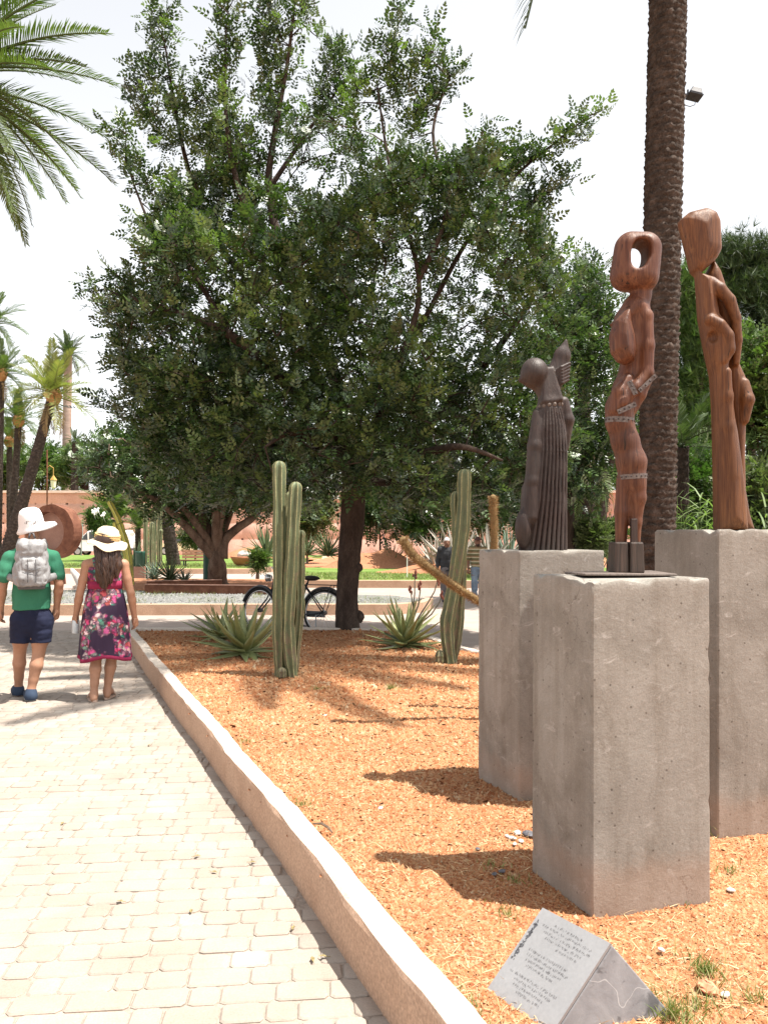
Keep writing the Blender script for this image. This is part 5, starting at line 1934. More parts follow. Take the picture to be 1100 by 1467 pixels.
LEAF = {}
def rosette(name, label, base, L, n, mat, group, seed, elev=(80, -6), width=0.105, cat='aloe', core=0.06, thick=0.04):
    rr_ = random.Random(seed)
    key = (mat, width)
    if key not in LEAF:
        LEAF[key] = [aloe_leaf(c, width, thick) for c in (-0.22, -0.04, 0.1, 0.24)]
        for me in LEAF[key]: me.materials.append(M[mat])
    t_ = thing(name, label, cat, base, 0, group)
    m = MB()
    m.lathe([(core * L * .8, -.03), (core * L * 1.5, core * L), (core * L, core * L * 2.6), (core * L * .2, core * L * 3.4)], 9)
    m.build('stem', M['bark2'], t_, True)
    for i in range(n):
        u = (i + .5) / n
        el = elev[0] + (elev[1] - elev[0]) * u ** 0.85 + rr_.uniform(-7, 7)
        az = i * 137.5 + rr_.uniform(-16, 16)
        me = rr_.choice(LEAF[key][1:]) if u > .25 else rr_.choice(LEAF[key][1:3])
        if u > .7: me = LEAF[key][rr_.choice((0, 1, 2))]
        ln_ = L * (0.72 + 0.4 * math.sin(math.pi * (0.25 + .6 * u))) * rr_.uniform(.85, 1.1)
        link('leaf', me, None, t_, (0, 0, core * L * (2.4 - 1.9 * u)), (R(el), rr_.uniform(-.25, .25), R(az)), ln_)
    return t_


a1 = G(350, 938, BED)
rosette('aloe_plant', 'large aloe rosette with broad pale leaves beside the column cactus clump', a1, 0.54, 42, 'aloe', 'aloes on the gravel bed', 2, (70, -14), .2)
a2 = G(318, 915, BED)
rosette('aloe_plant', 'shaded darker aloe tucked behind the large pale rosette', a2, 0.46, 32, 'aloe', 'aloes on the gravel bed', 5, (70, -14), .2)
a3 = G(581, 927, BED)
t3 = rosette('aloe_plant', 'open aloe rosette with dried flower stalks between the trunk and the column pair', a3, 0.52, 44, 'aloe', 'aloes on the gravel bed', 9, (76, -14), .165)
M['dry_flower'] = surf('dried red flower stalk', [(0.13, 0.045, 0.035), (0.24, 0.09, 0.06)], 20, 4)
M['stalk'] = surf('grey green stalk', [(0.12, 0.11, 0.08), (0.2, 0.18, 0.13)], 20, 4)
for (pts, top) in (([(583, 905), (592, 870), (594, 850)], (594, 822)), ([(586, 905), (612, 865), (622, 848)], (627, 832)), ([(588, 905), (618, 880), (630, 862)], (633, 852)), ([(584, 900), (599, 868), (602, 846)], (601, 838)), ([(592, 870), (590, 858)], (588, 845))):
    m = MB()
    q_ = [P(x, y, a3.y) - a3 for x, y in pts + [top]]
    m.tube(q_, [.011, .009, .008, .006][-len(q_):], 5)
    o = m.build('flower_stalk', M['stalk'], t3, True)
    m = MB()
    e = q_[-1]
    for j in range(7):
        m.ell(e + Vector((random.uniform(-.018, .018), random.uniform(-.018, .018), -.012 * j + .03)), (.012, .012, .022), 6, 5)
    m.build('dried_flowers', M['dry_flower'], o, True)
GA = 'agaves on the far beds'
rosette('agave_plant', 'small fresh green spiky agave by the rusty steel edging', Vector((P(243, 0, 21.5).x, 21.5, 0.25)), 0.62, 60, 'spiky', GA, 12, (85, -10), 0.05, 'agave', 0.05, 0.02)
rosette('agave_plant', 'grey blue agave at the foot of the distant column cacti', Vector((P(221, 0, 23.5).x, 23.5, 0.17)), 0.5, 36, 'agave', GA, 13, (80, 0), 0.12, 'agave')
rosette('agave_plant', 'low grey agave beside the fresh green spiky one', Vector((P(264, 0, 22).x, 22, 0.17)), 0.4, 26, 'agave', GA, 14, (75, 0), 0.12, 'agave')
rosette('agave_plant', 'dark long-leaved agave behind the yellow striped cactus', Vector((P(192, 0, 30).x, 30, 0.17)), 1.1, 44, 'spiky', GA, 15, (80, 0), 0.07, 'agave')
for i, (px, Y, L, mt, lab) in enumerate(((655, 27, 1.5, 'dry_agave', 'big tangled grey agave behind the two far walkers'), (700, 26, 1.4, 'dry_agave', 'dry grey agave beside the upright golden cactus'), (624, 29, 1.2, 'dry_agave', 'grey agave heap on the red mound behind the walker in dark clothes'),
                                (728, 28, 1.5, 'agave', 'pale agave left of the robed figure'), (848, 20, .75, 'agave', 'grey leaved agave at the foot of the leaning rough palm'), (560, 32, .9, 'spiky', 'dark spiky agave behind the trunk of the large tree'),
                                (470, 33, 1.0, 'spiky', 'tall spiky agave on the red mound left of the trunk'), (440, 34, .9, 'spiky', 'spiky agave beyond the bicycle saddle'), (382, 32, 1.2, 'spiky', 'upright spiky plant behind the round shrub'), (755, 24, .9, 'dry_agave', 'low dry agave behind the left pedestal'))):
    rosette('agave_plant', lab, Vector((P(px, 0, Y).x, Y, 0.2 if px > 500 else 0.6)), L, 44, mt, GA, 40 + i, (85, -5), 0.07 if mt == 'spiky' else 0.10, 'agave')

# ------------------------------------------------------------------ shrubs and background trees
M['hedge'] = leafmat('mid green leaves', [(0.045, 0.085, 0.022), (0.075, 0.13, 0.035), (0.11, 0.17, 0.05)], 0.3, 0.45, 0.4, patch=(0.5, (0.75, .8, .8), (1.3, 1.25, 1.1)))
M['bright'] = leafmat('bright green leaves', [(0.055, 0.095, 0.028), (0.085, 0.135, 0.04), (0.12, 0.175, 0.055)], 0.28, 0.45, 0.4)
M['olive'] = leafmat('olive green leaves', [(0.06, 0.085, 0.035), (0.10, 0.13, 0.055), (0.14, 0.165, 0.08)], 0.3, 0.5, 0.3)
M['pine'] = leafmat('dark pine needles', [(0.022, 0.038, 0.018), (0.036, 0.06, 0.024), (0.06, 0.095, 0.035)], 0.15, 0.5, 0.3, patch=(0.6, (0.7, .75, .8), (1.5, 1.5, 1.2)))
M['reed'] = leafmat('reed blades', [(0.10, 0.16, 0.055), (0.15, 0.22, 0.08), (0.21, 0.27, 0.12)], 0.35, 0.5, 0.4)
tuft_t = (np.concatenate([scatter(np.array([(-.5, 0, 0), (.5, 0, 0), (0, 1, 0)]), [(0, 1, 2)], np.zeros((1, 3)), frames(np.array([[random.gauss(0, .6), 1, random.gauss(0, .6)]]), np.array([[random.gauss(0, 1), 0, 1.0]])), np.array([[.05, 1, 1]]))[0] for _ in range(9)]), np.arange(27).reshape(9, 3))
simple_leaf = (LF, LQ)
SPL = (SP[0] * 1.0, SP[1])

GB = 'trees beyond the pink wall'
bg = [(60, 662, 52, 34, 70, 'hedge', 'round green tree beyond the wall behind the leaning palm'), (130, 664, 56, 38, 68, 'hedge', 'green tree crown beyond the wall beside the small palm'), (195, 655, 52, 44, 70, 'bright', 'bright green tree over the wall above the feathery palm'),
      (10, 672, 46, 34, 72, 'bright', 'pale green tree beyond the wall among the palm trunks'), (262, 650, 48, 50, 66, 'hedge', 'dark green tree over the wall behind the multi-stemmed tree'), (420, 655, 90, 60, 66, 'hedge', 'broad tree beyond the wall behind the large trunk'),
      (560, 660, 90, 62, 68, 'olive', 'olive green tree beyond the wall to the right of the trunk'), (680, 650, 80, 70, 66, 'hedge', 'tree beyond the wall above the two far walkers'), (900, 665, 60, 46, 66, 'bright', 'light green tree seen over the wall between the figures'), (-60, 655, 60, 46, 68, 'hedge', 'green tree beyond the wall at the end of the path')]
for i, (px, py, rx, ry, Y, mt, lab) in enumerate(bg):
    c = P(px, py, Y)
    r_ = random.Random(i)
    es = [E(px, py, rx * .75, ry * .8, Y, rx / F * Y * .6)] + [E(px + r_.uniform(-.6, .6) * rx, py + r_.uniform(-.4, .6) * ry, rx * .45, ry * .5, Y, rx / F * Y * .4, r_.uniform(-1, 1)) for _ in range(4)]
    leafy_tree('broadleaf_tree', lab, 'tree', (c.x, Y, 0), es, 330, 4, SPL, 4.0, M[mt], M['bark'], 0.2, 50 + i, 0.35, GB, 0.34, 0.5)

GS = 'shrubs of the far planting'
def shrub(label, px, py, rx, ry, Y, mt, seed, n=260, per=7, tpl=None, size=1.3, spread=.1, z=0.12, thr=.3, f=1.4, name='shrub', cat='shrub'):
    c = P(px, py, Y)
    k_ = Y / F
    r_ = random.Random(seed)
    es = [E(px, py, rx * .8, ry * .85, Y)] + [E(px + r_.uniform(-.55, .55) * rx, py + r_.uniform(-.6, .5) * ry, rx * .42, ry * .45, Y, None, r_.uniform(-.4, .4) * rx * k_) for _ in range(4)]
    return leafy_tree(name, label, cat, (c.x, Y, z), es, n, max(3, int(per * .58)), tpl or SPL, size * 1.25, M[mt], M['bark2'], 0.05, seed, spread, GS, thr, f, 5)
shrub('compact round shrub with yellow green tips at the corner of the lawn', 369, 802, 15, 13, 24.5, 'bright', 70, 200, 8, None, .8, .05)
shrub('clipped green bush carrying white flowers beside the bushy palm', 140, 745, 14, 16, 33, 'hedge', 71, 200, 7, None, 1.2, .08)
shrub('dark evergreen shrub behind the trunk of the large tree', 545, 730, 60, 48, 33, 'carob', 72, 420, 8, None, 1.9, .16)
shrub('dense dark shrub left of the far walkers', 610, 735, 48, 44, 31, 'carob', 73, 360, 8, None, 1.8, .16)
shrub('olive green shrub beyond the bicycle', 440, 735, 44, 40, 38, 'olive', 74, 300, 8, None, 2.0, .16)
shrub('loose olive shrub behind the walker in the cap', 690, 725, 50, 46, 33, 'olive', 75, 320, 7, None, 1.8, .18)
shrub('dark shrub filling the gap behind the robed figure', 760, 690, 60, 80, 24, 'carob', 76, 420, 8, None, 1.6, .16)
shrub('grey green shrub behind the bench', 280, 765, 26, 22, 40, 'olive', 77, 220, 7, None, 1.6, .12)
shrub('light green shrub at the foot of the leaning rough palm', 870, 770, 26, 26, 22, 'bright', 78, 220, 7, None, 1.1, .09)
shrub('low grey green bush between the figures', 848, 772, 20, 24, 17, 'olive', 79, 200, 7, None, 1.0, .08)
shrub('bright leafy bush behind the block-headed figure', 1092, 600, 52, 150, 12, 'bright', 80, 620, 9, None, 1.0, .09)
shrub('tangled olive undergrowth below the bright bush', 1080, 720, 44, 60, 11, 'olive', 81, 360, 9, None, .9, .08)
shrub('dark undergrowth behind the reeds', 985, 700, 60, 70, 15, 'hedge', 82, 420, 9, None, 1.1, .1)
shrub('dark hedge behind the tall palm trunk', 920, 590, 60, 120, 24, 'carob', 83, 420, 8, None, 1.6, .16)

shrub('low leafy bush at the foot of the bright bush', 1120, 800, 90, 60, 10.5, 'olive', 84, 420, 9, None, .9, .09)
shrub('spreading green bush beyond the tallest pedestal', 1230, 720, 110, 110, 13, 'bright', 85, 420, 9, None, 1.2, .12)
shrub('dark bush closing the bed beyond the reeds', 1010, 800, 70, 50, 12.5, 'hedge', 86, 320, 9, None, 1.0, .1)
GPN = 'pines on the right'
for i, (lab, px, Y, ells) in enumerate((('dark spreading pine behind the block-headed figure', 1075, 22, [(1060, 400, 60, 55), (1020, 370, 40, 30), (1100, 440, 60, 80), (1010, 450, 40, 40), (1120, 370, 40, 40), (1070, 520, 60, 60)]),
                                       ('smaller pine with tufted light green branches behind the tall palm', 992, 19, [(995, 560, 34, 46), (1000, 480, 34, 40), (985, 420, 26, 36), (1015, 610, 30, 36), (975, 620, 26, 40)]))):
    es = [E(a, b_, c, d_, Y) for a, b_, c, d_ in ells]
    leafy_tree('pine_tree', lab, 'tree', (P(px, 0, Y).x, Y, 0.1), es, 800 if i == 0 else 460, 11, tuft_t, .34 if i == 0 else .30, M['pine'] if i == 0 else M['hedge'], M['bark'], 0.18, 90 + i, 0.16 if i == 0 else .13, GPN, .42, .8)

# --- reeds ---
rb = Vector((P(990, 0, 9.8).x, 9.8, 0.12))
rt = thing('reed_clump', 'clump of tall green reeds between the palm trunk and the block-headed figure', 'reeds', rb, 0)
m = MB()
ps, ds, ln_, wd = [], [], [], []
for i in range(46):
    x0, y0 = random.gauss(0, .22), random.gauss(0, .25)
    h = random.uniform(.9, 1.95)
    lx, ly = random.gauss(0, .14), random.gauss(0, .12)
    pts = [Vector((x0, y0, 0)), Vector((x0 + lx * .4, y0 + ly * .4, h * .5)), Vector((x0 + lx, y0 + ly, h))]
    m.tube(pts, [.009, .007, .003], 4, False)
    for j in range(11):
        t = .25 + .75 * j / 10
        p = pts[0].lerp(pts[1], t * 2) if t < .5 else pts[1].lerp(pts[2], t * 2 - 1)
        a = (j % 2) * math.pi + random.gauss(0, .5) + i
        ps.append(tuple(p))
        ds.append((math.cos(a), math.sin(a), random.uniform(.15, .9)))
        ln_.append(random.uniform(.25, .48))
        wd.append(random.uniform(.014, .024))
m.build('canes', M['reed'], rt, kind='stuff')
ps, ds, ln_, wd = map(np.array, (ps, ds, ln_, wd))
Rm = frames(ds, np.array([[0, 0, 1.0]]) + rng.normal(0, .2, ds.shape))
arch = np.array([(-.5, 0, 0), (.5, 0, 0), (.5, .35, .05), (-.5, .35, .05), (.35, .7, -.02), (-.35, .7, -.02), (0, 1, -.22)])
V, _ = scatter(arch, [(0, 1, 2)], ps, Rm, np.stack([wd, ln_, ln_], -1))
o_ = np.arange(len(ps))[:, None] * 7
link('blades', fast_mesh('blades', V, [np.concatenate([np.array([[0, 1, 2, 3]]) + o_, np.array([[3, 2, 4, 5]]) + o_]), np.array([[5, 4, 6]]) + o_]), M['reed'], rt, kind='stuff')
# ------------------------------------------------------------------ the pink wall at the back
M['rampart'] = surf('pink rammed earth', [(0.40, 0.235, 0.185), (0.50, 0.31, 0.25), (0.45, 0.27, 0.215)], 0.5, 8, 0.95, 0.1, 0.5, 6, 0.05, fine=0.1, fscale=10)
WY, WZ = 60.0, 4.62
wx = [-70.0]
while wx[-1] < 70:
    wx += [wx[-1] + 1.05 + random.uniform(-.06, .06), wx[-1] + 1.05 + 0.14]
wz = [-0.1]
for z in (1.1, 2.3, 3.0, 3.75): wz += [z, z + 0.13]
wz.append(WZ)
V, Q = [], []
idx = {}
def wv(i, j, d=0.0):
    key = (i, j, d)
    if key not in idx:
        idx[key] = len(V)
        V.append((wx[i], WY + d, wz[j]))
    return idx[key]
for i in range(len(wx) - 1):
    for j in range(len(wz) - 1):
        a, b, c, d = wv(i, j), wv(i + 1, j), wv(i + 1, j + 1), wv(i, j + 1)
        if i % 2 == 1 and j % 2 == 1 and (i // 2 + j // 2) % 1 == 0:
            e, f_, g_, h_ = wv(i, j, .3), wv(i + 1, j, .3), wv(i + 1, j + 1, .3), wv(i, j + 1, .3)
            Q += [(a, b, f_, e), (b, c, g_, f_), (c, d, h_, g_), (d, a, e, h_), (e, f_, g_, h_)]
        else:
            Q.append((a, b, c, d))
wall = thing('rampart_wall', 'long pink earthen wall with rows of small holes behind the garden', 'wall', (0, 0, 0))
link('wall_face', fast_mesh('wall_face', np.array(V), np.array(Q)), M['rampart'], wall)
m = MB()
m.box((0, WY + 0.9, WZ / 2 - .05), (140, 1.1, WZ + .1))
m.build('wall_core', M['rampart'], wall)
m = MB()
m.box((0, WY + 0.65, WZ + .09), (140, 1.7, 0.18))
m.build('coping', surf('pale coping', [(0.55, 0.42, 0.35), (0.62, 0.5, 0.43)], 3, 5), wall)

# ------------------------------------------------------------------ vehicles far off
M['white_paint'] = plain('white car paint', (0.72, 0.73, 0.74), 0.3, 0.5)
M['cream_paint'] = plain('cream car paint', (0.62, 0.52, 0.34), 0.3, 0.5)
M['car_glass'] = plain('dark car glass', (0.04, 0.05, 0.06), 0.1, 0.6)
M['tyre'] = plain('tyre rubber', (0.02, 0.02, 0.02), 0.85, 0.2)
M['steel'] = plain('grey steel', (0.35, 0.36, 0.37), 0.4, 0.5, 0.8)
def vehicle(name, label, cat, loc, prof, win, L, Wd, wheels, paint):
    """side profile swept across the width; nose towards -X"""
    t_ = thing(name, label, cat, loc)
    m = MB()
    n = len(prof)
    V = []
    for y, s_ in ((-Wd / 2, 1), (-Wd / 2 + .12, 1.0), (Wd / 2 - .12, 1.0), (Wd / 2, 1)):
        ins = .94 if abs(y) == Wd / 2 else 1
        V += [(x, y, .3 + (z - .3) * (ins if z > .9 else 1)) for x, z in prof]
    Q = [tuple(range(n)), tuple(reversed(range(3 * n, 4 * n)))]
    for r_ in range(3):
        for i in range(n):
            j = (i + 1) % n
            Q.append((r_ * n + j, r_ * n + i, (r_ + 1) * n + i, (r_ + 1) * n + j))
    m.add(V, Q)
    body = m.build('body', M[paint], t_)
    for w_ in win:
        m = MB()
        a = [(x, -Wd / 2 - .012, z) for x, z in w_]
        m.add(a + [(x, y + .03, z) for x, y, z in a], [tuple(range(len(w_)))] + [(i, (i + 1) % len(w_), (i + 1) % len(w_) + len(w_), i + len(w_)) for i in range(len(w_))])
        m.build('window', M['car_glass'], t_)
    for x in wheels:
        for s_ in (-1, 1):
            m = MB()
            m.lathe([(.16, -.1), (.31, -.1), (.33, -.06), (.33, .06), (.31, .1), (.16, .1)], 18, (x, s_ * (Wd / 2 - .08), .33), (R(90), 0, 0))
            w2 = m.build('wheel', M['tyre'], t_)
            m = MB()
            m.lathe([(.03, -.108), (.19, -.104), (.19, .104), (.03, .108)], 14, (x, s_ * (Wd / 2 - .08), .33), (R(90), 0, 0))
            m.build('hub_cap', M['steel'], w2)
    m = MB()
    m.box((prof[0][0] + .06, -Wd / 2 + .25, .78), (.14, .3, .16))
    m.build('headlight', M['glass'], t_)
    m = MB()
    m.box((L / 2, 0, .46), (L + .08, Wd - .1, .16))
    m.build('bumper', M['black'], t_)
    return t_
vx = P(101, 0, 56).x
vehicle('parked_van', 'white van parked in front of the pink wall', 'van', (vx, 56, 0.02), [(0, .35), (0, .85), (.35, 1.02), (.9, 1.12), (1.5, 1.72), (1.8, 1.8), (4.1, 1.8), (4.25, 1.6), (4.28, .35)],
        [[(1.0, 1.13), (1.5, 1.62), (1.55, 1.12)], [(1.65, 1.12), (1.65, 1.66), (2.5, 1.68), (2.5, 1.12)]], 4.28, 1.75, (.85, 3.5), 'white_paint')
vx = P(226, 0, 57).x
vehicle('parked_car', 'cream coloured car parked by the wall behind the curved palm', 'car', (vx, 57, 0.02), [(0, .35), (0, .75), (.4, .88), (1.0, .95), (1.6, 1.4), (2.9, 1.42), (3.5, 1.0), (3.9, .95), (3.95, .35)],
        [[(1.15, .97), (1.65, 1.33), (2.2, 1.34), (2.2, .97)], [(2.3, .97), (2.3, 1.34), (2.85, 1.34), (3.3, .97)]], 3.95, 1.65, (.75, 3.15), 'cream_paint')

# ------------------------------------------------------------------ street furniture
M['green_paint'] = plain('dark green paint', (0.02, 0.075, 0.05), 0.45, 0.4)
M['brown_slat'] = wood('brown bench slat', [(0.13, 0.06, 0.03), (0.24, 0.12, 0.07), (0.32, 0.18, 0.11)], 0.6, (3, 60, 60))
M['brass'] = plain('brass lantern frame', (0.45, 0.28, 0.08), 0.4, 0.5, 0.5)
M['lamp_glass'] = plain('frosted lantern glass', (0.75, 0.68, 0.5), 0.4, 0.5)
M['sign_grey'] = plain('grey sign back', (0.42, 0.45, 0.48), 0.5, 0.4)
M['sign_white'] = plain('white sign face', (0.8, 0.8, 0.8), 0.5, 0.4)
M['rust'] = surf('rusty steel', [(0.085, 0.032, 0.02), (0.15, 0.06, 0.035), (0.22, 0.10, 0.06)], 5, 8, 0.8, 0.25, 0.4, 50, 0.004)
M['rust_light'] = surf('light rusty steel plate', [(0.27, 0.15, 0.11), (0.36, 0.21, 0.16)], 3, 8, 0.7, 0.3, 0.3, 50, 0.003)

# bench
bY = 33.0
bx = P(286, 0, bY)
bn = thing('park_bench', 'wooden slatted bench with dark metal legs on the far path', 'bench', (bx.x, bY, 0.0), R(4))
for i in range(4):
    m = MB(); m.box((0, -.18 + .12 * i, .44), (1.5, .1, .035)); m.build('slat', M['brown_slat'], bn)
for i in range(3):
    m = MB(); m.box((0, .27 + .03 * i, .55 + .12 * i), (1.5, .03, .1), (R(-12), 0, 0)); m.build('back_slat', M['brown_slat'], bn)
for sx in (-.6, .6):
    m = MB()
    m.bar((sx, -.2, 0), (sx, -.2, .43), .05); m.bar((sx, .22, 0), (sx, .25, .43), .05); m.bar((sx, .25, .43), (sx, .36, .85), .045); m.bar((sx, -.22, .415), (sx, .26, .415), .045)
    m.build('bench_leg', M['black'], bn)

# litter bin
lY = 25.0
lx_ = P(202, 0, lY)
bi = thing('litter_bin', 'green drum litter bin hung between two posts', 'bin', (lx_.x, lY, 0.0))
m = MB()
m.lathe([(.13, .5), (.155, .52), (.165, .9), (.175, .95), (.155, .955), (.14, .56)], 16)
m.build('drum', M['green_paint'], bi, True)
for sx in (-.19, .19):
    m = MB(); m.tube([(sx, 0, 0), (sx, 0, 1.0)], .02, 8); m.build('post', M['green_paint'], bi)
m = MB(); m.box((0, 0, .24), (.34, .34, .48)); m.build('plinth', M['rust_light'], bi, bevel=.01)

# stout green lamp post under the crown of the multi-stemmed tree
pY = 22.6
lp = thing('lamp_post', 'stout dark green lamp post behind the multi-stemmed tree', 'lamp post', (P(297, 0, pY).x, pY, 0.0))
m = MB()
m.lathe([(.15, 0), (.15, .06), (.115, .1), (.105, 1.15), (.12, 1.18), (.12, 1.22), (.085, 1.26), (.07, 2.6), (.05, 3.6)], 14)
m.build('column', M['green_paint'], lp, True)
m = MB(); m.lathe([(.04, 3.6), (.16, 3.7), (.2, 4.1), (.05, 4.3), (.02, 4.4)], 6); m.build('lantern', M['lamp_glass'], lp)
# distant post with a hanging brass lantern
pY = 47.0
l0 = P(68, 0, pY).x
lp = thing('lamp_post', 'thin lamp post with a hanging brass lantern against the pink wall', 'lamp post', (l0, pY, 0.15))
m = MB()
m.tube([(0, 0, 0), (0, 0, 1.6)], .075, 10); m.tube([(0, 0, 1.6), (0, 0, 6.3)], .045, 8)
m.build('column', M['rust'], lp)
hz = CZ + (HY - 690) / F * pY - 0.15
m = MB(); m.tube([(0, 0, hz + .8), (.15, 0, hz + .95), (.37, 0, hz + .8), (.37, 0, hz + .35)], .025, 6); m.build('bracket', M['brass'], lp)
m = MB(); m.lathe([(.03, hz + .36), (.2, hz + .12), (.22, hz + .08), (.05, hz + .05)], 6, (.37, 0, 0)); m.build('lantern_cap', M['brass'], lp)
m = MB(); m.lathe([(.18, hz + .06), (.13, hz - .34), (.05, hz - .4)], 6, (.37, 0, 0)); m.build('lantern_glass', M['lamp_glass'], lp)

# road sign seen from behind, and a small round garden sign
rs = thing('road_sign', 'grey road sign on a pole in front of the white van', 'sign', (P(117, 0, 50).x, 50, 0.17))
m = MB(); m.tube([(0, 0, 0), (0, 0, 1.95)], .035, 8); m.build('pole', M['steel'], rs)
m = MB(); m.box((0, -.06, 1.55), (.26, .03, .9)); m.build('panel', M['sign_grey'], rs, bevel=.01)
gs_ = thing('garden_sign', 'small round white sign on a stake in the lawn', 'sign', (P(583, 0, 24.2).x, 24.2, 0.19))
zc = CZ + (HY - 776) / F * 24.2 - .19
m = MB(); m.tube([(0, 0, -.02), (0, 0, zc)], .014, 6); m.build('stake', M['sign_white'], gs_)
m = MB(); m.lathe([(.085, -.01), (.1, -.008), (.1, .008), (.085, .01)], 20, (0, -.02, zc), (R(90), 0, 0)); pn = m.build('disc', M['sign_white'], gs_)
m = MB(); m.box((0, -.036, zc + .01), (.06, .006, .05)); m.build('symbol', M['sign_grey'], pn)

# round rusty steel sculpture behind the man
dY = 24.0
dc = P(79, 762, dY)
ds_ = thing('ring_sculpture', 'big round rusty steel drum sculpture behind the man', 'sculpture', (dc.x, dY, 0.0))
rr2 = .80
def drum(n=40, R1=rr2, R2=.60, off=-.14, dep=.42):
    m = MB()
    V, Q = [], []
    for r_, o_, y in ((R1, 0, -dep / 2), (R1, 0, dep / 2), (R2, off, dep / 2), (R2, off, -dep / 2)):
        for i in range(n):
            a = 2 * math.pi * i / n
            jag = 1 + (.03 * abs(math.sin(i * 2.3)) if r_ == R1 and 4 < i < 13 else 0)
            V.append((o_ + r_ * jag * math.cos(a), y, dc.z + r_ * jag * math.sin(a)))
    for j in range(4):
        for i in range(n):
            Q.append((j * n + i, j * n + (i + 1) % n, ((j + 1) % 4) * n + (i + 1) % n, ((j + 1) % 4) * n + i))
    return m.add(V, Q)
drum().build('steel_ring', M['rust'], ds_, rot=(0, 0, R(-14)))
m = MB(); m.lathe([(.02, -.012), (.6, -.012), (.6, .012), (.02, .012)], 36, (-.14, .12, dc.z), (R(90), 0, 0)); m.build('back_plate', M['rust_light'], ds_, rot=(0, 0, R(-14)))
m = MB(); m.box((0, 0, .25), (.5, .5, .62), taper=.8); m.build('plinth', M['rust'], ds_)

# small curved white stone on the far paving
cY = 22.0
cp_ = thing('stone_sculpture', 'small curved white stone horn between the two walkers', 'sculpture', (P(113, 0, cY).x, cY, 0.0))
m = MB(); m.tube([(0.07, 0, -.02), (.03, 0, .16), (-.06, 0, .34), (-.17, 0, .48), (-.2, 0, .55)], [.1, .11, .1, .07, .02], 10); m.build('horn', M['white_stone'], cp_, True)
m = MB(); m.box((.06, 0, .03), (.34, .3, .1)); m.build('footing', M['slab'], cp_, bevel=.01)

# rusty steel edging of the planting bed
for (a, b, h, lab) in (((-5.35, 18.0), (-2.55, 17.55), .20, 'long rusty steel edging in front of the multi-stemmed tree'), ((-5.35, 18.12), (-3.75, 18.6), .27, 'slanting rusty steel plate at the end of the long edging')):
    e_ = thing('steel_edging', lab, 'edging', (a[0], a[1], 0.14), 0, 'rusty steel edging')
    m = MB(); m.bar((0, 0, h / 2), (b[0] - a[0], b[1] - a[1], h / 2), .03, h); m.build('plate', M['rust'], e_)
    m = MB(); m.bar((0, 0, h + .012), (b[0] - a[0], b[1] - a[1], h + .012), .07, .018); m.build('flange', M['rust_light'], e_)

# terracotta basin with a white stone, behind the tree
tY = 33.0
tb_ = thing('terracotta_basin', 'wide terracotta basin on the lawn behind the multi-stemmed tree', 'basin', (P(349, 0, tY).x, tY, 0.19))
m = MB(); m.lathe([(.2, 0), (.38, .1), (.5, .3), (.54, .4), (.48, .4), (.36, .2)], 20); m.build('bowl', surf('terracotta', [(0.36, 0.13, 0.07), (0.46, 0.2, 0.11)], 6, 6), tb_, True)
m = MB(); m.ell((.05, 0, .42), (.3, .25, .2), 10, 7); m.V = [tuple(c * random.uniform(.9, 1.1) for c in v_) for v_ in m.V]; m.build('white_rock', M['white_stone'], tb_)

# white flower heads on the clipped bush
for i, (px, py) in enumerate(((137, 733), (141, 731), (147, 737), (134, 735))):
    c = P(px, py, 32.4)
    m = MB()
    for j in range(9):
        m.ell((random.gauss(0, .06), random.gauss(0, .05), random.gauss(0, .05)), (.045, .045, .04), 6, 4)
    m.tube([(0, 0, 0), (.02, .3, -.3)], .01, 4)
    tag(m.build('flower_head', M['sign_white'], None, True, c), 'white flower head on the clipped bush beside the bushy palm', 'flower', 'white flower heads')

# ------------------------------------------------------------------ bicycle
BY = 11.55
bk = thing('bicycle', 'old black bicycle with rear rack parked behind the tree and cacti', 'bicycle', (P(463, 0, BY).x, BY, 0.0), R(158))
bk.rotation_euler = (R(5), 0, R(158))
M['bike'] = plain('black bicycle enamel', (0.018, 0.022, 0.028), 0.35, 0.5)
M['chrome'] = plain('dull chrome', (0.5, 0.5, 0.5), 0.3, 0.5, 0.9)
M['leather'] = plain('black saddle', (0.02, 0.018, 0.018), 0.6, 0.3)
wr = .335
def wheel(x, steer=0.0):
    w_ = MB(); w_.torus((0, 0, 0), wr - .018, .018, 40, 8)
    t_ = w_.build('wheel', M['tyre'], bk, True, (x, 0, wr), (0, 0, steer))
    m = MB(); m.torus((0, 0, 0), wr - .042, .010, 40, 6); m.build('rim', M['chrome'], t_, True)
    m = MB()
    for i in range(28):
        a = 2 * math.pi * i / 28
        m.tube([(.02 * math.cos(a + .9), (-1) ** i * .03, .02 * math.sin(a + .9)), ((wr - .045) * math.cos(a), 0, (wr - .045) * math.sin(a))], .0018, 3, False)
    m.build('spokes', M['chrome'], t_, kind='stuff')
    m = MB(); m.tube([(0, -.05, 0), (0, .05, 0)], .03, 10); m.build('hub', M['bike'], t_)
    m = MB()
    for i in range(16):
        pass
    q_ = [((wr + .022) * math.cos(R(a)), 0, (wr + .022) * math.sin(R(a))) for a in range(20, 176, 8)]
    m.tube(q_, .022, 6, True, 1.3); m.build('mudguard', M['bike'], t_, True)
    return t_
wheel(0.0)
wheel(1.07, R(-14))
m = MB()
BB, ST, HT, HB = (.44, 0, .28), (.29, 0, .76), (.83, 0, .83), (.87, 0, .63)
for a, b, r_ in ((BB, ST, .017), ((.30, 0, .72), (.83, 0, .80), .016), (BB, HB, .018), (HT, HB, .02)): m.tube([a, b], r_, 8)
for s_ in (-.05, .05): m.tube([(0, s_, wr), (.44, s_ * .5, .28)], .011, 6); m.tube([(0, s_, wr), (.31, s_ * .4, .7)], .010, 6)
m.build('frame', M['bike'], bk, True)
m = MB()
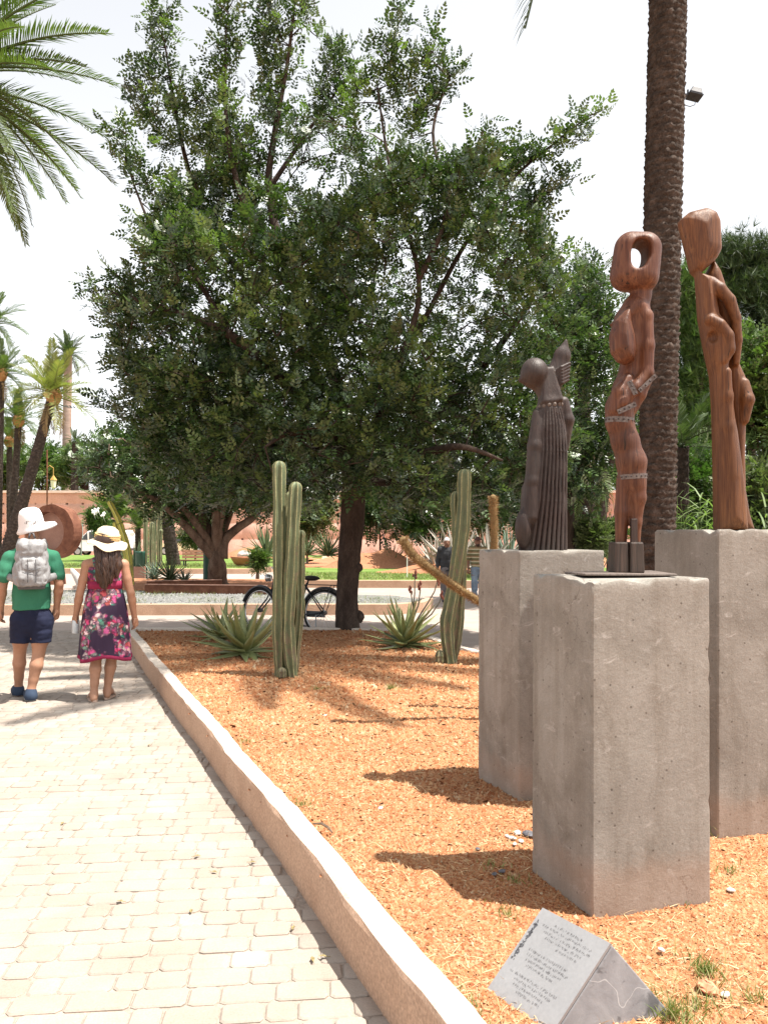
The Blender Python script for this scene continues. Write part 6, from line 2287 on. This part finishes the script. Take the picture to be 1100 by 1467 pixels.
for s_ in (-.05, .05): m.tube([(.87, s_ * .7, .63), (.93, s_, .5), (1.07, s_, wr)], .013, 6)
m.build('fork', M['bike'], bk, True)
m = MB(); m.tube([(.83, 0, .83), (.80, 0, .95)], .013, 8); m.tube([(.80, 0, .95), (.82, .12, .97), (.72, .27, .95), (.6, .29, .93)], .012, 6); m.tube([(.80, 0, .95), (.82, -.12, .97), (.72, -.27, .95), (.6, -.29, .93)], .012, 6)
hb = m.build('handlebar', M['chrome'], bk, True)
for s_ in (-1, 1):
    m = MB(); m.tube([(.70, s_ * .275, .945), (.58, s_ * .29, .93)], .018, 8); m.build('grip', M['leather'], hb, True)
m = MB(); m.tube([(.9, 0, .82), (.97, 0, .82)], [.05, .06], 12); m.build('headlamp', M['chrome'], bk, True)
m = MB(); m.ell((.23, 0, .83), (.14, .085, .04), 12, 8); m.ell((.36, 0, .835), (.08, .03, .028), 10, 6); m.tube([(.29, 0, .74), (.27, 0, .81)], .013, 6)
m.build('saddle', M['leather'], bk, True)
m = MB()
for s_ in (-.06, 0, .06): m.tube([(.26, s_, .735), (-.24, s_, .735)], .007, 5)
for s_ in (-.06, .06): m.tube([(-.12, s_, .735), (0, s_, wr)], .006, 5)
m.bar((-.24, -.065, .735), (-.24, .065, .735), .012); m.bar((.0, -.065, .735), (.0, .065, .735), .012)
m.build('rear_rack', M['bike'], bk, True)
m = MB(); m.lathe([(.02, -.008), (.09, -.006), (.09, .006), (.02, .008)], 20, (.44, -.06, .28), (R(90), 0, 0)); m.build('chainwheel', M['chrome'], bk)
m = MB(); m.bar((.44, -.07, .28), (.36, -.07, .13), .015); m.bar((.44, .07, .28), (.52, .07, .43), .015); m.box((.36, -.12, .13), (.09, .1, .02)); m.box((.52, .12, .43), (.09, .1, .02)); m.build('pedals', M['bike'], bk)
m = MB(); m.box((.24, -.06, .31), (.46, .012, .09)); m.build('chain_guard', M['bike'], bk, bevel=.004)
m = MB(); m.tube([(.1, .06, .3), (.02, .2, .012)], .01, 6); m.build('kickstand', M['steel'], bk)
# ------------------------------------------------------------------ people
def skin_mat(name, a, b_):
    m = surf(name, [a, b_], 8, 5, 0.55, 0.35, 0.1, 120, 0.001, fine=0.06)
    return m
M['skin'] = skin_mat('warm tanned skin', (0.33, 0.17, 0.105), (0.41, 0.225, 0.145))
M['skin_dark'] = skin_mat('brown skin', (0.20, 0.10, 0.065), (0.27, 0.14, 0.09))
def cloth(name, cols, rough=0.85, scale=7, wr=18, ws=0.35):
    return surf(name, cols, scale, 5, rough, 0.2, ws, wr, 0.012, fine=0.08, fscale=300, stretch=(1, 1, .5))
M['green_shirt'] = cloth('green cotton', [(0.032, 0.151, 0.090), (0.043, 0.187, 0.112)])
M['navy'] = cloth('navy cotton', [(0.010, 0.013, 0.032), (0.018, 0.022, 0.05)])
M['white_cloth'] = cloth('white cotton', [(0.66, 0.66, 0.66), (0.76, 0.76, 0.76)], ws=0.2)
M['pack'] = cloth('light grey nylon', [(0.192, 0.192, 0.196), (0.272, 0.272, 0.276), (0.144, 0.144, 0.148)], 0.5, 12, 26, .6)
M['pack_dark'] = cloth('dark grey nylon', [(0.07, 0.07, 0.075), (0.12, 0.12, 0.125)], 0.6)
M['shoe'] = cloth('navy trainer mesh', [(0.021, 0.033, 0.060), (0.036, 0.054, 0.090)])
M['sole'] = plain('pale rubber sole', (0.5, 0.48, 0.45), 0.7)
M['sandal'] = plain('pale sandal', (0.45, 0.33, 0.26), 0.6)
M['hair'] = surf('dark brown hair', [(0.018, 0.009, 0.006), (0.045, 0.022, 0.014), (0.075, 0.036, 0.02)], 6, 6, 0.45, 0.5, 0.5, 60, 0.004, stretch=(6, 6, .6))
M['straw_hat'] = surf('cream sun hat', [(0.62, 0.52, 0.34), (0.74, 0.66, 0.48)], 30, 5, 0.85, 0.2, 0.3, 150, 0.002)
M['crimson'] = cloth('crimson trim', [(0.20, 0.015, 0.05), (0.28, 0.03, 0.08)])
M['eye'] = plain('eye', (0.03, 0.02, 0.02), 0.2, 0.6)


def floral():
    m, nt, b = mk('purple floral print')
    v = coords(nt)
    base = (0.022, 0.005, 0.03)
    c = None
    blobs = ramp(nt, noise(nt, v, 5.2, 2, 0.5), [(0.475, (0, 0, 0)), (0.52, (1, 1, 1))])
    vo = nt.nodes.new('ShaderNodeTexVoronoi')
    vo.inputs['Scale'].default_value = 30
    wq = nt.nodes.new('ShaderNodeTexNoise')
    wq.inputs['Scale'].default_value = 26
    nt.links.new(v, wq.inputs['Vector'])
    nt.links.new(mixc(nt, v, wq.outputs['Color'], 0.075), vo.inputs['Vector'])
    sp = nt.nodes.new('ShaderNodeSeparateColor')
    nt.links.new(vo.outputs['Color'], sp.inputs[0])
    pet = ramp(nt, sp.outputs[0], [(0.0, (0.55, 0.03, 0.12)), (0.2, (0.62, 0.10, 0.30)), (0.38, (0.02, 0.20, 0.12)), (0.52, (0.75, 0.55, 0.55)), (0.66, (0.50, 0.02, 0.03)), (0.8, (0.05, 0.28, 0.2)), (0.92, (0.7, 0.3, 0.45)), (1.0, (0.02, 0.01, 0.03))])
    ed = ramp(nt, vo.outputs['Distance'], [(0.35, (1, 1, 1)), (0.7, (0.25, 0.15, 0.25))])
    pet = mixc(nt, pet, ed, 1.0, 'MULTIPLY')
    c = mixc(nt, base, pet, blobs)
    nt.links.new(c, b.inputs['Base Color'])
    b.inputs['Roughness'].default_value = 0.75
    bump(nt, b, noise(nt, coords(nt, (1, 1, .15)), 22, 3), 0.4, 0.012)
    return m


M['floral'] = floral()


def hand(sd, wrist, fore, lat, curl, s=1.0, k_=0.004):
    """palm, four bent fingers and a thumb from the side of the palm"""
    w_, d, l, c = np.array(wrist), norm(np.array(fore)), norm(np.array(lat)), norm(np.array(curl))
    sd.path([w_, w_ + d * .045 * s, w_ + d * .085 * s], [.024 * s, .03 * s, .032 * s], .012, fy=1.0)
    for i, (o, ln_) in enumerate(((-1.5, .062), (-.5, .074), (.5, .07), (1.5, .055))):
        b_ = w_ + d * .092 * s + l * o * .0195 * s
        k1 = b_ + (d * .85 + c * .35) * ln_ * .55 * s
        k2 = k1 + (d * .45 + c * .8) * ln_ * .55 * s
        sd.path([b_, k1, k2], [.0098 * s, .009 * s, .0078 * s], k_)
    t0 = w_ + d * .03 * s - l * .024 * s
    t1 = t0 + (d * .75 - l * .5 + c * .3) * .04 * s
    sd.path([t0, t1, t1 + (d * .95 + c * .35) * .033 * s], [.014 * s, .0105 * s, .009 * s], k_)


def human_body(J, s, h, face=1.0, lat_sign=1, head_r=(.076, .095, .113)):
    """one continuous skin surface; J holds joint positions; the figure looks along face * +Y"""
    allp = np.array([p for p in J.values()])
    sd = SDF(allp.min(0) - .2 * s, allp.max(0) + .2 * s, h)
    hd = np.array(J['head'])
    g = lambda *a: hd + np.array(a) * s * np.array([1, face, 1])
    sd.ell(hd, [x * s for x in head_r], .01)
    sd.ell(g(0, .02, -.055), (.056 * s, .07 * s, .065 * s), .03)                     # jaw
    sd.path([g(0, .093, .008), g(0, .112, -.028)], [.008 * s, .013 * s], .012)       # nose
    sd.path([g(-.025, .088, -.062), g(.025, .088, -.062)], .008 * s, .01)            # lips
    sd.path([g(-.04, .082, .022), g(.04, .082, .022)], .012 * s, .015)               # brow
    for e in (-1, 1): sd.ell(g(e * .078, -.005, -.008), (.012 * s, .02 * s, .032 * s), .006)
    sd.path([g(0, -.01, -.07), J['neck']], [.056 * s, .058 * s], .02)
    ch, pe = np.array(J['chest']), np.array(J['pelvis'])
    sd.path([J['neck'], ch, (ch + pe) / 2, pe], [.06 * s, .125 * s, .112 * s, .125 * s], .06, fy=.78)
    for e in 'LR':
        sd.path([np.array(J['neck']) - np.array([0, 0, .03 * s]), J['sh' + e]], [.05 * s, .052 * s], .03)
        sh, el, wr_ = [np.array(J[q + e]) for q in ('sh', 'el', 'wr')]
        sd.path([sh, (sh + el) / 2, el], [.05 * s, .043 * s, .036 * s], .015)
        sd.path([el, el + (wr_ - el) * .3, wr_], [.038 * s, .040 * s, .026 * s], .012)
        hand(sd, wr_, wr_ - el, (0, 1.0 * face, .1), ((1 if e == 'L' else -1) * lat_sign, .2 * face, 0), s)
        hp, kn, an, to = [np.array(J[q + e]) for q in ('hip', 'kn', 'an', 'to')]
        sd.path([hp, hp + (kn - hp) * .55, kn], [.085 * s, .072 * s, .052 * s], .03)
        calf = kn + (an - kn) * .3 - np.array([0, .012 * s * face, 0])
        sd.path([kn, calf, kn + (an - kn) * .7, an], [.05 * s, .055 * s, .04 * s, .034 * s], .015)
        heel = an + np.array([0, -.035 * s * face, -.045 * s])
        sd.path([an, heel], [.036 * s, .032 * s], .02)
        sd.path([an - np.array([0, 0, .02 * s]), an + (to - an) * .55, to], [.036 * s, .032 * s, .024 * s], .02)
    return sd


def eyes(parent, hd, s, face):
    for e in (-1, 1):
        m = MB()
        m.ell((hd[0] + e * .032 * s, hd[1] + face * .083 * s, hd[2] + .002 * s), (.013 * s, .011 * s, .009 * s), 8, 6)
        m.build('eye', M['eye'], parent, True)


def cut_below(sd, z):
    k0 = int(max(0, (z - sd.lo[2]) / sd.h))
    zz = sd.lo[2] + sd.h * np.arange(sd.n[2])
    sd.d = np.maximum(sd.d, (z - zz)[None, None, :].astype(np.float32))


def cut_above(sd, z):
    zz = sd.lo[2] + sd.h * np.arange(sd.n[2])
    sd.d = np.maximum(sd.d, (zz - z)[None, None, :].astype(np.float32))


# --- man with backpack -------------------------------------------------------
MY = 1667.5 / (1003 - HY)
fm = Fig(45, 1003, MY)
man = thing('person', 'walker in green shirt, navy shorts and white cap', 'person', (P(45, 1003, MY).x, MY, 0.0), R(23.5))
J = dict(head=fm(46, 750), neck=fm(46, 783), chest=fm(46, 812), pelvis=fm(46, 880),
         shR=fm(73, 798), elR=fm(82, 838, -.05), wrR=fm(79, 872, .02), shL=fm(18, 798), elL=fm(8, 840, .0), wrL=fm(5, 872, .10),
         hipR=fm(59, 890), knR=fm(55, 938, .0), anR=fm(45, 989, -.02), toR=fm(43, 999, .14),
         hipL=fm(33, 890), knL=fm(30, 936, .14), anL=fm(28, 991, .26), toL=fm(25, 999, .43))
sd = human_body(J, 1.0, .0082)
body = link('body', sd.mesh('body'), M['skin'], man)
eyes(body, J['head'], 1.0, 1)
sd = SDF(fm(-15, 895, -.25), fm(105, 765, .25), .009)
sd.path([fm(46, 792), fm(46, 815), fm(46, 850), fm(45, 885)], [.125, .153, .148, .162], .05, fy=.78)
for a, b_, c in (((73, 800), (78, 813), (80.5, 824)), ((18, 800), (13, 813), (10.5, 824))):
    sd.path([fm(46, 793), fm(*a)], [.085, .066], .04)
    sd.path([fm(*a), fm(*b_, -.018), fm(*c, -.032)], [.066, .066, .066], .02)
cut_below(sd, fm(0, 873)[2])
sd.ell(fm(46, 779), (.062, .062, .05), .01, 'sub')
link('shirt', wrinkle(sd.mesh('shirt'), .009, (11, 11, 7), 3), M['green_shirt'], man)
m = MB()
m.torus(fm(46, 785), .068, .014, 20, 6, 'Z')
m.build('collar', M['green_shirt'], man, True)
sd = SDF(fm(0, 935, -.25), fm(95, 855, .3), .0075)
sd.path([fm(46, 864), fm(46, 886)], [.135, .147], .03, fy=.78)
sd.path([fm(60, 888), fm(58, 925, -.01)], [.098, .086], .03)
sd.path([fm(32, 888), fm(31, 925, .09)], [.098, .086], .03)
cut_below(sd, fm(0, 921)[2])
link('shorts', wrinkle(sd.mesh('shorts'), .010, (9, 9, 12), 5), M['navy'], man)
Vc, Qc, nh = [], [], 36
for i, (r_, z) in enumerate(((.008, .118), (.05, .113), (.08, .094), (.096, .055), (.102, .01), (.105, -.035), (.116, -.07), (.128, -.092), (.122, -.094), (.104, -.06), (.098, -.03))):
    for k_ in range(nh):
        a_ = 2 * math.pi * k_ / nh
        fl_ = max(0, (r_ - .1) / .03)
        wob = 1 + .05 * fl_ * math.sin(4 * a_ + 1) + .012 * math.sin(7 * a_ + i)
        out_ = .075 * max(0, math.cos(a_)) ** 3 * (1 if 6 <= i <= 8 else 0)
        Vc.append((r_ * wob * math.cos(a_) + out_, r_ * 1.1 * wob * math.sin(a_), z + .012 * fl_ * math.sin(3 * a_) + (.03 * max(0, math.cos(a_)) ** 2 if i >= 6 else 0)))
for i in range(10):
    for k_ in range(nh): Qc.append((i * nh + k_, (i + 1) * nh + k_, (i + 1) * nh + (k_ + 1) % nh, i * nh + (k_ + 1) % nh))
m = MB()
m.add(Vc, Qc + [tuple(range(nh))])
hat = m.build('cap', M['white_cloth'], man, True, fm(45, 746, -.01), (R(8), R(-9), 0))
m = MB()
for i in range(11):
    x = 38 + 1.0 * i
    th = R(-120 + 8 * i)
    q1 = [(.108 + .0) * math.cos(th), .118 * math.sin(th), .0 + random.uniform(-.012, .012)]
    q2 = [.108 * math.cos(th + .06), .118 * math.sin(th + .06), .0 + random.uniform(-.018, .018)]
    m.bar(q1, q2, .004, .004)
m.build('cap_print', M['pack_dark'], hat, kind='stuff')
for e, (an, to) in (('R', (J['anR'], J['toR'])), ('L', (J['anL'], J['toL']))):
    an, to = np.array(an), np.array(to)
    sd = SDF(np.minimum(an, to) - .12, np.maximum(an, to) + .12, .005)
    heel = an + np.array([0, -.03, -.045])
    sd.path([an + np.array([0, 0, -.01]), heel], [.047, .047], .03)
    sd.path([heel, an + (to - an) * .55 + np.array([0, 0, -.012]), to + np.array([0, .02, 0])], [.046, .05, .036], .03)
    cut_below(sd, .012 if e == 'R' else .012)
    so = link('shoe', sd.mesh('shoe'), M['shoe'], man)
    m = MB()
    d = to - heel
    n = 14
    ring = []
    for i in range(n):
        a = 2 * math.pi * i / n
        ring.append((heel[0] + d[0] * (.5 + .62 * math.sin(a)) + .05 * math.cos(a), heel[1] + d[1] * (.5 + .62 * math.sin(a)), 0))
    m.prism(ring, .002, .024)
    m.build('sole', M['sole'], so)

pk = thing('backpack', 'light grey hiking backpack worn by the walker in the green shirt', 'backpack', (P(45, 1003, MY).x, MY, 0.0), R(23.5))
sd = SDF(fm(8, 850, -.42), fm(88, 755, .0), .0075)
sd.rbox(fm(46, 804, -.2), (.134, .08, .20), .06, .02, taper=-.16)
sd.rbox(fm(46, 818, -.275), (.112, .045, .125), .045, .02, taper=-.12)
sd.rbox(fm(46, 786, -.255), (.098, .04, .06), .035, .02)
for x in (26, 66): sd.ell(fm(x, 822, -.2), (.03, .06, .075), .015)
sd.path([fm(34, 790, -.33), fm(30, 812, -.335), fm(32, 836, -.33)], .004, .004, 'sub')
sd.path([fm(58, 790, -.33), fm(62, 812, -.335), fm(60, 836, -.33)], .004, .004, 'sub')
sd.path([fm(36, 797, -.315), fm(46, 795, -.32), fm(57, 797, -.315)], .005, .006, 'sub')
link('main_bag', wrinkle(sd.mesh('main_bag'), .016, (16, 16, 11), 7), M['pack'], pk)
m = MB()
m.box(fm(46, 838, -.2), (.22, .15, .05))
m.build('bottom_panel', M['pack_dark'], pk, bevel=.02)
for x0, x1 in ((34, 27), (58, 66)):
    m = MB()
    m.tube([fm(x0, 778, -.14), fm(x0 + (x1 - x0) * .6, 775, -.05), fm(x1, 783, .06), fm(x1, 806, .13), fm(x1, 830, .10)], .026, 8, True, .5)
    m.build('shoulder_strap', M['pack'], pk, True)
for x0, x1 in ((26, 16), (66, 77)):
    m = MB()
    m.tube([fm(x0, 828, -.16), fm(x1, 825, -.09), fm(x1 + (2 if x1 > 46 else -2), 823, .0)], [.035, .03, .02], 8, True, .5)
    m.build('hip_belt', M['pack'], pk, True)
m = MB()
m.tube([fm(42, 771, -.17), fm(44, 764, -.17), fm(48, 764, -.17), fm(50, 771, -.17)], .008, 6)
m.build('grab_loop', M['pack_dark'], pk, True)
m = MB()
for x in (41, 51): m.tube([fm(x, 800, -.325), fm(x + .5, 816, -.33), fm(x, 832, -.322)], .0035, 4)
m.tube([fm(36, 812, -.325), fm(46, 815, -.331), fm(57, 812, -.325)], .003, 4)
m.build('bungee_cord', M['pack_dark'], pk, kind='stuff')

# --- woman in the floral dress -------------------------------------------------
WYp = 1667.5 / (1002 - HY)
fw = Fig(152, 1002, WYp)
wom = thing('person', 'walker in a purple floral dress and cream sun hat', 'person', (P(152, 1002, WYp).x, WYp, 0.0), R(19))
J = dict(head=fm(0, 0), neck=fw(152, 797), chest=fw(151, 822), pelvis=fw(150, 885),
         shR=fw(176, 809), elR=fw(186, 850, -.03), wrR=fw(191, 884, .03), shL=fw(127, 809), elL=fw(117, 850, .0), wrL=fw(112, 880, .08),
         hipR=fw(161, 893), knR=fw(160, 942, .04), anR=fw(154, 989, .02), toR=fw(161, 997, .17),
         hipL=fw(141, 893), knL=fw(139, 942, .0), anL=fw(136, 991, -.06), toL=fw(133, 998, .10))
J['head'] = fw(152, 773)
sd = human_body(J, .9, .0078)
body = link('body', sd.mesh('body'), M['skin'], wom)
eyes(body, J['head'], .9, 1)
# dress: gathered skirt under a fitted bodice
rows = [(812, 23.5, .60), (822, 24, .62), (832, 22.5, .64), (840, 21.5, .66), (843, 22, .68), (855, 25.5, .74), (872, 28.5, .80), (890, 30.5, .82), (908, 32, .84), (925, 33, .86), (938, 33.8, .86), (943, 34, .86)]
n = 72
V, Q = [], []
for i, (py, rx, fy) in enumerate(rows):
    t = max(0, (py - 843) / 100)
    for k_ in range(n):
        a = 2 * math.pi * k_ / n
        fold = 1 + t * (.05 * math.sin(9 * a + 1.3 * math.sin(2 * a)) + .035 * math.sin(17 * a + 2 * t)) + (.012 * math.sin(26 * a) if py > 840 else 0)
        x, y, z = fw(151 + .6 * t, py)
        sway = .02 * t * math.sin(3 * a)
        V.append((x + fw.r(rx) * fold * math.cos(a), y + fw.r(rx) * fy * fold * math.sin(a) * .92, z + (sway if py > 930 else 0)))
for i in range(len(rows) - 1):
    for k_ in range(n): Q.append((i * n + k_, i * n + (k_ + 1) % n, (i + 1) * n + (k_ + 1) % n, (i + 1) * n + k_))
dr = link('dress', fast_mesh('dress', np.array(V), np.array(Q), True), M['floral'], wom)
so = dr.modifiers.new('cloth', 'SOLIDIFY')
so.thickness = .006
def ring_part(name, py0, py1, idx0, idx1, grow, mat):
    sub = [np.array(V[idx0 * n:(idx0 + 1) * n]), np.array(V[idx1 * n:(idx1 + 1) * n])]
    c = np.array([fw(151, 0)[0], 0, 0])
    vv = []
    for s_ in sub:
        q_ = s_.copy()
        q_[:, :2] = c[:2] + (q_[:, :2] - c[:2]) * grow
        vv.append(q_)
    qq = [(k_, (k_ + 1) % n, n + (k_ + 1) % n, n + k_) for k_ in range(n)]
    o = link(name, fast_mesh(name, np.concatenate(vv), np.array(qq), True), M[mat], dr)
    s2_ = o.modifiers.new('cloth', 'SOLIDIFY')
    s2_.thickness = .006
    return o
ring_part('waistband', 0, 0, 2, 4, 1.035, 'crimson')
ring_part('hem_trim', 0, 0, 10, 11, 1.02, 'crimson')
for x0, x1, dy in ((137, 136, -1), (168, 168, -1)):
    m = MB()
    m.tube([fw(x0 + (3 if x0 < 150 else -3), 816, -.105), fw(x0, 806, -.09), fw(x1, 799, -.02), fw(x0, 806, .07), fw(x0, 816, .10)], .014, 8, True, .45)
    m.build('shoulder_strap', M['floral'], dr, True)
# hair: mass plus wavy locks
sd = SDF(fw(122, 850, -.26), fw(182, 752, .12), .0075)
sd.ell(fw(152, 775, -.02), (.098, .11, .115), .02)
sd.path([fw(152, 785, -.07), fw(153, 806, -.10), fw(151, 826, -.115), fw(149, 838, -.115)], [.085, .085, .065, .03], .03, fy=.55)
sd.path([fw(164, 790, -.06), fw(168, 810, -.08), fw(167, 826, -.09)], [.05, .04, .015], .02, fy=.6)
hr_ = link('hair', sd.mesh('hair'), M['hair'], wom)
m = MB()
for i in range(70):
    x0 = random.uniform(136, 168)
    ph, am = random.uniform(0, 6), random.uniform(.5, 1.8)
    end = random.uniform(822, 845) - abs(x0 - 152) * .5
    pts = []
    for j in range(9):
        t = j / 8
        py = 782 + (end - 782) * t
        pts.append(fw(x0 + (152 - x0) * .25 * t + am * math.sin(ph + t * 9), py, -.11 - .05 * math.sin(math.pi * min(1, t * .8)) + abs(x0 - 152) * .0022 + .006 * math.sin(ph * 2 + t * 7)))
    m.tube(pts, [.010] * 7 + [.007, .002], 5, False)
m.build('locks', M['hair'], hr_, True, kind='stuff')
# hat
m = MB()
rad = [(.010, .118), (.055, .112), (.088, .085), (.102, .04), (.106, .0), (.112, -.012), (.135, -.03), (.165, -.055), (.172, -.062), (.168, -.064), (.13, -.04), (.10, -.02)]
nh = 40
Vh, Qh = [], []
for i, (r_, z) in enumerate(rad):
    for k_ in range(nh):
        a = 2 * math.pi * k_ / nh
        wob = (1 + .04 * math.sin(3 * a + 1)) if r_ > .12 else 1
        dz = (.016 * math.sin(2 * a + .6) + .01 * math.sin(5 * a)) * max(0, (r_ - .11) / .05)
        Vh.append((r_ * wob * math.cos(a), r_ * wob * 1.02 * math.sin(a), z * .95 + dz))
for i in range(len(rad) - 1):
    for k_ in range(nh): Qh.append((i * nh + k_, (i + 1) * nh + k_, (i + 1) * nh + (k_ + 1) % nh, i * nh + (k_ + 1) % nh))
m.add(Vh, Qh + [tuple(range(nh))])
ht = m.build('sun_hat', M['straw_hat'], wom, True, fw(154, 772, -.01), (R(10), R(7), 0))
m = MB()
for z in (.012, .026, .04): m.torus((0, 0, z), .108 - z * .1, .006, 30, 5, 'Z')
m.build('hat_band', surf('tan ribbon', [(0.55, 0.36, 0.12), (0.68, 0.5, 0.24)], 20, 4), ht, True)
for e in 'LR':
    an, to = np.array(J['an' + e]), np.array(J['to' + e])
    m = MB()
    ring = []
    for i in range(14):
        a = 2 * math.pi * i / 14
        c = (an + to) / 2
        d = (to - an)
        ring.append((c[0] + d[0] * .85 * math.sin(a) + .043 * math.cos(a), c[1] + (d[1] * .82) * math.sin(a) - .01, 0))
    m.prism(ring, .003, .02)
    s_ = m.build('sandal', M['sandal'], wom)
    m = MB()
    q_ = an + (to - an) * .55
    m.tube([(q_[0] - .045, q_[1], .02), (q_[0] - .03, q_[1], .05), (q_[0], q_[1], .062), (q_[0] + .03, q_[1], .05), (q_[0] + .045, q_[1], .02)], .009, 6)
    m.build('strap', M['sandal'], s_, True)
wl = fw(111, 893, .10)
wl = Matrix.Rotation(R(19), 3, 'Z') @ Vector(wl)
bt = thing('water_bottle', 'small clear water bottle held by the walker in the floral dress', 'bottle', (P(152, 1002, WYp).x + wl[0], WYp + wl[1], wl[2]))
M['plastic'] = plain('clear plastic bottle', (0.55, 0.62, 0.66), 0.15, 0.6)
m = MB(); m.lathe([(.024, -.09), (.03, -.085), (.03, .04), (.012, .075), (.012, .09)], 14); m.build('bottle_body', M['plastic'], bt, True)
m = MB(); m.lathe([(.014, .088), (.014, .108), (.004, .11)], 10); m.build('cap', M['white_cloth'], bt)

# --- two men walking towards us in the distance ----------------------------------
M['jacket'] = cloth('dark grey wool', [(0.03, 0.032, 0.036), (0.055, 0.057, 0.062)])
M['grey_trousers'] = cloth('grey trousers', [(0.12, 0.11, 0.115), (0.19, 0.175, 0.18)])
M['jeans'] = cloth('faded blue jeans', [(0.16, 0.22, 0.31), (0.30, 0.36, 0.44)])
M['knit'] = cloth('white knitted cap', [(0.6, 0.58, 0.55), (0.72, 0.7, 0.67)])
M['cap_brown'] = cloth('brown cap', [(0.06, 0.03, 0.028), (0.10, 0.05, 0.045)])
def striped():
    m, nt, b = mk('striped khaki shirt')
    sx = nt.nodes.new('ShaderNodeSeparateXYZ')
    nt.links.new(coords(nt), sx.inputs[0])
    mu = nt.nodes.new('ShaderNodeMath'); mu.operation = 'MULTIPLY'; mu.inputs[1].default_value = 11.0
    nt.links.new(sx.outputs[2], mu.inputs[0])
    fr = nt.nodes.new('ShaderNodeMath'); fr.operation = 'FRACT'
    nt.links.new(mu.outputs[0], fr.inputs[0])
    c = ramp(nt, fr.outputs[0], [(0.0, (0.15, 0.14, 0.07)), (0.45, (0.15, 0.14, 0.07)), (0.5, (0.55, 0.5, 0.34)), (0.7, (0.55, 0.5, 0.34)), (0.75, (0.30, 0.19, 0.10))])
    nt.links.new(c, b.inputs['Base Color'])
    b.inputs['Roughness'].default_value = .85
    return m
M['striped'] = striped()


def far_man(label, px, Y, sgn, top, bottom, hatm, beard, stride):
    k0 = Y / F
    H = (862 - 768) * k0
    s = H / 1.72
    t_ = thing('person', label, 'person', (P(px, 0, Y).x, Y, 0.0))
    q_ = lambda x, y, z: (x * s, y * s, z * s)
    J = dict(head=q_(0, -.02, 1.56), neck=q_(0, 0, 1.42), chest=q_(0, 0, 1.25), pelvis=q_(0, 0, .93), shL=q_(-.18, 0, 1.37), shR=q_(.18, 0, 1.37), elL=q_(-.24, .06, 1.08), elR=q_(.24, .0, 1.08),
             wrL=q_(-.25, -.04, .83), wrR=q_(.25, -.12, .84), hipL=q_(-.09, 0, .88), hipR=q_(.09, 0, .88), knL=q_(-.1, -.06 - stride * .3, .5), knR=q_(.1, .02, .5), anL=q_(-.1, -stride, .085), anR=q_(.1, stride, .085), toL=q_(-.11, -stride - .17, .03), toR=q_(.12, stride - .17, .03))
    sd = human_body(J, s, .0115, -1.0)
    body = link('body', sd.mesh('body'), M['skin_dark'], t_)
    eyes(body, J['head'], s, -1)
    A_ = lambda v_: np.array(v_)
    sd = SDF(q_(-.45, -.3, .7), q_(.45, .3, 1.5), .011)
    hem = .80 if top == 'jacket' else .88
    sd.path([q_(0, 0, 1.36), q_(0, 0, 1.25), q_(0, 0, 1.0), q_(0, 0, .8)], [.12 * s, .17 * s, .165 * s, .18 * s], .05, fy=.75)
    for e in 'LR':
        sd.path([q_(0, 0, 1.36), J['sh' + e], J['el' + e]] + ([A_(J['el' + e]) + (A_(J['wr' + e]) - A_(J['el' + e])) * .9] if top == 'jacket' else []), [.08 * s, .072 * s, .06 * s, .05 * s][:4 if top == 'jacket' else 3], .02)
    cut_below(sd, hem * s)
    link('jacket' if top == 'jacket' else 'shirt', wrinkle(sd.mesh('top'), .02, (8, 8, 6), 2), M[top], t_)
    sd = SDF(q_(-.35, -.5, 0), q_(.35, .5, 1.05), .011)
    sd.path([q_(0, 0, .98), q_(0, 0, .88)], [.145 * s, .15 * s], .03, fy=.8)
    for e in 'LR': sd.path([J['hip' + e], J['kn' + e], A_(J['an' + e]) + A_(q_(0, 0, .0))], [.1 * s, .085 * s, .075 * s], .03)
    cut_below(sd, .06 * s)
    link('trousers', wrinkle(sd.mesh('trousers'), .02, (9, 9, 7), 4), M[bottom], t_)
    hd = A_(J['head'])
    sd = SDF(hd - .25 * s, hd + .25 * s, .009)
    sd.ell(hd + A_(q_(0, .01, .02)), (.09 * s, .108 * s, .115 * s), .01)
    cut_below(sd, hd[2] + .035 * s)
    if hatm == 'cap_brown': sd.ell(hd + A_(q_(0, -.13, .045)), (.075 * s, .08 * s, .012 * s), .012)
    link('cap', sd.mesh('cap'), M[hatm], t_)
    if beard:
        sd = SDF(hd - .2 * s, hd + .2 * s, .009)
        sd.ell(hd + A_(q_(0, -.045, -.085)), (.055 * s, .06 * s, .05 * s), .01)
        link('beard', sd.mesh('beard'), M['hair'], t_)
    for e in 'LR':
        m = MB()
        c = (A_(J['an' + e]) + A_(J['to' + e])) / 2
        m.ell((c[0], c[1], .045 * s), (.05 * s, .14 * s, .045 * s), 10, 6)
        m.build('shoe', M['black'], t_, True)
far_man('walker in a dark jacket and white knitted cap on the far path', 640, 17.55, 1, 'jacket', 'grey_trousers', 'knit', False, .10)
far_man('walker in a striped shirt, jeans and brown cap on the far path', 684, 17.7, 1, 'striped', 'jeans', 'cap_brown', True, .14)
